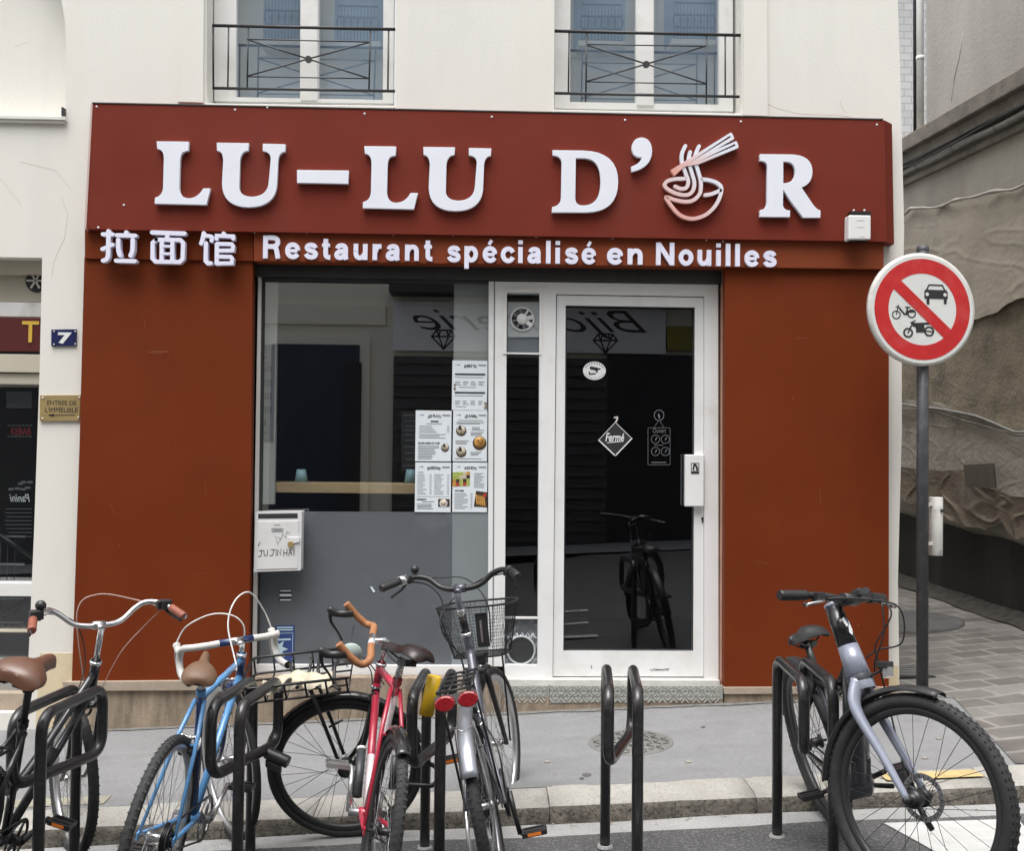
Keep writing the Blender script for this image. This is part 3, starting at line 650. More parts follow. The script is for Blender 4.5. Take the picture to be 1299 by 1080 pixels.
# threshold, tread plate, plinth
mb = MB(); x0, x1, z0, z1 = rect(640, 863, 913, 872, .06); mb.box(x0, x1, .055, .2, z0 - .02, z1); link('threshold', mb, mat('worn_threshold', (.52, .51, .48), .6, var=.15, scale=12), shop, bevel=.003)
def tread(px0, px1, top, bl, br):
    mb = MB(); Y = -.012
    slab(mb, [[pz(px0, top, Y), pz(px1, top, Y), pz(px1, br, Y), pz(px0, bl, Y)]], Y, .06)
    t = link('tread_plate', mb, M['steel'], shop, bevel=.003)
    mb = MB(); x0, x1, z0, z1 = rect(px0, top, px1, min(bl, br), Y); nx = int((x1 - x0) / .034)
    for i in range(nx):
        for j in range(int((z1 - z0) / .032) + 1):
            x = x0 + .017 + i * .034; z = z1 - .016 - j * .032
            s_ = 1 if (i + j) % 2 else -1
            for d in (-1, 1):
                mb.obox((x + d * .006 * s_, Y - .001, z - d * .006), Vector((s_ * .012, 0, .012)), (0, .0022, 0), Vector((-s_ * .0028, 0, .0028)))
    link('raised_bars', mb, M['steelbar'], t)
tread(641, 697, 871, 885, 885); tread(697.5, 917, 871, 893, 887.5)
mb = MB(); slab(mb, [[pz(79, 866, -.035), pz(322, 864, -.035), pz(322, 876, -.035), pz(81, 877, -.035)]], -.035, .06); link('plinth_cap', mb, M['stonecap'], shop, bevel=.006)
mb = MB(); slab(mb, [[pz(84, 877, -.012), pz(322, 876, -.012), pz(322, 860, -.012), pz(641, 862, -.012), pz(641, 885, -.012), pz(697, 885, -.012), pz(697, 895, -.012), (P(697, 895, 0).x, -.5), (P(84, 900, 0).x, -.5)]], -.012, .10); link('plinth', mb, M['stone'], shop, bevel=.004)
mb = MB(); slab(mb, [[pz(697, 893, -.008), pz(917, 887.5, -.008), (P(917, 890, 0).x, -.4), (P(697, 890, 0).x, -.4)]], -.008, .08); link('plinth', mb, M['stone'], shop)
mb = MB(); slab(mb, [[pz(918.5, 873, -.025), pz(1139, 872.5, -.025), pz(1139, 880, -.025), pz(918.5, 881, -.025)]], -.025, .06); link('plinth_cap', mb, M['stonecap'], shop, bevel=.005)
mb = MB(); slab(mb, [[pz(919, 881, -.01), pz(1139, 880, -.01), (P(1139, 880, 0).x, -.4), (P(919, 890, 0).x, -.4)]], -.01, .06); link('plinth', mb, M['stone'], shop, bevel=.004)

# interior of the restaurant
zi = zp(0, 0) + .1
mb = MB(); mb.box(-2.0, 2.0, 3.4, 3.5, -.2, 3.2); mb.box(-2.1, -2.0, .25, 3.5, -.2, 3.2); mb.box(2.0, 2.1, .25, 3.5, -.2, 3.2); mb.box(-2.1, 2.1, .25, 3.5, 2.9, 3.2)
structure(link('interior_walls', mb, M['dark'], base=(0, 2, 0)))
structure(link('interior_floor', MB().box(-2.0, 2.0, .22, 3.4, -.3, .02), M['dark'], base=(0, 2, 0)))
mb = MB(); mb.quadpx([(333.5, 358), (352, 358), (348, 640), (330, 640)], .20, .24); structure(link('interior_pier', mb, M['innerwhite'], base=(0, .2, 0)))
mb = MB(); x0, x1, z0, z1 = rect(331, 613, 526, 626, .24); mb.box(x0, x1 + .45, .24, .62, z0, z1)
tag(link('counter_shelf', mb, M['wood'], bevel=.003), 'pale wooden counter shelf inside the restaurant window', 'shelf')
def cup(px, py, label):
    c = P(px, py, .34); t = MB(); t.lathe([(0, 0), (.042, 0), (.029, .086), (0, .086)], (c.x, .34, P(px, 613.5, .30).z + .002), (0, 0, 1), 20)
    return tag(link('upturned_cup', t, M['cup']), label, 'cup', 'pale blue cups on the counter shelf')
cup(382, 613, 'pale blue upturned cup alone on the wooden counter shelf'); cup(521, 613, 'pale blue upturned cup half hidden by the menu sheets')
mb = MB(); mb.quadpx([(335.5, 437), (349, 437), (347, 560), (331.5, 560)], .196, .1985)
pst = thing('wall_poster', P(340, 560, .196), 'narrow grey poster with black brush marks inside the window', 'poster'); link('sheet', mb, mat('grey_poster', (.25, .26, .27), .6, var=.1, scale=8), pst)
mb = MB()
for k, yy in enumerate((468, 486, 503, 520)):
    for j in range(3): strokepx(mb, [(337 + j * 3.3, yy - 4), (336.7 + j * 3.3, yy + 4)], 1.1, .196, .0008)
strokepx(mb, [(336.5, 532), (336.3, 541)], 1.6, .196, .0008)
for pts in ([(333, 438), (337, 441), (334, 446), (338, 444)], [(333, 450), (335, 456), (338, 452)], [(336, 461), (341, 460)], [(334, 549), (339, 549)]): strokepx(mb, pts, .9, .196, .0008)
link('brush_marks', mb, M['ink'], pst)
# a chalk board inside, behind the menus
cb = thing('menu_blackboard', P(520, 600, .5), 'dark menu board inside the window next to the menus', 'menu board')
mb = MB(); mb.quadpx([(509, 522), (560, 522), (560, 598), (509, 598)], .45, .47); link('board', mb, M['ink'], cb)
mb = MB()
for k, yy in enumerate((527, 534, 541, 546, 552, 559, 567, 575, 583, 591)): strokepx(mb, [(512 + (k % 3) * 1.5, yy), (526, yy)], 1.1, .449, .0008)
link('chalk_lines', mb, M['inkgrey'], cb)

# ---------------------------------------------------------------- main sign
SY = -.07
sign = thing('shop_sign', (0, SY, P(600, 290, SY).z), 'wide wine red fascia sign with big white serif letters over the restaurant', 'sign')
mb = MB()
a, b, c, d = P(117.8, 131.5, SY), P(1121.8, 152.2, SY), P(1124.5, 306.5, SY), P(109.5, 290.5, SY)
ch = .075
vs = [a, b, c, d, Vector((b.x + ch, .0, b.z)), Vector((c.x + ch, .0, c.z)), Vector((b.x + ch, YW, b.z)), Vector((c.x + ch, YW, c.z)), Vector((a.x, YW, a.z)), Vector((d.x, YW, d.z))]
mb.add(vs, [(0, 1, 2, 3), (1, 4, 5, 2), (4, 6, 7, 5), (0, 3, 9, 8), (0, 8, 6, 4, 1), (3, 2, 5, 7, 9)])
link('board', mb, M['wine'], sign)
mb = MB(); e = .012
mb.obox((a + d) / 2 + Vector((-e / 2, .035, 0)), (e / 2, 0, 0), (0, .038, 0), (d - a) / 2); link('edge_trim', mb, mat('pink_edge', (.55, .42, .38), .5), sign)
mb = MB(); q0, q1 = P(117, 130.4, SY), P(1120, 151.2, SY); mb.obox((q0 + q1) / 2 + Vector((0, .03, .0)), (q1 - q0) / 2, (0, .034, 0), (0, 0, .0035)); link('top_trim', mb, M['darkgrey'], sign)
for px, py in ((122.5, 135), (298, 139), (339, 136), (462.5, 144), (624, 148), (793, 152), (940, 154), (1112.5, 158), (157, 260), (124.5, 288.5)):
    q = P(px, py, SY - .002); mb = MB(); mb.lathe([(0, -.003), (.0055, -.002), (.007, .002)], (q.x, q.y, q.z), (0, 1, 0), 10); link('screw', mb, M['enamel_white'], sign)
LY = -.105                               # letter fronts stand off the board
def bez(*pts):                           # quadratic smoothing helper: points flagged 'c' are curve controls
    return pts
def trace(seq, ox, oy, sc, dx=0.0, dz=0.0, kx=1.0):
    """outline given in zoomed photo pixels; 'c' points are quadratic controls"""
    pts = []
    n = len(seq)
    for i, q in enumerate(seq):
        if len(q) == 3: continue
        pts.append((q[0], q[1]))
        nx = seq[(i + 1) % n]
        if len(nx) == 3:
            e = seq[(i + 2) % n]
            for j in range(1, 8):
                t = j / 8; pts.append((q[0] * (1 - t) ** 2 + nx[0] * 2 * t * (1 - t) + e[0] * t * t, q[1] * (1 - t) ** 2 + nx[1] * 2 * t * (1 - t) + e[1] * t * t))
    out = []
    for x, y in pts:
        w_ = P(ox + x / sc, oy + y / sc, LY); out.append((w_.x + dx, w_.z + dz))
    return out
C = 'c'
def letter(name, loops, mats=None, parent=sign, y0=LY, dp=.028):
    mb = MB(); slab(mb, loops, y0, y0 + dp, 0, .0009)
    return link(name, mb, mats or M['letter'], parent)
Lsh = [(780, 703), (941, 705), (938, 750), (920, 754), (899, 760, C), (897, 800), (893, 930), (893, 985, C), (938, 987), (985, 987, C), (1012, 938), (1049, 938), (1028, 1020), (770, 1014), (772, 984), (808, 975, C), (812, 935), (816, 790), (815, 742, C), (783, 741)]
Ush = [(137, 710), (297, 712), (294, 750), (258, 752, C), (253, 800), (249, 935), (252, 978, C), (315, 980), (392, 975, C), (396, 905), (406, 790), (405, 755, C), (366, 752), (367, 715), (480, 718), (478, 755), (447, 757, C), (443, 800), (437, 925), (425, 1032, C), (295, 1032), (165, 1030, C), (163, 915), (169, 800), (168, 752, C), (138, 750)]
letter('letter', [trace(Lsh, 0, 0, 3.927)]); letter('letter', [trace(Ush, 240, 0, 3.927)])
letter('hyphen', [trace([(537, 846), (795, 849), (792, 915), (537, 910)], 240, 0, 3.927)])
def shifted(sh, o1, o2, ref1, ref2):
    a_ = P(o1[0] + ref1[0] / 3.927, o1[1] + ref1[1] / 3.927, LY); b_ = P(o2[0] + ref2[0] / 3.927, o2[1] + ref2[1] / 3.927, LY); return b_.x - a_.x, b_.z - a_.z
dx, dz = shifted(None, (0, 0), (240, 0), (780, 703), (872, 727)); letter('letter', [trace(Lsh, 0, 0, 3.927, dx, dz)])
a_ = P(240 + 137 / 3.927, 710 / 3.927, LY); b_ = P(240 + 1166 / 3.927, 731 / 3.927, LY); letter('letter', [trace(Ush, 240, 0, 3.927, b_.x - a_.x, b_.z - a_.z)])
letter('letter', [trace([(160, 747), (310, 749), (488, 752, C), (488, 905), (488, 1056, C), (330, 1058), (157, 1058), (159, 1031), (200, 1025, C), (203, 985), (206, 810), (203, 775, C), (162, 774)], 660, 0, 3.927),
                  trace([(277, 787), (320, 788), (402, 790, C), (400, 910), (398, 1022, C), (315, 1023), (277, 1024, C), (274, 990)], 660, 0, 3.927)])
letter('apostrophe', [trace([(555, 735), (560, 684, C), (608, 684), (655, 690, C), (657, 752), (655, 835, C), (555, 856), (552, 830), (598, 815, C), (606, 783), (556, 785, C), (555, 735)], 660, 0, 3.927)[:-1]])
letter('letter', [trace([(780, 245), (990, 247), (1142, 250, C), (1141, 370), (1135, 455, C), (1065, 473), (1140, 585), (1170, 628, C), (1196, 632), (1195, 682), (1076, 682), (985, 560), (940, 490), (938, 590), (938, 630, C), (987, 633), (985, 678), (780, 676), (780, 630), (825, 625, C), (828, 580), (830, 330), (828, 292, C), (780, 292)], 820, 150, 5.4125),
                  trace([(940, 297), (965, 298), (1022, 302, C), (1021, 372), (1018, 445, C), (940, 445)], 820, 150, 5.4125)])
# noodle bowl emblem
mb = MB(); S_ = 5.4125
def est(pts, w_=25):
    q = [P(820 + x / S_, 150 + y / S_, LY) for x, y in pts]; q = spline(q, 5); stroke(mb, [(v.x, v.z) for v in q], w_ / S_ / 213, LY, LY + .028)
est([(268, 188), (246, 240), (244, 290), (256, 335), (275, 390), (288, 430), (278, 472), (240, 483), (198, 466)])
est([(301, 230), (291, 280), (296, 320), (318, 390), (330, 440), (322, 492), (285, 524), (215, 518), (150, 487), (126, 458), (145, 430), (200, 415), (262, 413)])
est([(362, 190), (340, 245), (338, 300), (352, 350), (370, 410), (376, 455), (368, 515), (325, 560), (270, 571), (200, 560), (138, 541), (165, 590), (220, 655), (280, 684), (340, 686), (410, 660), (470, 605), (505, 540), (516, 478), (490, 445), (440, 425), (388, 417)])
est([(404, 526), (450, 518), (508, 494)])
em = link('bowl_emblem', mb, M['emblem'], sign)
mb = MB()
slab(mb, [trace([(165, 357), (577, 98), (592, 104, C), (602, 140), (480, 214), (614, 157), (628, 165, C), (632, 202), (356, 316), (262, 332), (190, 397)], 820, 150, S_),
          trace([(262, 326), (572, 120), (580, 130)], 820, 150, S_), trace([(346, 302), (606, 176), (612, 188)], 820, 150, S_)], LY - .004, LY + .026)
link('chopsticks', mb, M['emblem'], sign)

# ---------------------------------------------------------------- band with the sub-title
BY = -.035
band = thing('sign_band', (0, BY, P(600, 330, BY).z), 'lighter rust brown band with small white lettering under the fascia', 'sign')
mb = MB(); mb.quadpx([(322, 293.5), (1121, 307), (1121, 341.5), (322, 331.2)], BY, .07); link('board', mb, M['rust_band'], band, bevel=.002)
mb = MB(); mb.quadpx([(107.5, 291), (321.5, 294), (321.5, 331), (107.5, 328)], BY + .018, .02); link('board', mb, M['rust'], band, bevel=.002)
mb = MB(); q0, q1 = P(110, 291.2, BY), P(1120, 307.3, BY); mb.obox((q0 + q1) / 2 + Vector((0, .012, .0025)), (q1 - q0) / 2, (0, .016, 0), (0, 0, .0022)); link('top_trim', mb, mat('pink_trim', (.50, .33, .28), .5), band)
for px, py in ((124.5, 289), (205, 290.5), (295, 293), (323, 295), (389, 295.5), (499, 297.5), (575, 298.5), (680, 300.5), (777, 302.5), (896, 304.5), (917, 306)):
    q = P(px, py, BY - .004); mb = MB(); mb.ball((q.x, q.y, q.z), .0062, 8); link('screw', mb, M['enamel_white'], band)
# squared bold letters built from strokes; unit = x-height
EL = [(.43 + .30 * cos(t), .5 + .375 * sin(t)) for t in [2 * pi * i / 22 for i in range(23)]]
GLY = {
 'n': (1.10, [([(.14, 0), (.14, 1)], 0), ([(.17, .58), (.26, .78), (.44, .865), (.61, .79), (.675, .60), (.68, .42)], 1), ([(.68, .45), (.68, 0)], 0)]),
 'u': (1.10, [([(.14, 1), (.14, .55)], 0), ([(.14, .58), (.145, .34), (.22, .18), (.38, .135), (.56, .22), (.65, .42)], 1), ([(.68, 1), (.68, 0)], 0)]),
 'r': (.78, [([(.14, 0), (.14, 1)], 0), ([(.17, .52), (.24, .74), (.36, .85), (.52, .865)], 1)]),
 'e': (1.08, [([(.16, .50), (.70, .50)], .19), ([(.715, .53), (.69, .70), (.58, .83), (.42, .88), (.25, .82), (.15, .66), (.13, .48), (.17, .30), (.28, .17), (.44, .12), (.60, .17), (.71, .30)], 1)]),
 'c': (1.02, [([(.71, .66), (.61, .81), (.43, .88), (.24, .80), (.135, .60), (.135, .40), (.24, .20), (.43, .12), (.61, .19), (.71, .35)], 1)]),
 'o': (1.10, [(EL, 0)]),
 's': (1.02, [([(.67, .69), (.58, .83), (.41, .88), (.23, .82), (.17, .69), (.25, .58), (.42, .52), (.60, .44), (.67, .31), (.60, .17), (.41, .12), (.22, .17), (.12, .32)], 1)]),
 'a': (1.10, [([(.16, .68), (.25, .83), (.43, .88), (.59, .82), (.645, .66), (.645, .45)], 1), ([(.645, .48), (.645, .16), (.69, .0)], 0), ([(.645, .54), (.42, .51), (.21, .44), (.13, .29), (.18, .16), (.32, .115), (.48, .17), (.62, .32)], 1)]),
 't': (.74, [([(.23, 1.28), (.23, .42)], 0), ([(.23, .45), (.25, .22), (.36, .135), (.50, .125)], 1), ([(.02, .885), (.47, .885)], .21)]),
 'i': (.56, [([(.14, 0), (.14, 1)], 0), ([(.14, 1.18), (.14, 1.42)], 0)]),
 'l': (.56, [([(.14, 0), (.14, 1.42)], 0)]),
 'p': (1.10, [([(.14, -.40), (.14, 1)], 0), ([(.17, .60), (.26, .80), (.43, .875), (.61, .76), (.68, .50), (.61, .24), (.43, .125), (.26, .20), (.17, .40)], 1)]),
 'R': (1.30, [([(.15, 0), (.15, 1.42)], 0), ([(.20, 1.29), (.60, 1.29), (.80, 1.21), (.86, 1.02), (.79, .84), (.60, .75), (.20, .75)], 1), ([(.58, .74), (.76, .62), (.82, .36), (.88, 0)], 1)]),
 'N': (1.34, [([(.15, 0), (.15, 1.42)], 0), ([(.95, 0), (.95, 1.42)], 0), ([(.19, 1.30), (.91, .12)], 0)]),
}
GLY['é'] = (1.08, GLY['e'][1] + [([(.36, 1.12), (.52, 1.40)], .19)])
def butt(mb, pts, wd, y0, y1):
    """flat stroke with square ends"""
    p = [Vector(q) for q in pts]; L_, R_ = [], []
    for i, q in enumerate(p):
        if i == 0: t = p[1] - p[0]
        elif i == len(p) - 1: t = p[-1] - p[-2]
        else: t = (p[i + 1] - p[i]).normalized() + (p[i] - p[i - 1]).normalized()
        if i in (0, len(p) - 1) and (p[0] - p[-1]).length < 1e-4: t = p[1] - p[-2]
        t.normalize(); n_ = Vector((-t.y, t.x)) * wd / 2; L_.append(q + n_); R_.append(q - n_)
    k = len(p); vs = [(q.x, y0, q.y) for q in L_ + R_] + [(q.x, y1, q.y) for q in L_ + R_]; fs = []
    for i in range(k - 1):
        fs += [(i, i + 1, k + i + 1, k + i), (2 * k + i, 3 * k + i, 3 * k + i + 1, 2 * k + i + 1), (i, 2 * k + i, 2 * k + i + 1, i + 1), (k + i, k + i + 1, 3 * k + i + 1, 3 * k + i)]
    fs += [(0, k, 3 * k, 2 * k), (k - 1, 3 * k - 1, 4 * k - 1, 2 * k - 1)]
    mb.add(vs, fs)
def word(body, x0_, x1_, base_px, xh_px):
    """base_px: baseline row at the middle of the word, xh_px: x-height in photo pixels"""
    Yl = -.055; q0 = P(x0_, base_px, Yl); q1 = P(x1_, base_px, Yl); zb_ = P((x0_ + x1_) / 2, base_px, Yl).z; xh = xh_px / 209 * .99
    adv = sum(GLY[c_][0] for c_ in body); last = GLY[body[-1]][0]; wlast = last - .28
    kx = (q1.x - q0.x) / (adv - .28); cx = q0.x; mb = MB()
    n_ = 0
    for c_ in body:
        a_, strokes = GLY[c_]
        for pts, fl in strokes:
            wt = fl if 0 < fl < 1 else .275
            v = [Vector((cx + x * kx, zb_ + z * xh)) for x, z in pts]
            if fl == 1: v = [Vector((q.x, q.y)) for q in spline([Vector((q.x, q.y, 0)) for q in v], 5)]
            n_ += 1; butt(mb, v, wt * (xh + kx) / 2, Yl - .0002 * (n_ % 7), Yl + .022 + .0002 * (n_ % 7))
        cx += a_ * kx
    return link('lettering', mb, M['letter2'], band)
word('Restaurant', 333, 547.5, 329.3, 20.5); word('spécialisé', 567, 755, 333.5, 20.5); word('en', 770, 815.5, 335.3, 20.5); word('Nouilles', 832, 984, 337.3, 20.5)
CS = 5.905
def chars(strokes):
    mb = MB()
    for n_, (pts, w_, sm) in enumerate(strokes):
        q = [P(110 + x / CS, 280 + y / CS, -.088) for x, y in pts]
        if sm: q = spline(q, 4)
        stroke(mb, [(v.x, v.z) for v in q], w_ / CS / 211, -.088 - .0004 * n_, -.050 + .0003 * n_)
    return link('character', mb, M['letter2'], band)
chars([([(120, 100), (192, 101)], 30, 0), ([(162, 78), (161, 200), (158, 262), (145, 290), (122, 298)], 32, 1), ([(116, 212), (194, 178)], 28, 0), ([(295, 86), (295, 104)], 30, 0), ([(226, 108), (364, 112)], 30, 0),
       ([(236, 143), (237, 215), (248, 258)], 32, 1), ([(345, 143), (342, 225), (328, 260)], 32, 1), ([(219, 299), (361, 303)], 30, 0)])
chars([([(489, 87), (731, 95)], 32, 0), ([(604, 105), (600, 140)], 30, 0), ([(520, 141), (700, 143), (722, 165), (718, 285), (695, 309), (515, 306), (492, 282), (494, 165), (520, 141)], 30, 0),
       ([(562, 150), (560, 300)], 30, 0), ([(642, 150), (640, 300)], 30, 0), ([(565, 190), (638, 191)], 18, 0), ([(565, 246), (638, 247)], 18, 0)])
chars([([(876, 92), (868, 135), (856, 170)], 30, 1), ([(880, 112), (932, 118), (934, 150)], 28, 1), ([(893, 168), (890, 300), (906, 318), (928, 318)], 30, 0), ([(1025, 95), (1025, 110)], 30, 0), ([(972, 136), (974, 112), (1095, 116), (1097, 136)], 28, 0),
       ([(975, 175), (973, 322)], 30, 0), ([(980, 173), (1085, 175), (1096, 190), (1093, 222), (980, 224)], 28, 0), ([(980, 268), (1078, 270), (1090, 285), (1086, 318), (978, 320)], 28, 0)])

# ---------------------------------------------------------------- things fixed to the front
al = thing('alarm_box', P(1090, 304, -.1), 'small white alarm box with black top on the fascia corner', 'alarm')
mb = MB(); mb.quadpx([(1076.8, 272.5), (1105, 273), (1105, 304), (1076.3, 303.8)], -.15, SY - .001); link('housing', mb, M['enamel_white'], al, bevel=.008)
mb = MB(); mb.quadpx([(1079, 268), (1105, 268.5), (1105, 273), (1079, 272.5)], -.13, SY - .001); mb.quadpx([(1079, 303.7), (1102, 304), (1102, 306), (1079, 305.8)], -.13, SY - .001); link('bracket', mb, M['black'], al)
for px in (1083, 1096.5):
    q = P(px, 267, -.12); link('lug', MB().ball((q.x, q.y, q.z), .007, 8), M['enamel_white'], al)
mb = MB()
for y_, x0_, x1_ in ((279.5, 1087, 1096), (288, 1088, 1096), (300, 1091, 1096)): strokepx(mb, [(x0_, y_), (x1_, y_)], 1.0, -.1505, .0006)
link('embossed_lines', mb, M['galv'], al)

mail = thing('mailbox', P(352, 725, 0.0400), 'white wall mailbox with handwritten name and a small padlock', 'mailbox')
mb = MB(); slab(mb, [[pz(324, 649.5, 0.0300), pz(383, 648.5, 0.0300), pz(381.5, 724, 0.0300), pz(322, 726, 0.0300)]], 0.0300, .115); link('box', mb, M['mailwhite'], mail, bevel=.007)
mb = MB(); mb.quadpx([(327.5, 662), (379, 661), (377.5, 721.5), (325.5, 723)], 0.0260, 0.0320); link('door', mb, M['mailwhite'], mail, bevel=.002)
mb = MB(); mb.quadpx([(327.5, 652.2), (377.5, 651.5), (377.5, 657.8), (327.5, 658.3)], 0.0288, 0.0330); link('slot', mb, M['darkgrey'], mail)
mb = MB(); mb.quadpx([(365, 682), (380, 682), (380, 688), (372, 690), (366, 689)], 0.0180, 0.0300); link('hasp', mb, M['mailwhite'], mail, bevel=.002)
mb = MB(); q = P(368.5, 691, 0.0100); mb.disc((q.x, q.y, q.z), (0, 1, 0), .019, .016, 16); link('padlock', mb, M['brass'], mail, bevel=.002)
mb = MB()
strokepx(mb, [(345, 671), (359, 671), (359, 675), (345, 675), (345, 671)], .8, 0.0258, .0006); strokepx(mb, [(347, 673), (357, 673)], 1.6, 0.0258, .0006); strokepx(mb, [(348, 666.5), (355, 666.5)], 1, 0.0258, .0006)
link('name_label', mb, M['inkgrey'], mail)
mb = MB()
for pts, sm_ in (([(330, 688), (327.5, 693)], 0), ([(328.5, 699), (334, 698.7)], 0), ([(331.5, 698.8), (331.6, 703), (330.5, 706), (327.5, 706.5)], 4), ([(335, 699), (335, 703), (336.5, 705.5), (339, 704), (339.5, 698)], 4), ([(343.5, 698), (349, 697.8)], 0), ([(346.6, 698), (346.7, 702), (345.4, 704.8), (342.5, 705)], 4), ([(350.3, 698), (350.2, 705)], 0), ([(352, 705), (352.4, 697.5), (356, 704.6), (356.5, 697)], 0),
            ([(360, 698), (360, 706)], 0), ([(364, 697.5), (364, 705.5)], 0), ([(360, 702), (364, 701.6)], 0), ([(366, 705.3), (368, 697.5), (370.2, 705)], 0), ([(367, 702), (369.5, 702)], 0), ([(373, 697), (373, 705)], 0)): strokepx(mb, pts, .8, .0255, .0006, 0, sm_)
link('handwriting', mb, M['ink'], mail)
mb = MB()
strokepx(mb, [(349.5, 681), (352, 691), (356, 684), (352.5, 682)], .6, 0.0255, .0005); strokepx(mb, [(356, 685), (359, 677), (362, 683), (364, 675), (368, 677)], .6, 0.0255, .0005)
link('pencil_scribble', mb, M['inkgrey'], mail)

stk = thing('letter_sticker', P(362, 763, .155), 'small black and white sticker on the grey film below the mailbox', 'sticker')
mb = MB(); mb.quadpx([(354.5, 748.5), (370, 748.5), (369.5, 763), (354.5, 763)], .1575, .1600); link('label', mb, M['ink'], stk)
mb = MB()
for y_, w_ in ((750, 1.6), (755.5, 3), (761.5, 1.6)): strokepx(mb, [(356, y_), (368.5, y_)], w_, .157, .0006)
link('print', mb, M['paper'], stk)
mb = MB(); mb.quadpx([(469.5, 745), (472, 745), (476, 751), (473.5, 752)], .1570, .1600); tag(link('torn_tape', mb, M['paper']), 'tiny scrap of pale tape stuck on the grey film', 'tape')
bp = thing('blue_poster', P(361, 838, .16), 'blue notice with a pale star at the foot of the window', 'poster')
mb = MB(); mb.quadpx([(349.5, 794), (373.5, 793.5), (373, 839), (348.5, 839.5)], .157, .160); link('sheet', mb, M['poster_blue'], bp)
mb = MB(); q = [P(x, y, .1565) for x, y in ((350, 810), (354, 818), (360, 813.5), (358, 821), (365.5, 824), (358, 827), (361, 834), (354, 831), (350, 838.5))]; slab(mb, [[(v.x, v.z) for v in q]], .156, .1572); link('star', mb, M['poster_pale'], bp)
mb = MB()
for y_ in (796.5, 799.5): textpx(mb, 'NOTICE', 352, 371, y_ - 1.2, y_ + 1.2, .1618, .0006) if False else strokepx(mb, [(352, y_), (371, y_)], 1.6, .1565, .0006)
for pts in ([(354, 812), (368, 811.5)],): strokepx(mb, pts, 2.2, .1565, .0006)
strokepx(mb, [(351, 804), (371.5, 803.5), (371, 837)], .6, .1565, .0006)
link('print', mb, M['poster_pale'], bp)

# menus taped behind the glass
def menu(px0, py0, px1, py1, label, title, extra):
    Yp = .155
    x0, x1, z0, z1 = rect(px0, py0, px1, py1, Yp)
    t = thing('menu_sheet', ((x0 + x1) / 2, Yp, z0), label, 'menu', 'menu sheets in the restaurant window')
    mb = MB(); mb.box(x0, x1, Yp, Yp + .003, z0, z1); link('sheet', mb, M['paper'], t)
    W_, H_ = x1 - x0, z1 - z0
    X = lambda u: x0 + W_ * u
    Z = lambda v: z1 - H_ * v
    ink = MB(); grey = MB()
    textbox(ink, title, X(.34), X(.70), Z(.155), Z(.095), Yp - .0004, .0006, .03, 0, 0, False, 1.0, H_ * .018)
    def line(mb_, u0, u1, v, h=.009): mb_.box(X(u0), X(u1), Yp - .0011, Yp - .0004, Z(v + h / 2), Z(v - h / 2))
    rnd = random.Random(title)
    line(grey, .74, .96, .085, .012); line(grey, .76, .96, .105, .008)
    strx = [(X(.10), Z(.10)), (X(.14), Z(.085))]; stroke(grey, strx, .002, Yp - .0011, Yp - .0004); line(grey, .16, .22, .09, .02)
    def para(u0, u1, v0, n, dv, mb_=grey, price=None):
        for i in range(n):
            line(mb_, u0, u0 + (u1 - u0) * rnd.uniform(.55, 1), v0 + i * dv, .010)
            if price: line(mb_, price, price + .06, v0 + i * dv, .010)
    def dish(u, v, r, mats_, kind=0):
        d = MB(); c = (X(u), Yp - .001, Z(v)); R_ = W_ * r
        d.lathe([(0, -.0015), (R_, -.0012), (R_, 0), (0, 0)], c, (0, 1, 0), 20, 0, None, False, False)
        d.lathe([(0, -.0022), (R_ * .82, -.0018), (R_ * .82, -.001)], (c[0], c[1], c[2] + R_ * .12), (0, 1, 0), 18, 1)
        if kind:
            k = R_ * .95; d.add([(c[0] - k * .7, c[1] - .0026, c[2] + k * .2), (c[0] + k * .15, c[1] - .0026, c[2] + k * .1), (c[0] + k * .1, c[1] - .0026, c[2] + k * .75), (c[0] - k * .35, c[1] - .0026, c[2] + k * 1.15)], [(0, 1, 2, 3)], 2)
        link('dish_picture', d, mats_, t)
    extra(X, Z, Yp, ink, grey, line, para, dish, t)
    link('heading', ink, M['ink'], t); link('small_print', grey, M['inkgrey'], t)
def e_tea(X, Z, Y, ink, grey, line, para, dish, t):
    line(ink, .08, .94, .28, .035); line(ink, .08, .94, .65, .035)
    para(.08, .95, .34, 1, .03); para(.08, .95, .71, 1, .03)
    for k in range(4): para(.09 + .22 * k, .27 + .22 * k, .43, 3, .032); para(.09 + .22 * k, .27 + .22 * k, .82, 3, .032)
    para(.2, .8, .54, 1, .03); para(.1, .5, .93, 1, .03)
    d = MB(); d.box(X(.05), X(.10), Y - .0015, Y - .0003, Z(.60), Z(.48)); d.box(X(.92), X(.99), Y - .0015, Y - .0003, Z(.97), Z(.84)); link('drink_picture', d, M['food_d'], t)
    d = MB(); d.box(X(.055), X(.095), Y - .0022, Y - .0012, Z(.56), Z(.51)); d.box(X(.925), X(.96), Y - .0022, Y - .0012, Z(.95), Z(.86)); link('drink_picture', d, M['food_c'], t)
def e_plats(X, Z, Y, ink, grey, line, para, dish, t):
    line(ink, .42, .64, .215, .028); para(.3, .75, .262, 1, .03)
    para(.10, .62, .31, 4, .038, grey, .88); para(.10, .9, .47, 3, .034)
    textbox(ink, 'SOUPE RAMEN DU CHEF', X(.08), X(.68), Z(.665), Z(.625), Y - .0004, .0006, .03)
    para(.08, .68, .70, 9, .031); dish(.83, .73, .11, [M['food_d'], M['food_c'], M['ink']], 1)
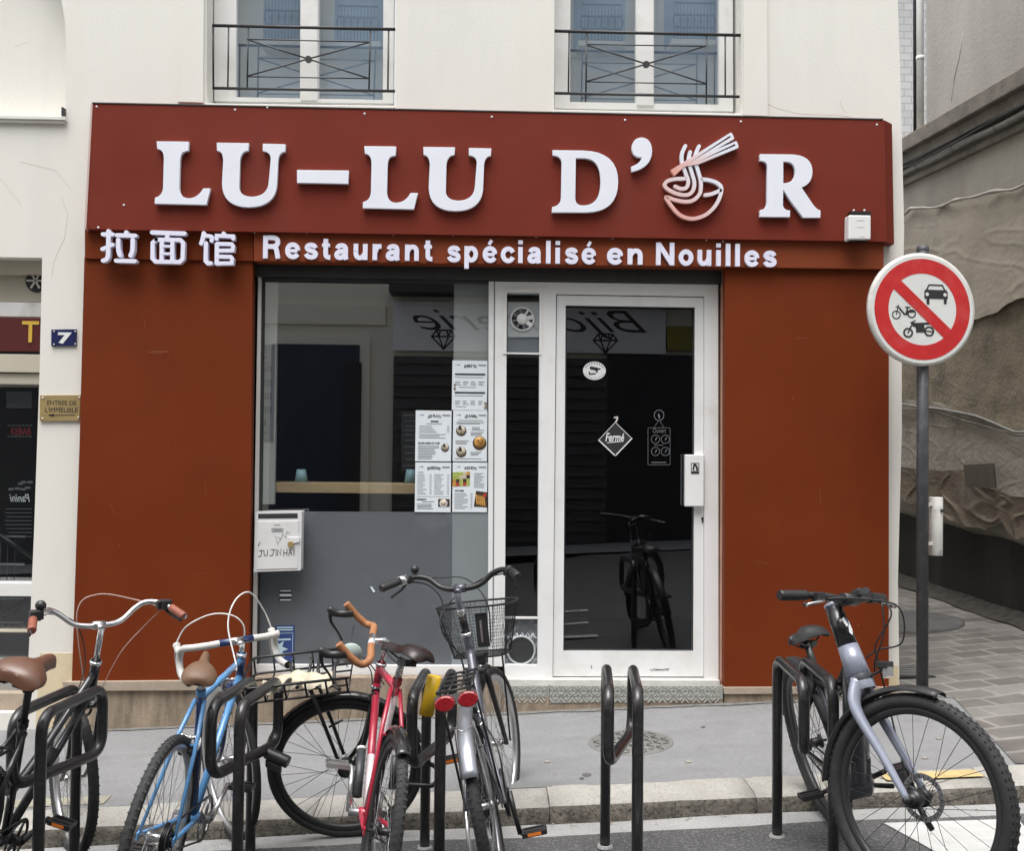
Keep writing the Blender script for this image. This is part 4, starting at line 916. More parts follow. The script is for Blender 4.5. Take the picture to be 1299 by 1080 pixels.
def e_ramen(X, Z, Y, ink, grey, line, para, dish, t):
    para(.15, .9, .195, 1, .03); para(.1, .92, .235, 2, .025)
    dish(.24, .40, .15, [M['food_d'], M['food_c'], M['ink']], 1); dish(.78, .64, .20, [M['food_d'], M['food_a'], M['food_c']], 0); dish(.25, .82, .15, [M['food_d'], M['food_c'], M['ink']], 1)
    para(.55, .92, .33, 3, .028); para(.52, .92, .43, 3, .028); para(.08, .5, .60, 3, .028); para(.52, .9, .82, 3, .028); para(.06, .96, .95, 1, .03)
    d = MB()
    for k in range(9): d.obox((X(.70 + .02 * k), Y - .004, Z(.62 + .03 * sin(k * 2.3))), Vector((.012 * cos(k), 0, .014)), (0, .0004, 0), Vector((.003, 0, -.002)))
    link('noodle_picture', d, M['food_a'], t)
def e_drinks(X, Z, Y, ink, grey, line, para, dish, t):
    para(.08, .30, .20, 1, .03, ink)
    for k in range(10): para(.06, .34, .25 + .042 * k, 1, .02, grey, .40); para(.53, .83, .25 + .042 * k, 1, .02, grey, .89)
    line(grey, .05, .95, .685, .004); textbox(ink, 'DESSERTS', X(.06), X(.32), Z(.765), Z(.73), Y - .0004, .0006, .03)
    para(.2, .6, .79, 1, .03); para(.06, .62, .84, 4, .03)
    d = MB(); d.box(X(.65), X(.97), Y - .0015, Y - .0003, Z(.89), Z(.735)); link('picture_ground', d, M['food_d'], t); dish(.80, .82, .11, [M['enamel_white'], M['food_c'], M['food_b']], 0)
def e_poke(X, Z, Y, ink, grey, line, para, dish, t):
    rnd = random.Random(2); ms = ['food_b', 'food_a', 'food_c', 'food_e', 'food_d', 'food_b']
    for r in range(4):
        for k in range(5):
            d = MB(); u = .0 + k * .1; v = .20 + r * .072 - k * .004; d.box(X(u), X(u + .098), Y - .0015 - .00005 * k, Y - .0003, Z(v + .07), Z(v)); link('food_tile', d, M[rnd.choice(ms)], t)
    para(.62, .93, .22, 9, .035, grey); textbox(ink, 'ENTREES', X(.08), X(.33), Z(.59), Z(.555), Y - .0004, .0006, .03)
    para(.06, .5, .63, 9, .037, grey, .52)
    d = MB(); d.add([(X(.68), Y - .0012, Z(.57)), (X(1), Y - .0012, Z(.60)), (X(1), Y - .0012, Z(.90)), (X(.62), Y - .0012, Z(.89))], [(0, 1, 2, 3)]); link('picture_ground', d, M['food_d'], t)
    d = MB()
    for k in range(5): d.obox((X(.70 + .055 * k), Y - .002, Z(.74 + .01 * k)), (.0045, 0, .002), (0, .0006, 0), (.004, 0, -.030))
    link('snack_picture', d, M['food_a'], t); d = MB(); c = (X(.93), Y - .003, Z(.66)); d.disc(c, (0, 1, 0), .013, .0006, 16); link('sauce_picture', d, M['food_e'], t)
menu(573.5, 457.5, 618, 520.5, 'highest of the menu sheets, for bubble tea, alone above the four others', 'BUBBLE TEA', e_tea)
menu(527, 521, 572.5, 585.5, 'menu sheet of written dishes with one small bowl picture, beside the three-bowl sheet', 'LES PLATS', e_plats)
menu(574.5, 521, 618, 585.5, 'menu sheet with three pictured ramen bowls', 'LES RAMEN', e_ramen)
menu(526.5, 587, 572, 650, 'menu sheet of drinks in two columns with one small dessert picture', 'BOISSONS', e_drinks)
menu(574, 587, 618, 650, 'menu sheet with a colourful vegetable square and a tray of fries', 'POKE BOWL', e_poke)

# door stickers and hanging signs
cs = thing('camera_sticker', P(754, 482, .16), 'oval white surveillance camera sticker on the glass door', 'sticker')
c = P(754, 470.5, .158); k = 213
mb = MB(); v = [(c.x + 15.2 / k * cos(t), c.z + 12.2 / k * sin(t)) for t in [2 * pi * i / 36 for i in range(36)]]; slab(mb, [v], .158, .160); link('oval', mb, M['enamel_white'], cs)
mb = MB()
for pts, w_ in (([(750, 467), (757, 468.5)], 4.2), ([(757, 469), (761, 468)], 2), ([(757, 471.5), (757.3, 472)], 2.4), ([(747.5, 472.5), (748, 475), (755, 474.2)], 1.8)): strokepx(mb, pts, w_, .1578, .0006)
for i in range(9):
    for s_ in (1, -1):
        t = pi * (.16 + .085 * i) * s_; r1 = .84
        q = P(754, 470.5, .1578); x_, z_ = q.x + 13 / k * cos(t), q.z + 10 / k * sin(t); mb.obox((x_, .1575, z_), (.0035, 0, 0), (0, .0003, 0), (0, 0, .0035 if s_ > 0 else .0018))
link('print', mb, M['ink'], cs)
fs_ = thing('closed_sign', P(779, 580, .15), 'black diamond closed sign with white edge hanging on the glass door', 'door sign')
mb = MB(); q4 = [P(x, y, .15) for x, y in ((780.5, 535.5), (802, 556.5), (780.5, 579), (759, 558.5))]; slab(mb, [[(v.x, v.z) for v in q4]], .150, .153); link('plate', mb, M['ink'], fs_)
mb = MB()
for i, (A, B_, w_) in enumerate((((780.5, 536), (801.5, 556.5), .7), ((801.5, 556.5), (780.5, 578.5), 1.5), ((780.5, 578.5), (759.5, 558.5), 1.6), ((759.5, 558.5), (780.5, 536), .7))): strokepx(mb, [A, B_], w_, .1498, .0006)
link('edge_line', mb, M['enamel_white'], fs_)
mb = MB(); textpx(mb, 'Fermé', 768, 792, 549.5, 560.5, .1495, .0006, .02, .25); strokepx(mb, [(770.5, 562), (780, 561), (787, 560.5)], 1.0, .1495, .0006); link('lettering', mb, M['enamel_white'], fs_)
mb = MB(); strokepx(mb, [(779.5, 530), (783, 529.5), (783, 532), (781, 536)], 1.8, .150, .004); link('hook', mb, M['galv'], fs_)
hs2 = thing('opening_hours_sign', P(836, 590, .15), 'faint opening hours card with four clock dials hanging on the glass door', 'door sign')
mb = MB(); grey_ = M['spoke']
for a, b in (((822, 543), (850, 543)), ((850, 543), (850, 590)), ((850, 590), (822, 590)), ((822, 590), (822, 543)), ((830, 542), (836, 533)), ((842, 542), (836, 533))): strokepx(mb, [a, b], .45, .15, .0006)
for cx, cy in ((831.5, 557.5), (844, 557.5), (831.5, 573), (844, 573)):
    strokepx(mb, [(cx + 5.3 * cos(t), cy + 5.3 * sin(t)) for t in [2 * pi * i / 20 for i in range(21)]], .6, .15, .0006); strokepx(mb, [(cx, cy + 1), (cx + 1.5, cy - 2)], 1.1, .15, .0006)
strokepx(mb, [(836 + 6.2 * cos(t), 527 + 6.6 * sin(t)) for t in [2 * pi * i / 20 for i in range(21)]], .8, .15, .0006); strokepx(mb, [(835.5, 526), (836.5, 530)], 2, .15, .0006)
link('clock_dials', mb, M['inkgrey'], hs2)
mb = MB(); textpx(mb, 'Ouvert', 828, 845, 543.5, 549.5, .15, .0006, .01); strokepx(mb, [(827, 587), (844.5, 587)], 1.6, .15, .0006); strokepx(mb, [(830, 565), (841, 565)], .8, .15, .0006); link('lettering', mb, M['spoke'], hs2)

# house number and entrance plate on the cream pier
hn = thing('house_number_plate', P(82, 440, YW), 'dark blue enamel house number plate on the cream pier', 'number plate')
mb = MB(); slab(mb, [[pz(66, 418.5), pz(98, 418), pz(97.5, 439), pz(66, 439.5)]], YW - .012, YW); link('plate', mb, M['blue_enamel'], hn, bevel=.003)
mb = MB(); textpx(mb, '7', 73.5, 91, 421.8, 436.3, YW - .013, .0008, .045); link('numeral', mb, M['enamel_white'], hn)
for px, py in ((68.5, 420.5), (95.5, 420.5), (68.5, 437), (95.5, 436.5)):
    q = P(px, py, YW - .013); link('screw', MB().ball((q.x, q.y, q.z), .0055, 8), M['galv'], hn)
ep = thing('entrance_plaque', P(77, 534, YW), 'brass entrance plaque with engraved words and a small arrow', 'plaque')
mb = MB(); slab(mb, [[pz(52, 502, YW), pz(103, 501.5, YW), pz(101.5, 534, YW), pz(51.5, 534.5, YW)]], YW - .014, YW); link('plate', mb, M['brass'], ep, bevel=.002)
mb = MB(); Yp = YW - .0145; textpx(mb, 'ENTREE DE', 60, 96.5, 508.5, 514, Yp, .0006, .0); textpx(mb, "L'IMMEUBLE", 57, 98.5, 517, 523.2, Yp, .0006, .0)
strokepx(mb, [(66, 527), (95, 526.7)], .9, Yp, .0006); strokepx(mb, [(62.5, 527), (68, 526)], 1.4, Yp, .0006); strokepx(mb, [(62.5, 527), (68, 528)], 1.4, Yp, .0006); link('engraving', mb, M['ink'], ep)
for px, py in ((54.5, 505), (100.5, 504.5), (54, 531), (99.5, 530)):
    q = P(px, py, Yp); link('screw', MB().ball((q.x, q.y, q.z), .006, 8), M['enamel_white'], ep)

# ---------------------------------------------------------------- neighbouring snack front
sn = thing('snack_shop_front', (-4.0, .25, -.1), 'cream framed snack shop front with dark glass next to the pier', 'shopfront')
SX = -5.3
def sp_(y0, y1, Yf, Yb, m, name, bev=.003):
    mb = MB(); x1 = P(30, (y0 + y1) / 2, Yf).x + .35; mb.box(SX, x1, Yf, Yb, P(20, y1, Yf).z, P(20, y0, Yf).z); return link(name, mb, m, sn, bevel=bev)
sp_(318, 347, .16, .5, M['cream'], 'lintel_beam'); sp_(346.5, 383, .24, .5, M['cream'], 'upper_panel'); sp_(383.5, 402, .20, .5, M['zinc'], 'metal_strip'); sp_(402.5, 446, .18, .5, M['t_red'], 'sign_board')
sp_(446, 449, .2, .5, M['ink'], 'shadow_gap', 0); sp_(449.5, 472.5, .17, .5, M['cream'], 'transom'); sp_(474, 487.5, .19, .5, M['cream'], 'frame_rail')
sp_(740, 757, .19, .5, M['whitepvc'], 'frame_rail'); sp_(800, 803, .22, .5, M['cream'], 'frame_rail'); sp_(838, 888, .20, .5, mat('stone_grey_panel', (.30, .30, .29), .6), 'lower_panel'); sp_(880, 930, .12, .5, M['stonecap'], 'step')
mb = MB(); textpx(mb, 'T', 28, 49.5, 407.5, 434.5, .179, .004, .015); link('lettering', mb, M['t_yellow'], sn)
mb = MB(); q = P(47, 357, .24); mb.lathe([(0, .0), (.05, -.02), (.066, -.014), (.07, 0)], (q.x, .24, q.z), (0, 1, 0), 24); link('vent', mb, M['ink'], sn)
for i in range(6):
    a = 2 * pi * i / 6; link('vent_blade', MB().obox((q.x + .03 * cos(a), .215, q.z + .03 * sin(a)), Vector((cos(a), 0, sin(a))) * .024, (0, .002, 0), Vector((-sin(a), 0, cos(a))) * .006), M['galv'], sn)
mb = MB(); sheetpx(mb, [(-60, 488), (60, 488), (60, 880), (-60, 880)], .26); link('pane', mb, M['pane'], sn)
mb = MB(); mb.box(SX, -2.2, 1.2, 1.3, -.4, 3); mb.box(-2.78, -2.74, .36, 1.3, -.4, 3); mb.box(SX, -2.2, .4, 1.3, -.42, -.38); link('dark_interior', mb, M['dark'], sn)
mb = MB(); mb.quadpx([(8, 497), (40, 497), (40, 518), (8, 518)], .30, .31); link('notice', mb, M['film'], sn)
mb = MB(); textpx(mb, 'Panini', 12, 38, 627, 637, .30, .001, .01, .3, 0, True); link('lettering', mb, M['paper'], sn)  # mirrored word set behind the glass to imitate a reflected sign
mb = MB(); textpx(mb, 'KEBAB', 14, 39, 543, 552, .30, .001, .0); link('lettering', mb, M['redtext'], sn)
mb = MB(); rnd = random.Random(4)
for y_ in (540, 554): 
    for i in range(7): strokepx(mb, [(10 + i * 4.6, y_), (12.5 + i * 4.6, y_)], 1, .30, .0006)
for y_ in range(646, 682, 5): strokepx(mb, [(6 + rnd.uniform(0, 6), y_), (40, y_)], .8, .30, .0006)
for x_, y_ in ((12, 621), (20, 620), (27, 621), (24, 614), (28, 612), (33, 619), (36, 612)): strokepx(mb, [(x_, y_), (x_ + 4, y_)], 3, .30, .0006)
link('menu_print', mb, M['inkgrey'], sn)
# reflection of a street barrier, built as a grille behind the glass
gr = thing('reflected_barrier', P(0, 800, .33), 'dark wire barrier with diagonal braces, a reflection modelled behind the snack shop glass', 'grille')
mb = MB()
for y_ in (681, 716, 760, 790):
    q = P(20, y_, .33); mb.tube([(SX + .3, .33, q.z), (-2.85, .33, q.z)], .008, 6)
link('rails', mb, M['spoke'], gr)
mb = MB()
for i in range(34): x_ = -4.4 + i * .045; mb.tube([(x_, .335, P(20, 795, .33).z), (x_, .335, P(20, 683, .33).z)], .003, 4)
link('wire_mesh', mb, M['spokeblack'], gr)
for A, B_ in (((-10, 672), (48, 712)), ((-10, 788), (48, 756))): link('brace', MB().tube([P(*A, .32), P(*B_, .32)], .014, 6), M['black'], gr)

# ---------------------------------------------------------------- alley
alb = thing('alley_building', (XA, 2, 0), 'stained grey rendered building with heavy ledge along the narrow alley', 'building')
zl = lambda y: 4.47 + .072 * (y - 2.0)
def wallx(mb, x, y0, y1, z0, z1, t=.3): return mb.box(x, x + t, y0, y1, z0, z1)
def slope_bar(x0, x1, ya, yb, zo0, zo1, name, m, bev=.01):
    mb = MB(); vs = []
    for y in (ya, yb):
        for (x, z) in ((x0, zo0), (x1, zo0), (x1, zo1), (x0, zo1)): vs.append((x, y, zl(y) + z))
    mb.add(vs, [(0, 1, 2, 3), (7, 6, 5, 4), (0, 4, 5, 1), (1, 5, 6, 2), (2, 6, 7, 3), (3, 7, 4, 0)]); return link(name, mb, m, alb, bevel=bev)
link('lower_wall', wallx(MB(), XA, -.4, 9.0, -.6, 4.1, 3), M['alley_low'], alb); slope_bar(XA + .001, XA + 3, -.4, 9.0, -.6, .03, 'lower_wall_head', M['alley_low'], 0)
mb = MB(); ye = PX(1173, 170, XA).y; wallx(mb, XA + .02, -.4, ye, 4.2, 8, 3); link('upper_wall', mb, M['alley'], alb)
slope_bar(XA - .15, XA + .1, -.4, 8.5, .04, .19, 'ledge', M['ledge']); slope_bar(XA - .09, XA + .1, -.4, 8.5, -.10, .04, 'ledge_moulding', M['ledge']); slope_bar(XA - .05, XA + .1, -.4, 8.5, -.26, -.20, 'ledge_moulding', M['ledge'])
mb = MB(); mb.tube([(XA - .075, y, zl(y) - .15 + .006 * sin(y * 5)) for y in [-.4 + .2 * i for i in range(44)]], .03, 8); link('conduit', mb, M['conduit'], alb)
for i in range(9):
    y = -.1 + i * .8; link('conduit_clip', MB().lathe([(.034, -.012), (.036, 0), (.034, .012)], (XA - .075, y, zl(y) - .15 + .006 * sin(y * 5)), (0, 1, .07), 12), M['ledge'], alb)
for k in range(4):
    mb = MB(); rnd = random.Random(k); mb.tube(spline([(XA - .08 - .012 * k, -.4 + .7 * i, zl(-.4 + .7 * i) - .055 - .018 * k + rnd.uniform(-.022, .022)) for i in range(14)], 4), .008 + .003 * (k % 2), 6); link('cable', mb, M['cable'], alb)
mb = MB()
def basef(u, v): y = -.4 + 9.4 * u; return (XA - .02 + .008 * sin(y * 4) * v, y, -.6 + (zb(y) + .6) * v)
zb = lambda y: .84 + .052 * (y - 2.04) + .012 * sin(y * 6)
mb.sheet(basef, 50, 3); link('black_base', mb, M['bitumen'], alb)
mb = MB(); rnd = random.Random(9)
mb.sheet(lambda u, v: (XA - .02 - .16 * (1 - v) ** 1.2 * (1 + .15 * sin(u * 70) * sin(u * 31)), -.4 + 9.4 * u, palley(XA, -.4 + 9.4 * u) + .006 + .085 * v), 120, 3); link('rubble_fillet', mb, mat('rubble', (.042, .038, .033), .95, var=.5, scale=14, bump=.8, bscale=40), alb)
mb = MB()
cr = [PX(x, y, XA + .018) for x, y in ((1216, 55), (1222, 40), (1219, 60), (1217, 72), (1213, 88), (1210, 102), (1208, 118), (1207, 128))]
mb.tube(cr[1:], [.003, .006, .008, .007, .009, .004, .002], 4); link('wall_crack', mb, M['crack'], alb)
# pale downpipe at the corner of the upper wall
dpx = PX(1167.5, 100, XA - .02); yd = PX(1167.3, 100, XA).y; yk = PX(1160.8, 100, XA).y; mb = MB(); mb.tube([(XA, yd, zl(ye) + .10), (XA, yd, 8)], .036, 12); link('downpipe', mb, M['zinc'], alb)
for z_ in (5.6, 6.9): link('pipe_collar', MB().lathe([(.036, -.02), (.041, -.02), (.041, .02), (.036, .02)], (XA, yd, z_), (0, 0, 1), 14), M['zinc'], alb)
mb = MB(); mb.tube([(XA, yk, 4.5), (XA, yk, 8)], .020, 8); link('dark_gap', mb, M['cable'], alb)  # black tube added to stand for the dark gap beside the downpipe
# sagging tarpaulin hung over the wall
trp = thing('tarpaulin', (XA, 2, .9), 'dirty beige tarpaulin sagging along the alley wall', 'tarpaulin')
def edge(pts): return [PX(x, y, XA - .04) for x, y in pts]
tops = edge(((1299, 238), (1255, 250), (1230, 255), (1190, 262), (1165, 262), (1155, 274), (1147, 284)))
seam1 = edge(((1299, 380), (1272, 398), (1240, 410), (1200, 402), (1147, 396))); seam2 = edge(((1299, 548), (1250, 530), (1200, 518), (1147, 512)))
seam3 = edge(((1299, 640), (1270, 630), (1240, 604), (1205, 606), (1147, 600)))
bots = edge(((1299, 682), (1285, 664), (1262, 672), (1240, 670), (1225, 664), (1205, 650), (1185, 636), (1165, 640), (1143, 632)))
def lerp(tab, y):
    tab = sorted(tab, key=lambda q: q.y)
    if y <= tab[0].y: return tab[0].z
    for a, b in zip(tab, tab[1:]):
        if a.y <= y <= b.y: return a.z + (b.z - a.z) * (y - a.y) / (b.y - a.y)
    return tab[-1].z
from mathutils import noise as NZ
def tarp_sheet(up_, lo, off, seed, crease, m, over=.05, jag=.03):
    def tf(u, v):
        y = -.3 + 4.85 * u
        zt = lerp(up_, y) + over; zb_ = lerp(lo, y) + jag * NZ.noise((y * 3.3, seed, 0)) + jag * .6 * NZ.noise((y * 9, seed, 4)); z = zb_ + (zt - zb_) * v
        k_ = NZ.noise((y * .9, z * 1.3, seed)); r1 = NZ.noise((y * 1.3 + z * .7 + k_, z * 4.2 - y * .9, seed + 3)); r2 = NZ.noise((y * 4.5 - z * 2 + k_ * 2, z * 7 + y * 2, seed + 6))
        d = .030 * k_ + .010 * r1 + crease * max(0, 1 - abs(r1) * 14) + crease * .55 * max(0, 1 - abs(r2) * 10) * max(0, k_ + .3) + .0025 * NZ.noise((y * 25, z * 31, seed))
        return (XA - off - .035 - d - .02 * (1 - v) ** 3, y, z)
    mb = MB(); mb.sheet(tf, 190, 70); return link('sheet', mb, m, trp)
tarp_sheet(tops, seam1, .055, 1.3, .0045, mat('pale_tarp', (.38, .335, .275), .6, var=.10, scale=1.2, bump=.25, bscale=18, stain=(.22, .20, .17), stainscale=2.2, stainamt=.5), 0)
tarp_sheet(seam1, seam2, .035, 5.1, .002, mat('brown_tarp', (.245, .205, .15), .75, var=.25, scale=4, bump=.9, bscale=38, stain=(.105, .088, .066), stainscale=3.2, stainamt=.8, speck=(.30, .27, .23), speckscale=34, speckamt=.5))
tarp_sheet(seam2, seam3, .050, 8.7, .004, mat('chalky_tarp', (.37, .335, .285), .7, var=.18, scale=3, bump=.7, bscale=30, stain=(.16, .14, .115), stainscale=3.0, stainamt=.8, speck=(.36, .34, .31), speckscale=40, speckamt=.4))
tarp_sheet(seam3, bots, .075, 3.9, .016, mat('dark_tarp', (.165, .132, .098), .65, var=.25, scale=3, bump=.4, bscale=22, stain=(.30, .275, .24), stainscale=2.0, stainamt=.7), .06, .06)
mb = MB(); yt = [-.3 + 4.85 * i / 60 for i in range(61)]
mb.tube([(XA - .115 - .008 * sin(y * 11), y, lerp(tops, y) + .02 * sin(y * 3) + .006 * sin(y * 9)) for y in yt], [.014 + .006 * sin(y * 5) * sin(y * 13) for y in yt], 8); link('rolled_hem', mb, mat('pale_hem', (.40, .37, .33), .6, var=.2, scale=9), trp)
mb = MB(); mb.tube([(XA - .115, y, lerp(seam2, y) + .01 * sin(y * 3)) for y in yt], .011, 6); link('cord', mb, M['conduit'], trp)
mb = MB(); mb.tube([(XA - .115, y, lerp(seam2, y) - .045 + .012 * sin(y * 4)) for y in yt], .007, 6); link('cord', mb, M['ledge'], trp)
mb = MB(); q = [PX(x, y, XA - .19) for x, y in ((1222, 590), (1260, 588), (1263, 620), (1225, 618))]; mb.add(q + [v + Vector((.01, 0, 0)) for v in q], [(0, 1, 2, 3), (7, 6, 5, 4)]); link('patch', mb, mat('tarp_patch', (.115, .10, .082), .7, var=.15, scale=8), trp)
# tiled building closing the alley
tb = thing('tiled_building', (4, 9.2, 0), 'pale grey tiled building closing the far end of the alley', 'building')
link('facade', MB().box(1.5, 9, 9.1, 12, -.5, 9), M['walltiles'], tb)
link('eave', MB().box(1.4, 9.1, 8.95, 12.1, 9, 9.3), M['roof'], tb)
# iron covers
mh = thing('manhole_cover', onpav(800, 943), 'round iron manhole cover in the asphalt pavement before the door', 'manhole cover')
c = onpav(800, 943)
def cover(root, c, r, n=14, zf=zp):
    up_ = Vector((-.0455, -.0262, 1)).normalized()
    mb = MB(); mb.lathe([(0, .004), (r * .93, .004), (r * .94, .001), (r * .96, .005), (r, .005), (r, -.02)], c, up_, 40); link('lid', mb, M['manhole'], root)
    mb = MB()
    for i in range(-4, 5):
        for j in range(-4, 5):
            if (i * i + j * j) * (r / 5) ** 2 < (r * .86) ** 2:
                x, y = c[0] + i * r / 5, c[1] + j * r / 5; mb.obox((x, y, zp(x, y) + .0065), (r * .05, r * .05 * (1 if (i + j) % 2 else -1), 0), (-r * .025, r * .025, 0), (0, 0, .0025))
    link('raised_pattern', mb, M['manhole'], root)
cover(mh, c, .225)
c = Vector((3.45, 2.3, palley(3.45, 2.3) + .012)); m2 = thing('sewer_cover', c, 'large dark sewer cover in the alley paving by the corner', 'manhole cover')
mb = MB(); mb.lathe([(0, .003), (.44, .003), (.45, -.001), (.47, .006), (.53, .006), (.53, -.02)], c, (-.045, 0, 1), 44); link('lid', mb, mat('dark_cover', (.095, .095, .095), .8, var=.2, scale=6, bump=.4), m2)
dg_ = thing('drain_grate', (2.78, .55, palley(2.78, .55)), 'small dark drain grate at the corner of the building', 'drain')
mb = MB(); mb.box(2.66, 2.94, .36, .74, palley(2.8, .55) + .004, palley(2.8, .55) + .016); link('grate_frame', mb, M['ink'], dg_)
mb = MB()
for i in range(6): mb.box(2.67, 2.93, .385 + i * .06, .41 + i * .06, palley(2.8, .55) + .016, palley(2.8, .55) + .024)
link('bars', mb, M['manhole'], dg_)

# ---------------------------------------------------------------- traffic sign
TY = -.45
tc_ = P(1170, 392.5, TY)
ts = thing('road_sign', (P(1169, 880, TY + .06).x, TY + .06, zp(2.5, TY + .06)), 'round red and white no motor vehicles road sign on grey pole', 'road sign')
px_ = P(1170, 600, TY + .06).x
mb = MB(); mb.tube([(px_ - .004, TY + .06, zp(2.5, -.4) - .02), (px_ + .006, TY + .06, P(1171, 313, TY + .06).z)], .033, 18); link('pole', mb, M['polegrey'], ts)
mb = MB(); mb.lathe([(.035, 0), (.034, .02), (.02, .03), (0, .03)], (px_ + .006, TY + .06, P(1171, 318, TY + .06).z), (0, 0, 1), 16); link('pole_cap', mb, M['polegrey'], ts)
aS = radians(6); nx = Vector((sin(aS), -cos(aS), 0)); ux = Vector((cos(aS), sin(aS), 0)); uz = Vector((0, 0, 1)); RS = .325
def onS(u, v, d=0.0): return tc_ + ux * u + uz * v + nx * d
mb = MB(); prof = [(0, .0), (RS * .985, .0), (RS, -.006), (RS, -.028), (RS * .96, -.03), (0, -.030)]; mb.lathe(prof, tc_, nx, 64); link('disc', mb, M['galv'], ts)
sg = 72.5
mb = MB(); mb.lathe([(0, .0012), (RS * .955, .0012)], tc_, nx, 64, sm=False); link('white_face', mb, M['sign_white'], ts)
def onSpx(x, y): return ((x - 1170) / 68.5 * RS, -(y - 392.5) / 72.5 * RS)
def sslab(mb, loops, d, th=.0006, mi=0):
    v, f = outline(loops, th); mb.add(v, f, mi, False, lambda q: onS(q.x, q.y, d + q.z))
mb = MB()
ro, ri = RS * .895, RS * .635
circ = lambda r, n=64: [(r * cos(2 * pi * i / n), r * sin(2 * pi * i / n)) for i in range(n)]
sslab(mb, [circ(ro), circ(ri)], .0020)
aB = radians(-42); wb = .033; dB = Vector((cos(aB), sin(aB))); pB = Vector((-dB.y, dB.x)); L_ = ri + .006
sslab(mb, [[tuple(dB * s * L_ + pB * t * wb) for s, t in ((-1, -1), (1, -1), (1, 1), (-1, 1))]], .0028); link('red_ring', mb, M['sign_red'], ts)
mb = MB()
def ss(pts, w_):
    v = [(Vector(onSpx(*p))) for p in pts]
    for a, b in zip(v, v[1:]):
        d = (b - a); L0 = d.length; d = d.normalized() if L0 else Vector((1, 0)); p_ = Vector((-d.y, d.x)) * (w_ / 72.5 * RS / 2); e = d * (w_ / 72.5 * RS * .3)
        sslab(mb, [[tuple(a - e - p_), tuple(b + e - p_), tuple(b + e + p_), tuple(a - e + p_)]], .0022 + random.random() * .0004)
def poly(pts, d=.0022, target=None): sslab(mb if target is None else target, [[onSpx(*p) for p in pts]], d)
def ring(cx, cy, r, w_):
    o_ = [onSpx(cx + r * cos(t), cy + r * sin(t)) for t in [2 * pi * i / 24 for i in range(24)]]; i_ = [onSpx(cx + (r - w_) * cos(t), cy + (r - w_) * sin(t)) for t in [2 * pi * i / 24 for i in range(24)]]
    sslab(mb, [o_, i_], .0024)
# car seen from the front
o_ = [onSpx(*p) for p in ((1175, 366), (1178, 360), (1196, 360), (1199, 366), (1202.5, 369), (1202.5, 378.5), (1172.5, 378.5), (1172.5, 369))]; i_ = [onSpx(*p) for p in ((1176.5, 367), (1179, 361.8), (1195, 361.8), (1197.5, 367))]
sslab(mb, [o_, i_], .0024); poly(((1175, 378), (1179, 378), (1179, 386), (1175.5, 386))); poly(((1197.5, 378), (1201.5, 378), (1201, 385), (1197.5, 385)))
# moped
ring(1136.5, 400.5, 5.6, 1.3); ring(1156, 398.5, 5.6, 1.6); ss([(1136.5, 400.5), (1139, 388)], 1.2); ss([(1136, 390.5), (1140, 389.5)], 1.0); ss([(1140, 391.5), (1147, 399.5), (1152, 399.5)], 2.2); ss([(1151, 391), (1149, 399)], 2.2); ss([(1148.5, 390.5), (1154, 390.5)], 1.6); ss([(1150, 396.5), (1160, 395.5)], 2.4)
# motorcycle
ring(1151.5, 423, 6.4, 2.2); ring(1178.5, 420.5, 6.6, 2.2); ss([(1151.5, 423), (1157.5, 410.5)], 1.8); poly(((1154, 409), (1158, 409), (1163, 411), (1163, 416), (1158, 415))); poly(((1161, 413), (1172, 411.5), (1173, 422), (1162, 422.5))); ss([(1163, 411.5), (1178, 410.5)], 3.0); ss([(1172, 420), (1184, 421)], 1.6); ss([(1157, 409), (1161, 407)], 1.2)
link('pictograms', mb, M['ink'], ts)
mb = MB()
for cx, cy in ((1176, 373), (1199, 373)): sslab(mb, [[onSpx(cx + 2.2 * cos(t), cy + 2.3 * sin(t)) for t in [2 * pi * i / 16 for i in range(16)]]], .0030)
link('headlamp_dots', mb, M['sign_white'], ts)
for z_ in (.12, -.12):
    q = onS(0, z_, -.03); link('clamp', MB().lathe([(.034, -.018), (.040, -.018), (.040, .018), (.034, .018)], (px_, TY + .06, q.z), (0, 0, 1), 16), M['galv'], ts)
ab = thing('ashtray_tube', P(1187, 705, TY + .1), 'slim white cigarette bin tube strapped to the grey sign pole', 'ashtray')
q0, q1 = P(1187.5, 631, TY + .1), P(1187, 705, TY + .1)
mb = MB(); mb.lathe([(0, 0), (.036, 0), (.038, .004), (.038, (q0 - q1).length - .004), (.036, (q0 - q1).length), (0, (q0 - q1).length)], q1, (q0 - q1), 24); link('tube', mb, mat('worn_white_tube', (.62, .61, .58), .45, var=.08, scale=12, stain=(.16, .15, .14), stainscale=9, stainamt=.8), ab)
mb = MB(); q = P(1194, 648, TY + .075); mb.ball((q.x, q.y - .012, q.z), .011, 10); link('ash_hole', mb, M['ink'], ab)
for yy in (640, 690):
    q = P(1179, yy, TY + .08); link('strap', MB().obox(q, (.025, 0, 0), (0, .006, 0), (0, 0, .010)), M['galv'], ab)

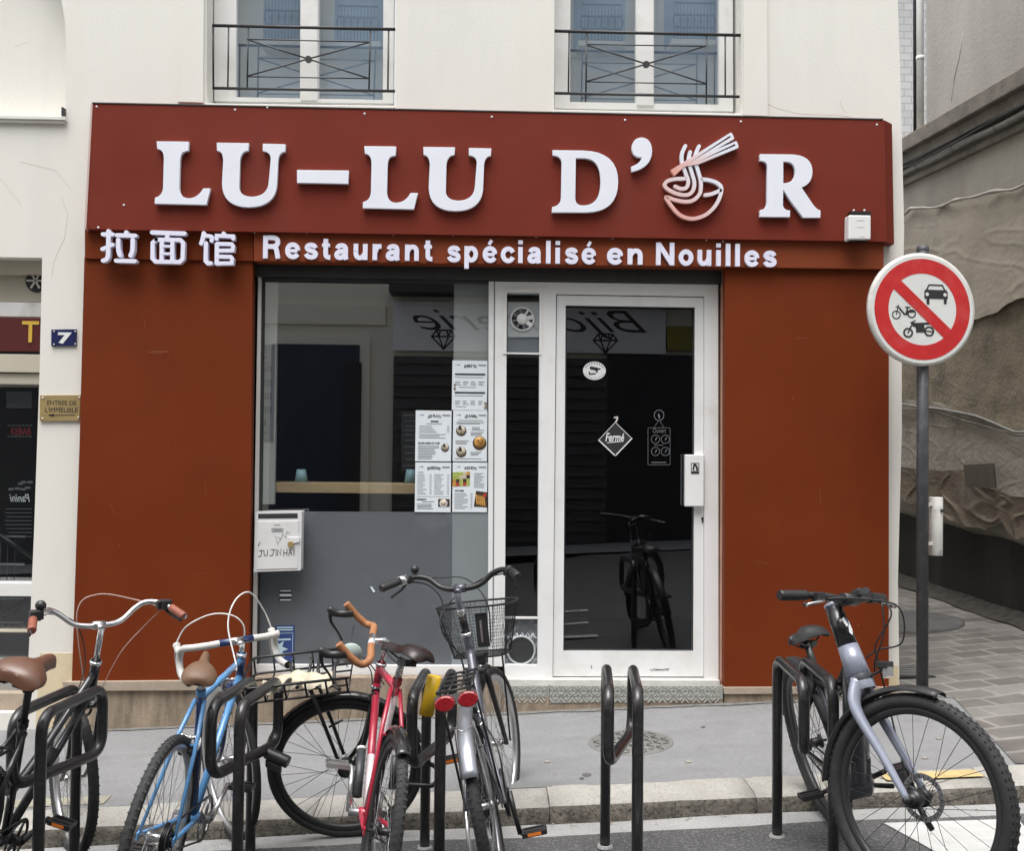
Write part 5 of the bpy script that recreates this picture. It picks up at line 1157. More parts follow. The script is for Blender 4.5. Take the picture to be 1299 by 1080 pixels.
# ---------------------------------------------------------------- across the street (seen mirrored in the glass)
OY = -9.6; VY = 2 * .165 - OY
opp = thing('opposite_building', (0, OY, 0), 'pale building across the street mirrored in the shop glass', 'building')
def V(px, py): q = P(px, py, VY); return q.x, q.z
def obox_(px0, py0, px1, py1, yo, th, name, m, parent=opp, bev=0):
    a, b = V(px0, py0), V(px1, py1); y1 = OY + yo; return link(name, MB().box(a[0], b[0], y1 - th, y1, min(a[1], b[1]), max(a[1], b[1])), m, parent, bevel=bev)
link('wall', MB().box(-16, 16, OY - .4, OY, -1.5, 9.4), M['opp_wall'], opp)
link('cornice', MB().box(-16, 16, OY - .4, OY + .25, 9.4, 9.7), M['opp_wall'], opp)
obox_(333, 385, 489, 413, .05, .08, 'fascia', M['opp_wall'])
a, b = V(340, 427), V(466, 427)
obox_(338, 427, 466, 700, .07, .1, 'door_surround', M['opp_wall']); obox_(346, 437, 453, 700, .09, .05, 'door', M['door_blue']); obox_(437, 461, 456, 700, .1, .05, 'door_post', M['ink'])
obox_(497, 362, 770, 380, .5, .5, 'awning_box', M['darkgrey']); obox_(770, 362, 1000, 390, .45, .45, 'awning_box', M['darkgrey'])
obox_(500, 452, 768, 720, .06, .05, 'shop_shutter', M['shutter'])
for i in range(18):
    y_ = 458 + i * 14; obox_(500, y_, 766, y_ + 7, .10, .05, 'shutter_slat', M['shutter'])
obox_(770, 450, 1000, 720, .06, .05, 'shop_door', M['ink']); obox_(845, 415, 1000, 447, .12, .1, 'yellow_panel', M['opp_yellow'])
obox_(300, 690, 1000, 760, .03, .03, 'base_course', M['darkgrey']); obox_(-500, 400, 290, 740, .06, .05, 'added_dark_front', M['ink']); obox_(-500, 360, 290, 400, .08, .07, 'added_dark_fascia', M['darkgrey'])  # dark front and fascia added opposite to darken the snack glass reflection
js = thing('jewellery_sign', (0, OY + .1, 3.1), 'white jewellery shop board with script lettering across the street', 'sign')
obox_(500, 383, 843, 450, .1, .06, 'board', M['jewel_white'], js)
a, b = V(524, 408), V(820, 390); mb = MB()
textbox(mb, 'Bijouterie', a[0], b[0], V(0, 421)[1], V(0, 384)[1], OY + .101, .01, -.004, .55, 0, True, 1.0, 0, True); link('lettering', mb, M['ink'], js)
for cx, cy in ((767, 436), (563, 431)):
    mb = MB(); pts = {k: V(cx + x, cy + y) for k, (x, y) in dict(a=(-15, -3), b=(-9, -11), c=(-4, -11), d=(4, -11), e=(9, -11), f=(15, -3), g=(0, 13), h=(-6, -3), i=(6, -3)).items()}
    for p, q in ('ab', 'be', 'ef', 'fg', 'ga', 'af', 'bh', 'hc', 'di', 'ie', 'hg', 'ig', 'cd'): stroke(mb, [pts[p], pts[q]], .022, OY + .101, OY + .108)
    link('diamond', mb, M['ink'], js)
# upper windows with balconies opposite
VU = 2 * .24 - OY
for px0, px1, py0, py1 in ((342, 392, 8, 60), (432, 482, 20, 62), (735, 785, 18, 62), (850, 900, 16, 60)):
    a = P(px0, py1, VU); b = P(px1, py0, VU)
    f = link('window', MB().box(a.x - .1, b.x + .1, OY - .02, OY + .03, a.z - .05, b.z + 1.6), M['curtain'], opp)
    link('window_surround', MB().box(a.x - .2, b.x + .2, OY, OY + .02, a.z - .15, b.z + 1.8), M['opp_wall'], f)
    mb = MB(); 
    for i in range(13): x_ = a.x + (b.x - a.x) * i / 12; mb.tube([(x_, OY + .35, a.z), (x_, OY + .35, b.z)], .008, 5)
    for k in range(4): mb.tube([(a.x, OY + .35, a.z + (b.z - a.z) * k / 3), (b.x, OY + .35, a.z + (b.z - a.z) * k / 3)], .016, 5)
    for i in range(6):
        x_ = a.x + (b.x - a.x) * (i + .5) / 6; mb.tube([(x_ + .07 * cos(t), OY + .35, (a.z + b.z) / 2 + .12 * sin(t)) for t in [2 * pi * j / 12 for j in range(13)]], .010, 5)
    link('balcony', mb, M['balcony_grey'], opp); link('balcony_slab', MB().box(a.x - .05, b.x + .05, OY, OY + .4, a.z - .1, a.z - .02), M['opp_wall'], opp)

# ---------------------------------------------------------------- bike racks
def rack_mb():
    H, L_, s_, h = .742, .497, .109, .475; a, v = L_ / 2, s_ / 2
    mb = MB()
    pts = [(v, -a, -.25), (v, -a, H), (v, a, H), (v, a, h), (-v, -a, h), (-v, -a, H), (-v, a, H), (-v, a, -.25)]
    mb.tube(fillet(pts, .085, 8), .0215, 14); return mb
racks = []
RK = [(-1.643, -2.137, .099, 'black looped bike stand holding the black bike with brown saddle'), (-.919, -2.121, .099, 'black looped bike stand between the blue bike and the red bike'),
      (-.181, -2.094, .061, 'black looped bike stand with a yellow sleeve on one tube'), (.564, -2.183, .101, 'empty black looped bike stand before the glass door'), (1.30, -2.159, .081, 'black looped bike stand holding the lilac electric bike')]
for i, (x, y, th, lab) in enumerate(RK):
    if i == 0: r0 = link('bike_rack', rack_mb(), M['tube_black'], local=True)
    r1 = r0 if i == 0 else r0.copy()
    if i: COL.objects.link(r1)
    r1.location = (x, y, zr(x, y)); r1.rotation_euler = (0, 0, -th); tag(r1, lab, 'bike rack', 'black bike stands along the kerb'); racks.append(r1)
for r1, (x, y, th, lab) in zip(list(racks), RK):     # mortar collars at the feet
    mb = MB()
    for sx, sy in ((.0545, -.2485), (-.0545, .2485)): mb.lathe([(.0220, .003), (.031, .002), (.034, -.01)], (sx, sy, 0), (0, 0, 1), 14)
    link('mortar_collars', mb, M['gutter'], r1, local=True)
sl_m = (Matrix.Translation((-.181, -2.094, zr(-.181, -2.094))) @ Matrix.Rotation(-.061, 4, 'Z')).inverted()
mb = MB(); mb.tube([sl_m @ P(551, 858.5, -2.37), sl_m @ P(540.5, 907.5, -2.37)], .0265, 20); link('plastic_sleeve', mb, M['yellow_plastic'], racks[2], local=True)

# ---------------------------------------------------------------- bicycles
def rotm(ax, a): return Matrix.Rotation(a, 3, Vector(ax).normalized())
class Bike:
    def __init__(s, name, label, x, y, th, lean, steer, dz, pit, R, WB, HA, rake=.05):
        s.root = thing(name, (0, 0, 0), label, 'bicycle', None)
        s.root.matrix_world = Matrix.Translation((x, y, zr(x, y) + dz)) @ (Matrix.Rotation(radians(th), 4, 'Z') @ Matrix.Rotation(radians(lean), 4, 'X') @ Matrix.Rotation(-pit, 4, 'Y'))
        s.R, s.WB = R, WB; ha = radians(HA); s.a = Vector((-cos(ha), 0, sin(ha))); s.perp = Vector((sin(ha), 0, cos(ha)))
        s.axle = Vector((WB, 0, R)); s.o = s.axle - s.perp * rake; s.S = rotm(s.a, radians(steer)); s.rake = rake
        s.BB = Vector((.43, 0, .275)); s.ra = Vector((0, 0, R)); s.sa = radians(72)
    def fr(s, p): return s.o + s.S @ (Vector(p) - s.o)
    def hs(s, z): return s.o + s.a * ((z - s.o.z) / s.a.z)
    def seat(s, z): return s.BB + Vector((-(z - s.BB.z) / tan(s.sa), 0, z - s.BB.z))
    def part(s, name, mb, m, parent=None, bevel=0):
        if isinstance(m, str): m = M[m]
        return link(name, mb, m, parent or s.root, bevel, local=True)
    def fwd(s, p):                      # axle-centred steered point
        return s.fr(p)
    def wheel(s, front, tr=.020, rimm='rim', spoke='spoke', n=32, rotor=False, tread=0, hubr=.02):
        c = s.axle if front else s.ra; T = s.fr if front else (lambda q: Vector(q))
        R = s.R; mb = MB(); rr = R - 2 * tr
        prof = [(rr + .006, -.011), (rr + .004, -.013), (rr - .012, -.011), (rr - .020, -.004), (rr - .020, .004), (rr - .012, .011), (rr + .004, .013), (rr + .006, .011)]
        mb.lathe(prof, c, (0, 1, 0), 72, 0, T, True)
        wh = s.part('wheel', mb, M[rimm])
        mb = MB(); nr = 12
        mb.lathe([(R - tr + tr * cos(2 * pi * k / nr), tr * 1.02 * sin(2 * pi * k / nr)) for k in range(nr)], c, (0, 1, 0), 80, 0, T, True)
        if tread:
            for i in range(tread):
                for sg_ in (-1, 1):
                    t = 2 * pi * (i + (.5 if sg_ > 0 else 0)) / tread; er = Vector((cos(t), 0, sin(t))); et = Vector((-sin(t), 0, cos(t)))
                    for k, (oy, rad, tw) in enumerate(((.30, .955, .0055), (.72, .70, .005))):
                        mb.obox(c + er * (R - tr + tr * rad) + Vector((0, sg_ * tr * oy, 0)), (et * .8 + Vector((0, sg_ * .55, 0))).normalized() * tw, er * .0010, (et * -.55 + Vector((0, sg_ * .8, 0))).normalized() * .0035, 0, T)
        s.part('tyre', mb, M['tyre'], wh)
        mb = MB()
        for i in range(n):
            t = 2 * pi * i / n; sd_ = 1 if i % 2 else -1; off = (.9 if (i // 2) % 2 else -.9) * 1.0
            a_ = c + Vector((cos(t), 0, sin(t))) * (rr - .014); b_ = c + Vector((cos(t + off) * hubr * 1.1, sd_ * .026, sin(t + off) * hubr * 1.1))
            mb.tube([a_, b_], .0011, 4, 0, False, False, T)
        s.part('spokes', mb, M[spoke], wh)
        mb = MB(); mb.lathe([(0, -.055), (.006, -.055), (.006, -.034), (hubr, -.032), (hubr, -.024), (hubr * .65, -.02), (hubr * .65, .02), (hubr, .024), (hubr, .032), (.006, .034), (.006, .055), (0, .055)], c, (0, 1, 0), 16, 0, T); s.part('hub', mb, M['chrome' if rimm == 'rim' else 'drk'], wh)
        if rotor:
            yy = rotor
            mb = MB(); mb.lathe([(.062, yy - .001), (.080, yy - .001), (.080, yy + .001), (.062, yy + .001)], c, (0, 1, 0), 40, 0, T, True, False)
            for i in range(6):
                t = 2 * pi * i / 6; mb.tube([c + Vector((.022 * cos(t), yy, .022 * sin(t))), c + Vector((.064 * cos(t + .5), yy, .064 * sin(t + .5)))], .003, 5, 0, False, True, T)
            for i in range(26):
                t = 2 * pi * i / 26; mb.obox(c + Vector((.071 * cos(t), yy, .071 * sin(t))), Vector((cos(t), 0, sin(t))) * .004, (0, .0022, 0), Vector((-sin(t), 0, cos(t))) * .0016, 1, T)
            s.part('brake_disc', mb, [M['spoke'], M['ink']], wh)
        return wh
    def fork(s, m, crown, w0=.045, r0=.013, r1=.008, bend=True, thick=None):
        mb = MB(); c = s.hs(crown)
        mb.tube([c + Vector((0, -w0, 0)), c + Vector((0, w0, 0))], r0 * 1.25, 10, 0, False, True, s.fr)
        mb.tube([c, c + s.a * .06], r0 * 1.3, 10, 0, False, True, s.fr)
        for sg_ in (-1, 1):
            end = s.axle + Vector((0, sg_ * .051, 0)); top = c + Vector((0, sg_ * w0, 0))
            if bend: mid = s.o + s.a * .15 + Vector((0, sg_ * .05, 0)); pts = spline([top, top.lerp(mid, .5), mid, mid.lerp(end, .55) - s.perp * .010, end], 5)
            else: pts = [top + (end - top) * (i / 8) for i in range(9)]
            k = len(pts); mb.tube(pts, [r0 + (r1 - r0) * i / (k - 1) for i in range(k)], 10, 0, False, True, s.fr)
        return s.part('fork', mb, m)
    def saddle(s, z, L_=.27, wr=.08, wn=.02, m='brown', yaw=0.0, h=.05, tilt=0.0, dx=0.0, drop=.03):
        c = s.seat(z) + Vector((dx, 0, 0)); Rz = Matrix.Rotation(yaw, 3, 'Z') @ Matrix.Rotation(tilt, 3, 'Y')
        T = lambda q: c + Rz @ (Vector(q))
        st = [(-.50, .55, .25), (-.47, .80, .55), (-.40, .97, .9), (-.28, 1.0, 1.0), (-.12, .80, .92), (.02, .48, .80), (.16, .30, .78), (.32, .22, .80), (.44, .19, .72), (.50, .12, .45)]
        mb = MB(); n = 16; vs = []
        for t, wv, hv in st:
            hw = max(wn * .6, wr * wv) if t < .1 else max(wn * min(1, (.52 - t) * 9 + .3), wr * wv * .95)
            zc = .012 * cos(t * 5) * (t < 0) + .006 * (t > .3) - (1 - hv) * .02
            for k in range(n):
                a_ = 2 * pi * k / n; ca, sa_ = cos(a_), sin(a_)
                yy = hw * (abs(ca) ** .8) * (1 if ca > 0 else -1); zz = (h * .45 * (sa_ if sa_ > 0 else sa_ * .9)) * (.55 + .45 * hv) + zc - drop * (abs(ca) ** 2.5) * (1.0 if t < 0 else .7)
                vs.append((L_ * t, yy, zz))
        m_ = len(st); fs = [(i * n + k, i * n + (k + 1) % n, (i + 1) * n + (k + 1) % n, (i + 1) * n + k) for i in range(m_ - 1) for k in range(n)] + [tuple(range(n)), tuple((m_ - 1) * n + k for k in range(n))]
        mb.add(vs, fs, 0, True, T)
        for i_, f_ in enumerate(mb.f):
            if len(f_) == 4 and n * .56 < (f_[0] % n) < n * .96: mb.m[i_] = 1
        sd_ = s.part('saddle', mb, [M[m], M['drk']]); b = sd_.modifiers.new('sub', 'SUBSURF'); b.levels = 1; b.render_levels = 2
        mb = MB()
        for sg_ in (-1, 1): mb.tube(spline([(-.40 * L_, sg_ * .03, -.02), (-.15 * L_, sg_ * .022, -.05), (.1 * L_, sg_ * .022, -.05), (.42 * L_, sg_ * .008, -.012)], 5), .0038, 6, 0, False, True, T)
        mb.obox((-.02, 0, -.052), (.022, 0, 0), (0, .028, 0), (0, 0, .012), 0, T); s.part('saddle_rails', mb, M['drk'], sd_)
        return sd_, T
    def post(s, z0, z1, m, r=.0135): return s.part('seatpost', MB().tube([s.seat(z0), s.seat(z1)], r, 12), M[m])
    def cranks(s, ang, ring=.085, m='chrome', ped='drk', teeth=40, refl=None, pw=.045):
        mb = MB(); c = s.BB + Vector((0, -.045, 0))
        mb.lathe([(ring - .012, -.0015), (ring, -.001), (ring, .001), (ring - .012, .0015)], c, (0, 1, 0), 44, 0, None, True, False)
        for i in range(teeth):
            t = 2 * pi * i / teeth; mb.obox(c + Vector((cos(t), 0, sin(t))) * (ring + .001), Vector((cos(t), 0, sin(t))) * .003, (0, .001, 0), Vector((-sin(t), 0, cos(t))) * .0025)
        for i in range(5):
            t = 2 * pi * i / 5; mb.tube([c, c + Vector((cos(t), 0, sin(t))) * (ring - .008)], .006, 5)
        mb.tube([s.BB + Vector((0, -.07, 0)), s.BB + Vector((0, .07, 0))], .017, 12)
        cr_ = s.part('crankset', mb, M['drk' if m != 'chrome' else 'spoke'])
        out = []
        for sg_, an in ((-1, ang), (1, ang + pi)):
            d = Vector((cos(an), 0, sin(an))); a_ = s.BB + Vector((0, sg_ * .068, 0)); e = a_ + d * .17 + Vector((0, sg_ * .012, 0))
            mb = MB(); mb.tube([a_, a_ + (e - a_) * .5, e], [.013, .010, .010], 8); arm = s.part('crank_arm', mb, M[m])
            p = e + Vector((0, sg_ * .058, 0)); mb = MB()
            for k in (-1, 1): mb.obox(p + Vector((k * .033, 0, 0)), (.006, 0, 0), (0, pw, 0), (0, 0, .010)); mb.obox(p + Vector((0, k * pw * .92, 0)), (.034, 0, 0), (0, .005, 0), (0, 0, .009))
            mb.tube([e, p + Vector((0, sg_ * pw, 0))], .007, 8); mb.obox(p, (.012, 0, 0), (0, pw * .9, 0), (0, 0, .009))
            pd = s.part('pedal', mb, M[ped], None, .002)
            if refl:
                for k in (-1, 1): s.part('pedal_reflector', MB().obox(p + Vector((k * .0395, 0, 0)), (.0012, 0, 0), (0, pw * .55, 0), (0, 0, .006)), M[refl], pd)
            out.append(p)
        return out
    def chain(s, ring=.085, rear=.045, yy=-.045, guard=False):
        mb = MB(); a_ = s.BB + Vector((0, yy, 0)); b_ = s.ra + Vector((0, yy, 0)); pts = []
        for i in range(13): t = -pi / 2 + pi * i / 12; pts.append(a_ + Vector((cos(t), 0, sin(t))) * ring)
        for i in range(13): t = pi / 2 + pi * i / 12; pts.append(b_ + Vector((cos(t), 0, sin(t))) * rear)
        mb.tube(pts, .0042, 5, 0, True); s.part('chain', mb, M['drk'])
    def cassette(s, n=6):
        mb = MB()
        for i in range(n): r = .055 - .005 * i; mb.lathe([(.02, -.0012), (r, -.0012), (r, .0012), (.02, .0012)], s.ra + Vector((0, -.028 - .0045 * i, 0)), (0, 1, 0), 30, 0, None, True, False)
        s.part('sprockets', mb, M['drk'])
        mb = MB(); p = s.ra + Vector((.02, -.05, -.05)); q = p + Vector((.02, 0, -.085))
        for c in (p, q): mb.disc(c + Vector((0, -.004, 0)), (0, 1, 0), .022, .008, 14)
        for k in (-.008, .008): mb.tube([p + Vector((0, k, 0)), q + Vector((0, k, 0))], .006, 6)
        mb.tube([s.ra + Vector((.005, -.062, -.01)), p + Vector((0, -.012, 0))], .010, 8); s.part('derailleur', mb, M['chrome'])
    def guard(s, front, a0, a1, m, w_=.026, gap=.014, thick=.0022, nm='mudguard', parent=None):
        c = s.axle if front else s.ra; T = s.fr if front else None; R = s.R + gap; n = 26; mb = MB(); vs = []; prof = [(-1, -.010), (-.8, 0), (-.35, .006), (.35, .006), (.8, 0), (1, -.010)]; k = len(prof)
        for i in range(n + 1):
            t = radians(a0 + (a1 - a0) * i / n); er = Vector((cos(t), 0, sin(t)))
            for layer in (0, thick):
                for u, v in prof: vs.append(c + er * (R + v + layer) + Vector((0, u * w_, 0)))
        fs = []
        for i in range(n):
            for L_ in range(2):
                for j in range(k - 1):
                    p = i * 2 * k + L_ * k + j; fs.append((p, p + 1, p + 1 + 2 * k, p + 2 * k))
            for j in (0, k - 1): p = i * 2 * k + j; fs.append((p, p + k, p + 3 * k, p + 2 * k))
        for i in (0, n):
            for j in range(k - 1): p = i * 2 * k + j; fs.append((p, p + 1, p + 1 + k, p + k))
        mb.add(vs, fs, 0, True, T); return s.part(nm, mb, m, parent)
    def bar(s, z, reach, pts, r, m, mirror=True, rot=None):
        c = s.hs(z) + Vector((reach, 0, 0)); full = [(x, -y, zz) for x, y, zz in pts[::-1]] + list(pts)[(1 if abs(pts[0][1]) < 1e-6 else 0):]
        s.bc = c; s.barrot = rot
        T = s.T3
        mb = MB(); mb.tube(spline(full, 6), r, 10, 0, False, True, T); return s.part('handlebar', mb, m)
    def T3(s, q):
        q = Vector(q)
        if s.barrot is not None: q = s.barrot @ q
        return s.fr(s.bc + q)
    def stem(s, z0, z1, reach, m, r=.0125, fwd=True):
        mb = MB(); a_ = s.hs(z0); b_ = s.hs(z1); e = s.bc
        mb.tube([a_, b_], r, 12, 0, False, True, s.fr); mb.tube([b_, b_.lerp(e, .5), e], [r * 1.05, r * 1.0, r * 1.15], 12, 0, False, True, s.fr)
        mb.tube([e + Vector((0, -.025, 0)), e + Vector((0, .025, 0))], r * 1.35, 12, 0, False, True, s.fr); return s.part('stem', mb, m)
    def grip(s, side, p0, p1, m, r=.017, parent=None):
        f = lambda p: (p[0], side * p[1], p[2])
        mb = MB(); a_, b_ = Vector(f(p0)), Vector(f(p1)); pts = [a_.lerp(b_, i / 12) for i in range(13)]
        mb.tube(pts, [r * (1 + .05 * (i % 2)) * (.9 if i in (0,) else 1) for i in range(13)], 12, 0, False, True, s.T3); return s.part('grip', mb, m, parent)
    def lever(s, side, p, q, m='drk', r=.006, parent=None):
        f = lambda p: (p[0], side * p[1], p[2]); a_, b_ = Vector(f(p)), Vector(f(q)); mb = MB()
        mb.obox(a_, (.016, 0, 0), (0, .022, 0), (0, 0, .017), 0, s.T3); mid = a_.lerp(b_, .45) + Vector((.022, 0, -.008)); mb.tube(spline([a_, mid, b_], 5), r, 8, 0, False, True, s.T3); return s.part('brake_lever', mb, m, parent, .003)
    def cable(s, pts, m, r=.0026, front=True, nm='cable'):
        s.part(nm, MB().tube(spline(pts, 8), r, 6), M[m])
    def caliper(s, front, m='chrome'):
        c = s.axle if front else s.ra; T = s.fr if front else None
        d = (s.a if front else (s.seat(.7) - s.ra)).normalized(); p = c + d * (s.R + .028); f = s.perp * (.03 if front else 0) + (Vector((-.02, 0, .0)) if not front else Vector())
        mb = MB()
        for sg_ in (-1, 1): mb.tube(spline([p + f, p + f + Vector((0, sg_ * .035, .006)), p + f + Vector((0, sg_ * .04, 0)) - d * .035, p + f + Vector((0, sg_ * .018, 0)) - d * .055], 4), .0065, 7, 0, False, True, T); mb.obox(p + f + Vector((0, sg_ * .02, 0)) - d * .055, d.cross(Vector((0, 1, 0))) * .022, (0, .006, 0), d * .006, 1, T)
        mb.ball(p + f, .011, 8, 0, T); return s.part('brake_caliper', mb, [M[m], M['ink']])
    def frame(s, m, ht, hb, st, tt='diamond', rs=(.0145, .0155, .0165, .019), stay='', m2=None, bbup=0):
        mb = MB(); BB = s.BB; sc_ = s.seat(st); h1, h0 = s.hs(ht), s.hs(hb)
        mb.tube([BB, sc_ + (sc_ - BB).normalized() * .02], rs[1], 12); mb.tube([h0, h1], rs[3], 14, 0)
        for z_ in (ht, hb): mb.lathe([(rs[3], -.008), (rs[3] * 1.25, -.006), (rs[3] * 1.25, .006), (rs[3], .008)], s.hs(z_), s.a, 14, 1)
        dn = h0.lerp(h1, .18); mb.tube([BB, dn], rs[2], 12, 2 if m2 else 0)
        if tt == 'diamond': mb.tube([sc_ - Vector((0, 0, .01)), h1.lerp(h0, .22)], rs[0], 12)
        elif tt == 'step': e = BB.lerp(sc_, .42); mb.tube(spline([e, e.lerp(h1, .35) - Vector((0, 0, .05)), h1.lerp(h0, .25)], 6), rs[0], 12)
        elif tt == 'low': e = BB.lerp(sc_, .22); mb.tube(spline([e, e.lerp(h1, .4) - Vector((0, 0, .09)), h1.lerp(h0, .45)], 6), rs[0], 12)
        for sg_ in (-1, 1):
            d = s.ra + Vector((0, sg_ * .064, 0)); mb.tube([sc_ + Vector((0, sg_ * .017, -.015)), sc_.lerp(s.ra, .3) + Vector((0, sg_ * .036, 0)), d], [.0085, .0085, .006], 8); mb.tube([BB + Vector((-.01, sg_ * .024, 0)), BB.lerp(s.ra, .35) + Vector((0, sg_ * .036, 0)), d], [.011, .010, .007], 8); mb.obox(d, (.016, 0, .004), (0, .003, 0), (0, 0, .012))
        mb.tube([sc_.lerp(s.ra, .36) + Vector((0, -.036, 0)), sc_.lerp(s.ra, .36) + Vector((0, .036, 0))], .006, 6)
        mb.lathe([(0, -.034), (.021, -.034), (.021, .034), (0, .034)], BB, (0, 1, 0), 14)
        mb.lathe([(rs[1] * 1.25, -.012), (rs[1] * 1.25, .012)], sc_ + (sc_ - BB).normalized() * .015, sc_ - BB, 12)
        return s.part('frame', mb, [m, M['chrome'], m2 or m], None)

# --- black city bike with brown saddle
b = Bike('city_bicycle', 'black city bike with broad brown saddle, brown grips and chrome handlebar', -1.897, -2.691, 85.9, 16.0, 43.3, -.004, -.026, .325, 1.054, 70)
b.frame(M['paint_black'], .90, .72, .74, 'step', (.0145, .016, .018, .02))
b.wheel(True, .022, 'rim', 'spoke', 32, 0, 60); b.wheel(False, .022, 'rim', 'spoke', 32, 0, 0)
b.fork(M['paint_black'], .70, .05, .0135, .009); b.caliper(True, 'drk'); b.guard(False, 25, 175, M['paint_black'], .028)
b.post(.72, .955, 'drk'); sd_, T = b.saddle(.992, .265, .112, .030, 'brown', -.10, .060, -.03)
mb = MB(); mb.obox((-.128, .0, -.012), (.0015, 0, .0), (0, .030, 0), (.001, 0, .0075), 0, T); b.part('maker_patch', mb, mat('pale_patch', (.45, .30, .24), .5), sd_)
mb = MB()
for sg_ in (-1, 1):
    for k in range(9): mb.lathe([(.016, -.003), (.019, 0), (.016, .003)], (-.085, sg_ * .055, -.055 + .0 + k * -.0), (0, 0, 1), 10, 0, T) if False else None
    mb.tube([(-.085 + .017 * cos(t), sg_ * .06 + .017 * sin(t), -.075 + .0042 * t / 1.2) for t in [.45 * i for i in range(48)]], .0032, 5, 0, False, True, T)
    mb.obox((-.07, sg_ * .045, -.04), (.05, 0, 0), (0, .03, 0), (0, 0, .014), 0, T)
b.part('saddle_springs', mb, M['drk'], sd_)
hb = b.bar(1.06, .039, [(0, 0, 0), (0, .05, 0), (.01, .10, .012), (.02, .155, .055), (.01, .20, .078), (-.03, .25, .075), (-.10, .285, .055), (-.165, .30, .04)], .0115, M['chrome'])
b.stem(.90, 1.05, .039, M['chrome'])
for sg_ in (-1, 1):
    b.grip(sg_, (-.165, .301, .04), (-.075, .276, .063), M['griptan'], .0165, hb); b.lever(sg_, (-.03, .25, .07), (-.13, .30, .015), 'drk', .006, hb)
    mb = MB(); mb.obox((-.045, sg_ * .262, .073), (.022, 0, 0), (0, .02, 0), (0, 0, .02), 0, b.T3); b.part('gear_shifter', mb, M['drk'], hb, .004)
b.part('bell', MB().ball((-.02, .235, .105), .022, 10, 0, b.T3), M['drk'], hb)
b.cranks(radians(15), .08, 'drk', 'drk', 40, 'orange_lens'); b.chain(.08, .04); b.cassette()
w_ = lambda p: b.T3(p)
b.cable([w_((-.03, -.24, .06)), w_((.04, -.16, .085)), w_((.09, -.02, .11)), w_((.10, .06, .04)), b.fr(b.hs(.80) + Vector((.05, .02, 0))), b.fr(b.hs(.73) + Vector((.04, 0, 0)))], 'cablepink')
b.cable([w_((-.03, .24, .06)), w_((.05, .17, .05)), w_((.07, .06, -.02)), b.hs(.80) + Vector((-.05, .03, .0)), b.seat(.5)], 'cable')
b.cable([w_((-.03, -.25, .05)), w_((.03, -.2, -.03)), w_((.03, -.1, -.14)), b.hs(.74) + Vector((0, -.03, 0))], 'cablepink', .002)
b.part('bottle_lamp', MB().tube([b.BB + Vector((.12, .0, .17)), b.BB + Vector((.19, .0, .30))], .026, 12), M['drk'])
# carrier
def carrier(b, z, x0, x1, w_=.06, m='black', legs=True):
    mb = MB()
    for y in (-w_, w_): mb.tube([(x0, y, z), (x1, y * .8, z)], .006, 7)
    for k in range(5): x = x0 + (x1 - x0) * k / 4; mb.tube([(x, -w_, z), (x, w_, z)], .0045, 6)
    for y in (-.02, .02): mb.tube([(x0, y, z), (x1, y, z)], .0045, 6)
    if legs:
        for sg_ in (-1, 1): mb.tube([(x0 + .08, sg_ * w_, z), (0, sg_ * .07, b.R + .01)], .005, 6)
    return b.part('rear_carrier', mb, M[m])
carrier(b, b.R * 2 + .06, -.28, .12)

# --- blue racing bike
b = Bike('racing_bicycle', 'sky blue racing bike with white taped drop handlebar and tan saddle', -1.159, -2.631, 87.1, 7.9, 38.2, .004, -.008, .346, .984, 73)
fr_ = b.frame(M['paint_blue'], .845, .735, .78, 'diamond', (.0135, .0145, .0155, .018), '', M['paint_blue'])
mb = MB(); mb.tube([b.BB + (b.seat(.78) - b.BB) * .03, b.seat(.795)], .0152, 12); b.part('seat_tube', mb, M['paint_navy'], fr_)
mb = MB(); mb.tube([b.hs(.738), b.hs(.842)], .0186, 14); b.part('head_tube', mb, M['paint_navy'], fr_)
mb = MB(); dn = b.hs(.735).lerp(b.hs(.845), .18)                       # maker's lettering on the down tube, left illegible in the photo
for i in range(8):
    for sg_ in (-1, 1):
        q = b.BB.lerp(dn, .40 + .045 * i); mb.obox(q + Vector((-.003, sg_ * .0152, .0)), (dn - b.BB).normalized() * .0065, (0, .0008, 0), (dn - b.BB).cross(Vector((0, 1, 0))).normalized() * (.008 if i % 3 else .005))
b.part('tube_marks', mb, M['ink'], fr_)
b.wheel(True, .0155, 'rim', 'spoke', 36); b.wheel(False, .018, 'rim', 'spoke', 36, 0, 74)
b.fork(M['paint_navy'], .715, .042, .0125, .007); b.caliper(True); b.caliper(False)
b.post(.76, .885, 'chrome'); b.saddle(.908, .255, .066, .018, 'tan', .22, .036, -.12, 0, .018)
b.part('saddle_base', MB().obox(b.seat(.908) + Vector((-.066, -.012, -.040)), (.040, .010, .005), (-.010, .042, 0), (0, 0, .015)), 'ink', None, .012)
dropR = [(0, 0, 0), (0, .06, 0), (.004, .13, -.002), (.02, .185, -.004), (.055, .207, -.010), (.090, .212, -.035), (.098, .214, -.075), (.075, .216, -.115), (.03, .217, -.132), (-.03, .218, -.135)]
hb = b.bar(.893, .075, dropR, .0150, M['tapewhite']); b.stem(.845, .890, .075, M['chrome'], .0115)
mb = MB(); mb.tube([(0, -.075, 0), (0, .075, 0)], .0157, 12, 0, False, True, b.T3); b.part('bar_band', mb, M['paint_navy'], hb)
mb = MB(); mb.tube([(0, -.028, 0), (0, .028, 0)], .0166, 12, 0, False, True, b.T3); b.part('bar_clamp', mb, M['chrome'], hb)
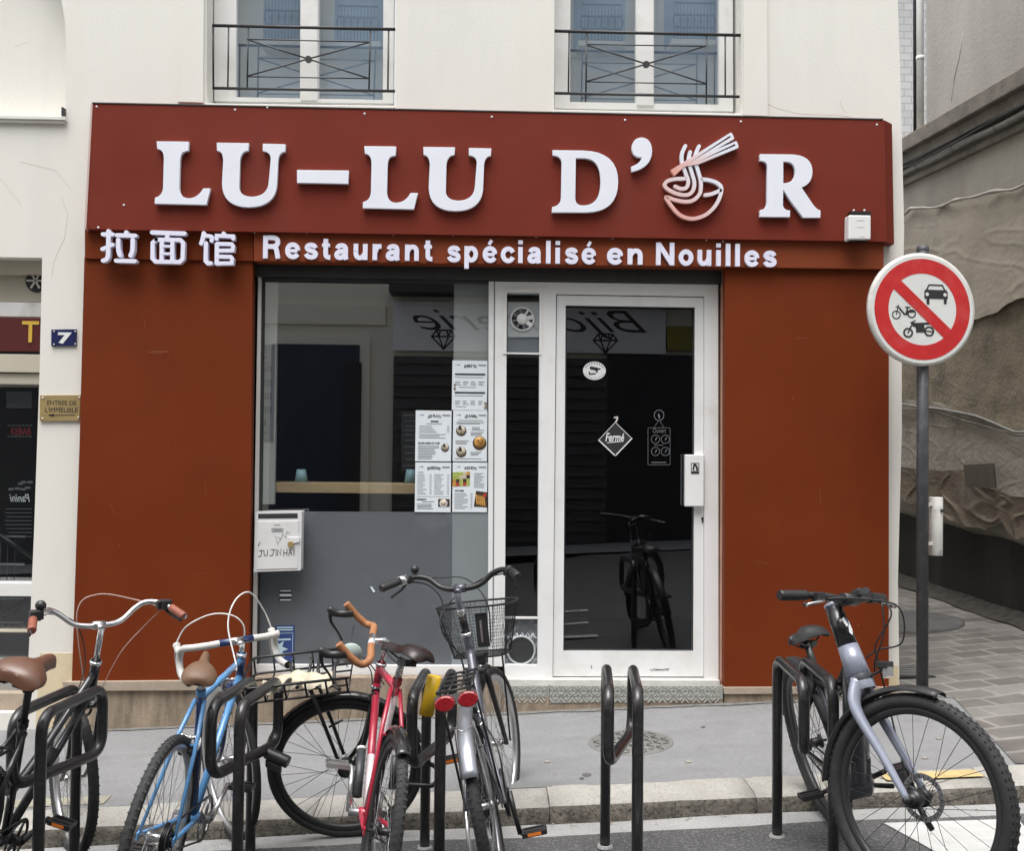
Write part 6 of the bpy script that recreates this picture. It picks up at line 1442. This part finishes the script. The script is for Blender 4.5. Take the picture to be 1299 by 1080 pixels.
for sg_ in (-1, 1):
    mb = MB(); mb.tube(spline([(.085, sg_ * .212, -.03), (.115, sg_ * .213, -.022), (.135, sg_ * .213, .0)], 4), [.015, .015, .016, .016, .015, .015, .016, .017, .013], 10, 0, False, True, b.T3); b.part('brake_hood', mb, M['tapewhite'], hb)
    mb = MB(); mb.tube(spline([(.135, sg_ * .213, -.005), (.145, sg_ * .213, -.05), (.12, sg_ * .213, -.13)], 4), .006, 7, 0, False, True, b.T3); b.part('brake_lever', mb, M['chrome'], hb)
    mb = MB(); mb.tube([(-.03, sg_ * .218, -.135), (-.036, sg_ * .218, -.135)], .0160, 12, 0, False, True, b.T3); b.part('bar_plug', mb, M['ink'], hb)
w_ = lambda p: b.T3(p)
b.cable([w_((.13, .213, .005)), w_((.12, .17, .07)), w_((.07, .08, .115)), w_((.03, .0, .105)), w_((.01, -.04, .06)), w_((.02, -.045, .0))], 'cablewhite', .0034)
b.cable([w_((.13, -.213, .005)), w_((.13, -.18, .09)), w_((.08, -.10, .185)), w_((-.01, .0, .175)), w_((-.05, .05, .08)), b.hs(.84) + Vector((-.10, -.012, -.03)), b.hs(.83) + Vector((-.16, 0, -.018)), b.seat(.775) + Vector((.06, 0, .01))], 'cablewhite', .0034)
b.cranks(radians(35), .085, 'chrome', 'drk', 44); b.chain(.085, .045); b.cassette()
mb = MB(); mb.tube([b.BB.lerp(b.seat(.78), .30) + Vector((.02, 0, 0)), b.BB.lerp(b.seat(.78), .5) + Vector((.02, 0, 0))], .012, 8); b.part('front_shifter', mb, M['drk'])

# --- red bike with front rack
b = Bike('touring_bicycle', 'red and white bike with tan taped drop handlebar and black front rack', -.385, -2.66, 101.5, 9.8, 84.6, .0, -.035, .337, .965, 72)
fr_ = b.frame(M['paint_red'], .80, .70, .80, 'diamond', (.0145, .015, .0165, .019), '', M['paint_red'])
mb = MB(); dn = b.hs(.70).lerp(b.hs(.80), .18); mb.tube([b.BB, b.BB.lerp(dn, .42)], .0170, 12); b.part('down_tube_fade', mb, M['paint_pink'], fr_)
mb = MB(); mb.tube([b.BB.lerp(b.seat(.8), .06), b.BB.lerp(b.seat(.8), .93)], .0154, 12); b.part('seat_tube', mb, M['paint_pink'], fr_)
b.wheel(True, .0195, 'rimblack', 'spokeblack', 32, 0, 0, .032); b.wheel(False, .0195, 'rimblack', 'spoke', 32, 0, 84)
b.fork(M['paint_black'], .70, .05, .0135, .009); b.guard(True, 25, 165, M['paint_black'], .024, .012); b.guard(False, 35, 120, M['paint_black'], .025, .014)
b.post(.80, .905, 'chrome', .0137); b.saddle(.945, .245, .066, .018, 'darkbrown', .62, .036, .10, 0, .022)
drop = [(0, 0, 0), (0, .08, 0), (-.002, .14, -.002), (.008, .180, -.008), (.035, .200, -.006), (.066, .206, .024), (.092, .208, .062), (.112, .208, .096)]
hb = b.bar(.910, .063, drop, .0155, M['tapeorange']); b.stem(.80, .905, .063, M['chrome'], .0125)
mb = MB(); mb.tube([(0, -.045, 0), (0, .045, 0)], .0168, 12, 0, False, True, b.T3); b.part('bar_clamp', mb, M['chrome'], hb)
for sg_ in (-1, 1):
    mb = MB(); mb.tube(spline([(.085, sg_ * .206, .052), (.125, sg_ * .207, .050), (.165, sg_ * .207, .058), (.192, sg_ * .207, .086)], 4), [.021, .021, .020, .019, .018, .017, .016, .017, .018, .018, .017, .015, .009], 10, 0, False, True, b.T3); b.part('brake_hood', mb, M['drk'], hb)
    mb = MB(); mb.tube(spline([(.185, sg_ * .207, .066), (.188, sg_ * .207, .02), (.165, sg_ * .207, -.03), (.150, sg_ * .207, -.075)], 4), [.010, .010, .009, .008, .007, .006, .006, .005, .005, .005, .005, .005, .005], 7, 0, False, True, b.T3); b.part('brake_lever', mb, M['drk'], hb)
mb = MB(); mb.lathe([(0, -.003), (.040, -.003), (.046, .002), (.046, .012), (0, .014)], b.fr(b.bc + Vector((.09, .02, -.035))), b.S @ Vector((0, 1, 0)), 24); b.part('bell_cap', mb, M['palegreen'], hb)
# front rack of black wire: deck, raised rail, struts
mb = MB(); zr0 = .755; x0, x1 = b.o.x - .02, b.o.x + .40; hw = .135
T = b.fr
for z_, ww, r_ in ((zr0, hw, .0055), (zr0 + .07, hw + .012, .006)):
    loop = fillet([(x0 - .01, ww, z_), (x1, ww, z_), (x1 + .01, ww * .6, z_), (x1 + .01, -ww * .6, z_), (x1, -ww, z_), (x0 - .01, -ww, z_)], .03, 4); mb.tube(loop, r_, 7, 0, False, True, T)
for k in range(6):
    x = x0 + (x1 - x0) * k / 5
    mb.tube([(x, -hw, zr0), (x, hw, zr0)], .004, 6, 0, False, True, T)
    for sg_ in (-1, 1): mb.tube([(x, sg_ * hw, zr0), (x, sg_ * (hw + .012), zr0 + .07)], .0045, 6, 0, False, True, T)
for k in range(5): y = -hw + 2 * hw * k / 4; mb.tube([(x0, y, zr0), (x1, y, zr0)], .004, 6, 0, False, True, T)
for sg_ in (-1, 1):
    mb.tube([(x0 + .16, sg_ * .075, zr0), (b.axle.x + .01, sg_ * .062, b.R + .03)], .0085, 8, 0, False, True, T)
    mb.tube([(x0 + .105, sg_ * .072, zr0 - .18), (x0 + .045, sg_ * .072, zr0 - .155)], .005, 6, 0, False, True, T)
rk = b.part('front_rack', mb, M['black'])
mb = MB(); rnd = random.Random(5)
mb.sheet(lambda u, v: b.fr(Vector((x0 + .07 + .30 * u, -.05 + .13 * v + .02 * sin(u * 9), zr0 + .012 + .030 * sin(pi * u) ** .5 * sin(pi * v) ** .5 + .006 * sin(u * 25 + v * 9)))), 26, 12); b.part('folded_bag', mb, M['beige'], rk)
mb = MB()
for k in range(4): mb.tube(spline([b.fr(Vector((x0 + .05 + .07 * k + rnd.uniform(-.02, .02), -.12 + .09 * j + rnd.uniform(-.01, .01), zr0 + .03 + .02 * sin(j * 2 + k)))) for j in range(4)], 5), .008, 6)
b.part('bungee_cord', mb, M['drk'], rk)
b.cranks(radians(248), .085, 'chrome', 'chrome', 42); b.chain(.085, .045); b.cassette(8)
dn = b.hs(.70).lerp(b.hs(.80), .18); mb = MB(); mb.tube([b.BB.lerp(dn, .12) + Vector((-.02, .045, .0)), b.BB.lerp(dn, .42) + Vector((-.02, .045, .02))], .019, 14); q = b.BB.lerp(dn, .42) + Vector((-.02, .045, .02))
pmp = b.part('lock_tube', mb, M['polegrey']); mb = MB(); mb.tube([q, q + (dn - b.BB).normalized() * .012], .0195, 14); b.part('tube_cap', mb, M['galv'], pmp)
w_ = lambda p: b.T3(p)
for sg_ in (-1, 1): b.cable([w_((.09, sg_ * .2, -.01)), w_((.10, sg_ * .12, -.04)), w_((.08, sg_ * .05, -.06)), b.fr(b.hs(.80) + Vector((.05, sg_ * .02, 0))), b.hs(.74) + Vector((-.04, sg_ * .025, -.02))], 'cable')
b.cable([b.seat(.9) + Vector((-.08, .02, 0)), b.seat(.87) + Vector((-.12, .03, -.05)), b.seat(.83) + Vector((-.10, .02, -.06)), b.seat(.86) + Vector((-.05, .01, 0))], 'cable', .0018)

# --- grey city bike with basket
b = Bike('basket_bicycle', 'grey city bike without saddle, with wire basket and twin red reflectors', .102, -2.482, 88.1, -12.4, -16.1, .004, -.046, .350, 1.015, 69)
b.frame(M['paint_grey'], .90, .74, .62, 'low', (.021, .016, .021, .021))
b.wheel(True, .0195, 'rim', 'spoke', 36); b.wheel(False, .0215, 'rim', 'spoke', 36, 0, 80)
b.fork(M['drk'], .72, .052, .0145, .010, False)
b.guard(False, 50, 150, M['paint_silver'], .029, .016); b.guard(True, 95, 165, M['drk'], .028, .016)
hb = b.bar(1.10, .06, [(0, 0, 0), (0, .05, 0), (.01, .10, .015), (.015, .15, .052), (.0, .20, .066), (-.04, .245, .062), (-.10, .285, .05), (-.15, .31, .04)], .0125, M['drk']); b.stem(.90, 1.085, .06, M['paint_grey'], .0145)
mb = MB(); mb.tube([b.hs(.985), b.hs(1.015)], .0185, 14, 0, False, True, b.fr); b.part('stem_collar', mb, M['chrome'])
mb = MB(); mb.tube([b.hs(.925), b.hs(.98)], .0175, 14, 0, False, True, b.fr); b.part('stem_sleeve', mb, M['drk'])
for sg_ in (-1, 1):
    b.grip(sg_, (-.15, .312, .04), (-.065, .262, .058), M['drk'], .0175, hb); b.lever(sg_, (-.02, .235, .058), (-.11, .285, -.005), 'drk', .006, hb)
    mb = MB(); mb.tube([(-.03, sg_ * .238, .062), (-.062, sg_ * .26, .058)], .022, 12, 0, False, True, b.T3); b.part('twist_shifter', mb, M['chrome' if sg_ > 0 else 'drk'], hb)
b.part('bell', MB().ball((.0, .205, .10), .020, 10, 0, b.T3), M['drk'], hb)
# basket: wire mesh tapered tub hung on the stem
mb = MB(); cx = b.hs(.9).x + .20; zt, zb_ = 1.005, .775; T = b.fr
def rim_(z, lx, ly, n=40): return [(cx + lx * (abs(cos(t)) ** .5) * (1 if cos(t) > 0 else -1), ly * (abs(sin(t)) ** .5) * (1 if sin(t) > 0 else -1), z) for t in [2 * pi * i / n for i in range(n)]]
top, bot = rim_(zt, .135, .178), rim_(zb_, .095, .125)
bk = b.part('basket', MB().tube(top, .0055, 7, 0, True, False, T).tube(bot, .004, 6, 0, True, False, T), M['black'])
mb = MB()
N_ = 64; tp, bt_ = rim_(zt, .135, .178, N_), rim_(zb_, .095, .125, N_)
for i in range(N_): mb.tube([tp[i], bt_[i]], .0009, 3, 0, False, False, T); mb.tube([tp[i], bt_[(i + 4) % N_]], .0006, 3, 0, False, False, T)
for k in range(1, 15):
    z_ = zb_ + (zt - zb_) * k / 15; mb.tube(rim_(z_, .095 + .04 * k / 15, .125 + .053 * k / 15), .0007, 3, 0, True, False, T)
for k in range(-9, 10): y = .012 * k; mb.tube([(cx - .09, y, zb_), (cx + .09, y, zb_)], .0009, 3, 0, False, False, T); 
for k in range(-7, 8): x = .012 * k; mb.tube([(cx + x, -.12, zb_), (cx + x, .12, zb_)], .0009, 3, 0, False, False, T)
b.part('mesh_wires', mb, M['black'], bk)
mb = MB(); mb.obox((cx - .12, -.05, .90), (.006, 0, 0), (0, .028, 0), (0, 0, .075), 0, T); bk2 = b.part('basket_bracket', mb, M['ink'], bk, .003)
b.part('bracket_bar', MB().obox((cx - .128, -.048, .895), (.002, 0, 0), (0, .005, 0), (0, 0, .05), 0, T), M['chrome'], bk)
mb = MB()
for sg_ in (-1, 1): mb.tube([(cx - .02, sg_ * .10, zb_), (b.axle.x + .01, sg_ * .066, b.R + .01)], .0045, 7, 0, False, True, T)
b.part('basket_stay', mb, M['black'], bk)
mb = MB(); mb.obox(b.axle + Vector((-.03, -.01, .0)) + b.a * (b.R + .075) + b.perp * .05, (.03, 0, 0), (0, .03, 0), (0, 0, .025), 0, T); b.part('front_lamp', mb, M['drk'], None, .008)
carrier(b, b.R * 2 + .12, -.24, .16, .062)
for sg_ in (-1, 1):
    c_ = Vector((-.262, sg_ * .041, b.R * 2 + .082)); mb = MB(); mb.lathe([(0, -.001), (.026, -.001), (.031, .004), (.031, .014), (0, .016)], (0, 0, 0), (1, 0, 0), 12, 0, lambda q, c_=c_: Vector((q.x, q.y * 1.18, q.z * .88)) + c_, sm=False); b.part('rear_reflector', mb, M['red_lens'])
b.part('reflector_bracket', MB().obox((-.243, 0, b.R * 2 + .09), (.004, 0, 0), (0, .075, 0), (0, 0, .018)), M['chrome'])
mb = MB(); t = radians(30); q = b.axle + Vector((.2 * cos(-2.3), 0, .2 * sin(-2.3))); mb.obox(q, Vector((cos(-2.3), 0, sin(-2.3))) * .038, (0, .006, 0), Vector((sin(2.3), 0, cos(-2.3))) * .014, 0, T); b.part('spoke_reflector', mb, M['orange_lens'], None, .004)
for sg_ in (-1, 1):
    mb = MB(); mb.tube([b.ra + Vector((0, sg_ * .072, .0)), Vector((-.17, sg_ * .035, b.R * 2 - .02)), Vector((-.2, 0, b.R * 2 - .035))], .0028, 5); b.part('guard_stay', mb, M['chrome'])
    mb = MB(); mb.tube([b.ra + Vector((.0, sg_ * .075, .0)), b.seat(.6) + Vector((0, sg_ * .03, -.01))], .008, 8); b.part('seat_stay', mb, M['paint_silver'])
b.caliper(False, 'chrome')
b.cranks(radians(262), .08, 'drk', 'drk', 38, 'orange_lens', .05); b.chain(.08, .035)
mb = MB(); mb.lathe([(0, -.008), (.095, -.006), (.095, .006), (0, .008)], b.BB + Vector((0, -.052, 0)), (0, 1, 0), 30); b.part('chain_guard', mb, M['drk'])
mb = MB(); mb.tube([b.seat(.62), b.seat(.66)], .019, 12); b.part('seat_clamp', mb, M['drk'])
w_ = lambda p: b.T3(p)
b.cable([w_((-.02, .23, .05)), w_((.06, .17, .02)), w_((.08, .12, -.06)), w_((.05, .12, -.2)), b.fr(b.hs(.78) + Vector((.04, .05, 0)))], 'cable', .003)
b.cable([w_((-.02, -.23, .05)), w_((.06, -.15, .04)), w_((.10, -.06, .02)), w_((.06, .06, -.05)), w_((-.03, .10, -.15)), b.hs(.76) + Vector((-.05, .04, 0)), b.BB + Vector((.1, .03, .1))], 'cable', .003)
b.cable([w_((-.02, .22, .06)), w_((.07, .12, .05)), w_((.10, .0, .03)), w_((.08, -.09, -.08)), w_((.05, -.10, -.25))], 'cable', .003)
b.cable([b.seat(.6) + Vector((-.05, -.03, 0)), Vector((-.02, -.09, .55)), Vector((.0, -.085, .40))], 'cable', .003)
mb = MB(); mb.tube([Vector((.06, .075, b.R)), Vector((.03, .09, .20)), Vector((-.03, .12, .03))], .008, 8); b.part('kickstand', mb, M['chrome'])

# --- lilac electric bike
b = Bike('electric_bicycle', 'lilac grey electric bike with thick head tube and disc brake', 1.545, -1.80, -89.1, 12.9, 38.7, .012, .078, .349, 1.026, 69)
BB = b.BB; mb = MB()
h1, h0 = b.hs(1.0), b.hs(.735)
mb.tube([h0, h0.lerp(h1, .25), h0.lerp(h1, .44)], [.044, .041, .038], 18, 0); mb.tube([h0.lerp(h1, .42), h1], [.038, .031], 18, 1)
dn = h0.lerp(h1, .15); m_ = dn.lerp(BB, .5) + Vector((-.02, 0, -.05)); mb.tube(spline([dn, m_, BB + Vector((.06, 0, .03))], 6), [.044, .046, .047, .048, .048, .049, .050, .050, .050, .050, .050, .050, .050], 16, 2)
e = BB.lerp(b.seat(.66), .3); mb.tube([BB, b.seat(.70)], .019, 14, 2)
mb.tube([b.seat(.67), b.seat(.67).lerp(dn, .55) + Vector((0, 0, -.06)), dn + Vector((0, 0, .02))], [.026, .029, .032], 14, 3)
for sg_ in (-1, 1):
    d = b.ra + Vector((0, sg_ * .068, 0)); mb.tube([b.seat(.66) + Vector((0, sg_ * .018, 0)), d], [.010, .008], 8, 3); mb.tube([BB + Vector((-.03, sg_ * .03, 0)), BB.lerp(b.ra, .4) + Vector((0, sg_ * .045, 0)), d], [.015, .013, .010], 8, 3)
fr_ = b.part('frame', mb, [M['paint_lilac'], M['paint_black'], M['paint_slate'], M['paint_black']])
mb = MB(); mb.lathe([(.046, -.010), (.048, 0), (.046, .012)], h0, b.a, 20); b.part('headset_ring', mb, M['paint_slate'], fr_)
mb = MB(); mb.lathe([(.031, -.006), (.034, 0), (.031, .006)], h1, b.a, 18); b.part('headset_ring', mb, M['paint_lilac'], fr_)
mb = MB(); mb.lathe([(0, -.06), (.05, -.058), (.075, -.04), (.078, .04), (.05, .058), (0, .06)], BB + Vector((.03, 0, .02)), (0, 1, 0), 24); mb.obox(BB + Vector((.10, 0, .10)), (.03, 0, .05), (0, .04, 0), (-.04, 0, .03)); b.part('motor', mb, M['paint_slate'], fr_, .006)
# emblem on the head tube: white twin blades with a blue flash, facing forward-left
mb = MB(); mb2 = MB(); mid = h0.lerp(h1, .66); f_ = (Vector((1, .45, 0)) - b.a * Vector((1, .45, 0)).dot(b.a)).normalized(); sdv = b.a.cross(f_)
def em_(q, u, v): ang = u / .036; return mid + (f_ * cos(ang) + sdv * sin(ang)) * .0372 + b.a * v
for pts, tgt in ((((-.016, .030), (-.004, .036), (.004, .006), (-.006, -.002)), mb), (((.004, .012), (.016, .022), (.018, -.014), (.006, -.034), (-.004, -.022)), mb), (((-.002, .030), (.008, .030), (.012, .010), (.004, .002)), mb2)):
    tgt.add([em_(0, u, v) for u, v in pts], [tuple(range(len(pts)))])
b.part('emblem', mb, M['enamel_white'], fr_); b.part('emblem_flash', mb2, M['paint_navy'], fr_)
mb = MB()
for i in range(4): mb.obox(b.seat(.67).lerp(dn, .10 + .03 * i) + Vector((.0, .0235, -.008)), (.004, 0, -.001), (0, .0008, 0), (0, 0, .009))
b.part('tube_marks', mb, M['enamel_white'], fr_)
b.wheel(True, .026, 'rimblack', 'spokeblack', 28, .032, 84, .032); b.wheel(False, .026, 'rimblack', 'spokeblack', 28, 0, 60, .03)
mb = MB(); c = b.hs(.725)
for sg_ in (-1, 1):
    end = b.axle + Vector((0, sg_ * .060, 0)); top = c + Vector((0, sg_ * .020, 0)); kn = c + Vector((.012, sg_ * .060, -.085)); pts = spline([top, kn, kn.lerp(end, .5) , end], 6); k = len(pts); mb.tube(pts, [.034 - .020 * (i / (k - 1)) ** .8 for i in range(k)], 14, 0, False, True, b.fr, .75)
    mb.lathe([(0, -.012), (.013, -.012), (.013, .012), (0, .012)], end, (0, 1, 0), 14, 1, b.fr)
mb.lathe([(.043, -.03), (.046, -.02), (.045, .0)], c, b.a, 18, 0, b.fr); b.part('fork', mb, [M['paint_lilac'], M['drk']])
mb = MB(); mb.obox(b.axle + Vector((-.075, .046, .035)), (.025, 0, .012), (0, .014, 0), (-.016, 0, .034), 0, b.fr); b.part('disc_caliper', mb, M['drk'], None, .005)
mb = MB(); mb.lathe([(0, -.05), (.016, -.048), (.024, -.03), (.026, .02), (.02, .028), (0, .03)], b.axle, (0, 1, 0), 20, 0, b.fr); b.part('hub_dynamo', mb, M['drk'])
b.guard(True, 72, 178, M['drk'], .032, .018, .003); b.guard(False, 20, 170, M['drk'], .032, .018, .003)
b.post(.68, .815, 'drk', .0155); b.saddle(.852, .26, .072, .020, 'drk', -.75, .040, .02)
hb = b.bar(1.02, .08, [(0, 0, 0), (0, .05, .0), (-.005, .12, .008), (-.03, .19, .012), (-.05, .25, .012), (-.065, .315, .010)], .0135, M['drk'])
mb = MB(); mb.tube([b.hs(.985), b.hs(1.01), b.bc], [.027, .025, .022], 14, 0, False, True, b.fr); mb.tube([b.bc + Vector((0, -.04, 0)), b.bc + Vector((0, .04, 0))], .023, 14, 0, False, True, b.fr); b.part('stem', mb, M['drk'])
for sg_ in (-1, 1):
    b.grip(sg_, (-.066, .318, .010), (-.035, .205, .012), M['drk'], .0185, hb); b.lever(sg_, (-.012, .165, .006), (.0, .27, -.022), 'drk', .007, hb)
    mb = MB(); mb.tube(spline([(.02, sg_ * .175, -.008), (.035, sg_ * .225, -.012), (.022, sg_ * .265, -.020), (.012, sg_ * .268, -.028)], 4), .005, 7, 0, False, True, b.T3); b.part('lever_blade', mb, M['chrome'], hb)
mb = MB(); mb.obox((.012, .055, .022), (.022, 0, .008), (0, .03, 0), (-.006, 0, .016), 0, b.T3); b.part('display', mb, M['drk'], hb, .008)
b.part('bell', MB().ball((-.005, .115, .030), .018, 10, 0, b.T3), M['ink'], hb)
q = b.fr(c + Vector((.10, .0, .055))); mb = MB(); mb.tube([c + Vector((.035, 0, .02)), c + Vector((.095, 0, .05))], .006, 6, 0, False, True, b.fr); mb.obox(c + Vector((.10, 0, .065)), (.020, 0, 0), (0, .026, 0), (0, 0, .012), 0, b.fr); lm = b.part('front_lamp', mb, M['drk'], None, .004)
b.part('lamp_lens', MB().obox(c + Vector((.112, 0, .038)), (.010, 0, .004), (0, .018, 0), (0, 0, .016), 0, b.fr), M['chrome'], lm)
w_ = lambda p: b.T3(p)
b.cable([w_((.02, .16, .0)), w_((.10, .06, .0)), w_((.15, -.02, -.02)), w_((.15, -.02, -.12)), b.fr(b.hs(.80) + Vector((.09, .0, .0))), b.fr(b.hs(.75) + Vector((.05, .03, 0)))], 'cable', .0032)
b.cable([w_((.02, -.16, .0)), w_((.12, -.10, .0)), w_((.19, .02, -.03)), w_((.17, .06, -.15)), b.fr(b.hs(.84) + Vector((.10, .03, .0))), b.fr(b.hs(.81) + Vector((.045, .02, 0)))], 'cable', .0032)
b.cable([w_((.02, .15, .0)), w_((.13, .03, -.01)), w_((.17, .0, -.06)), b.fr(b.hs(.86) + Vector((.12, .0, .0))), b.fr(b.hs(.80) + Vector((.09, .02, .0))), b.fr(b.hs(.66) + Vector((.03, .075, 0))), b.fr(b.axle + Vector((-.08, .06, .06)))], 'cable', .0032)
b.cranks(radians(200), .075, 'drk', 'drk', 36); b.chain(.075, .04)
mb = MB(); a_ = b.BB + Vector((-.12, .09, -.06)); mb.tube([a_, a_ + Vector((.25, .015, .05))], .010, 8); mb.tube([BB + Vector((-.02, .05, -.03)), a_], .013, 8); b.part('kickstand', mb, M['drk'])
mb = MB(); mb.tube([b.axle + Vector((-.24, .07, .02)), b.axle + Vector((-.06, .07, -.13))], .011, 8, 0, False, True, None); b.part('stand_leg', mb, M['drk'])

# ---------------------------------------------------------------- locks
ul = thing('bike_lock', (-.80, -1.95, .3), 'black lock with thick round bar between stand and red bike wheel', 'lock')
A, B_ = P(338, 955, -1.98), P(366, 968, -2.0); mb = MB(); mb.tube([A, B_], .025, 16); link('crossbar', mb, M['drk'], ul, bevel=.003)
A2 = A + Vector((.01, .0, -.03)); mb = MB(); mb.obox((A + B_) / 2 + Vector((-.015, .0, -.035)), (B_ - A) * .35, (0, .016, 0), (0, 0, .016)); link('lock_body', mb, M['drk'], ul, bevel=.005)
u2 = thing('shackle_lock', (-.2, -2.1, .2), 'black shackle lock looped round the stand with yellow sleeve', 'lock')
mb = MB(); c = P(533, 987, -2.15); mb.tube(fillet([c + Vector((-.11, .02, -.03)), c + Vector((.07, .0, -.035)), c + Vector((.07, .0, .05)), c + Vector((-.10, .03, .055))], .05, 8), .0095, 10); link('shackle', mb, M['drk'], u2)
mb = MB(); mb.tube([c + Vector((-.11, .02, -.05)), c + Vector((-.10, .03, .075))], .017, 12); link('lock_bar', mb, M['polegrey'], u2)

# ---------------------------------------------------------------- litter along the kerb
mb = MB(); rnd = random.Random(21)
for i in range(85):
    x = rnd.uniform(-2.6, 2.9); y = -1.62 - abs(rnd.gauss(0, .05)) if rnd.random() < .75 else rnd.uniform(-2.2, -1.65)
    if .95 < x < 1.6 and rnd.random() < .6: y = -1.625 - rnd.random() * .03
    r = rnd.uniform(.003, .010); t = rnd.uniform(0, 6.28); z = bumpy(x, y) + .010
    k = 5; mb.add([(x + r * cos(t + 2 * pi * j / k) * rnd.uniform(.6, 1.2), y + r * .7 * sin(t + 2 * pi * j / k), z + rnd.uniform(0, .006)) for j in range(k)], [tuple(range(k))], 0 if rnd.random() < .5 else 1)
for x, y in ((1.63, -.9), (1.05, -1.1), (-.5, -.8), (2.4, -.9), (.35, -1.0), (2.2, -1.2)):
    mb.obox((x, y, zp(x, y) + .004), (.012, .004, 0), (-.003, .008, 0), (0, 0, .003), 0)
lt = link('litter', mb, [mat('pale_scrap', (.33, .30, .25), .8), mat('dry_leaf', (.16, .12, .07), .8)], base=(0, 0, 0)); structure(lt, 'stuff'); lt['label'] = 'small dry scraps and crumbs lying along the kerb'; lt['category'] = 'litter'
gm = MB()
for x, y, r in ((.53, -1.22, .022), (.50, -1.27, .012), (1.25, -.5, .012), (-.2, -.4, .011), (.9, -.35, .010)):
    gm.lathe([(0, .0015), (r, .001), (r * 1.05, -.002)], (x, y, zp(x, y) + .004), (.0, 0, 1), 12)
st_ = link('gum_spots', gm, mat('gum_spot', (.10, .10, .10), .8), base=(0, 0, 0)); structure(st_, 'stuff'); st_['label'] = 'dark flattened gum spots on the asphalt pavement'; st_['category'] = 'gum'
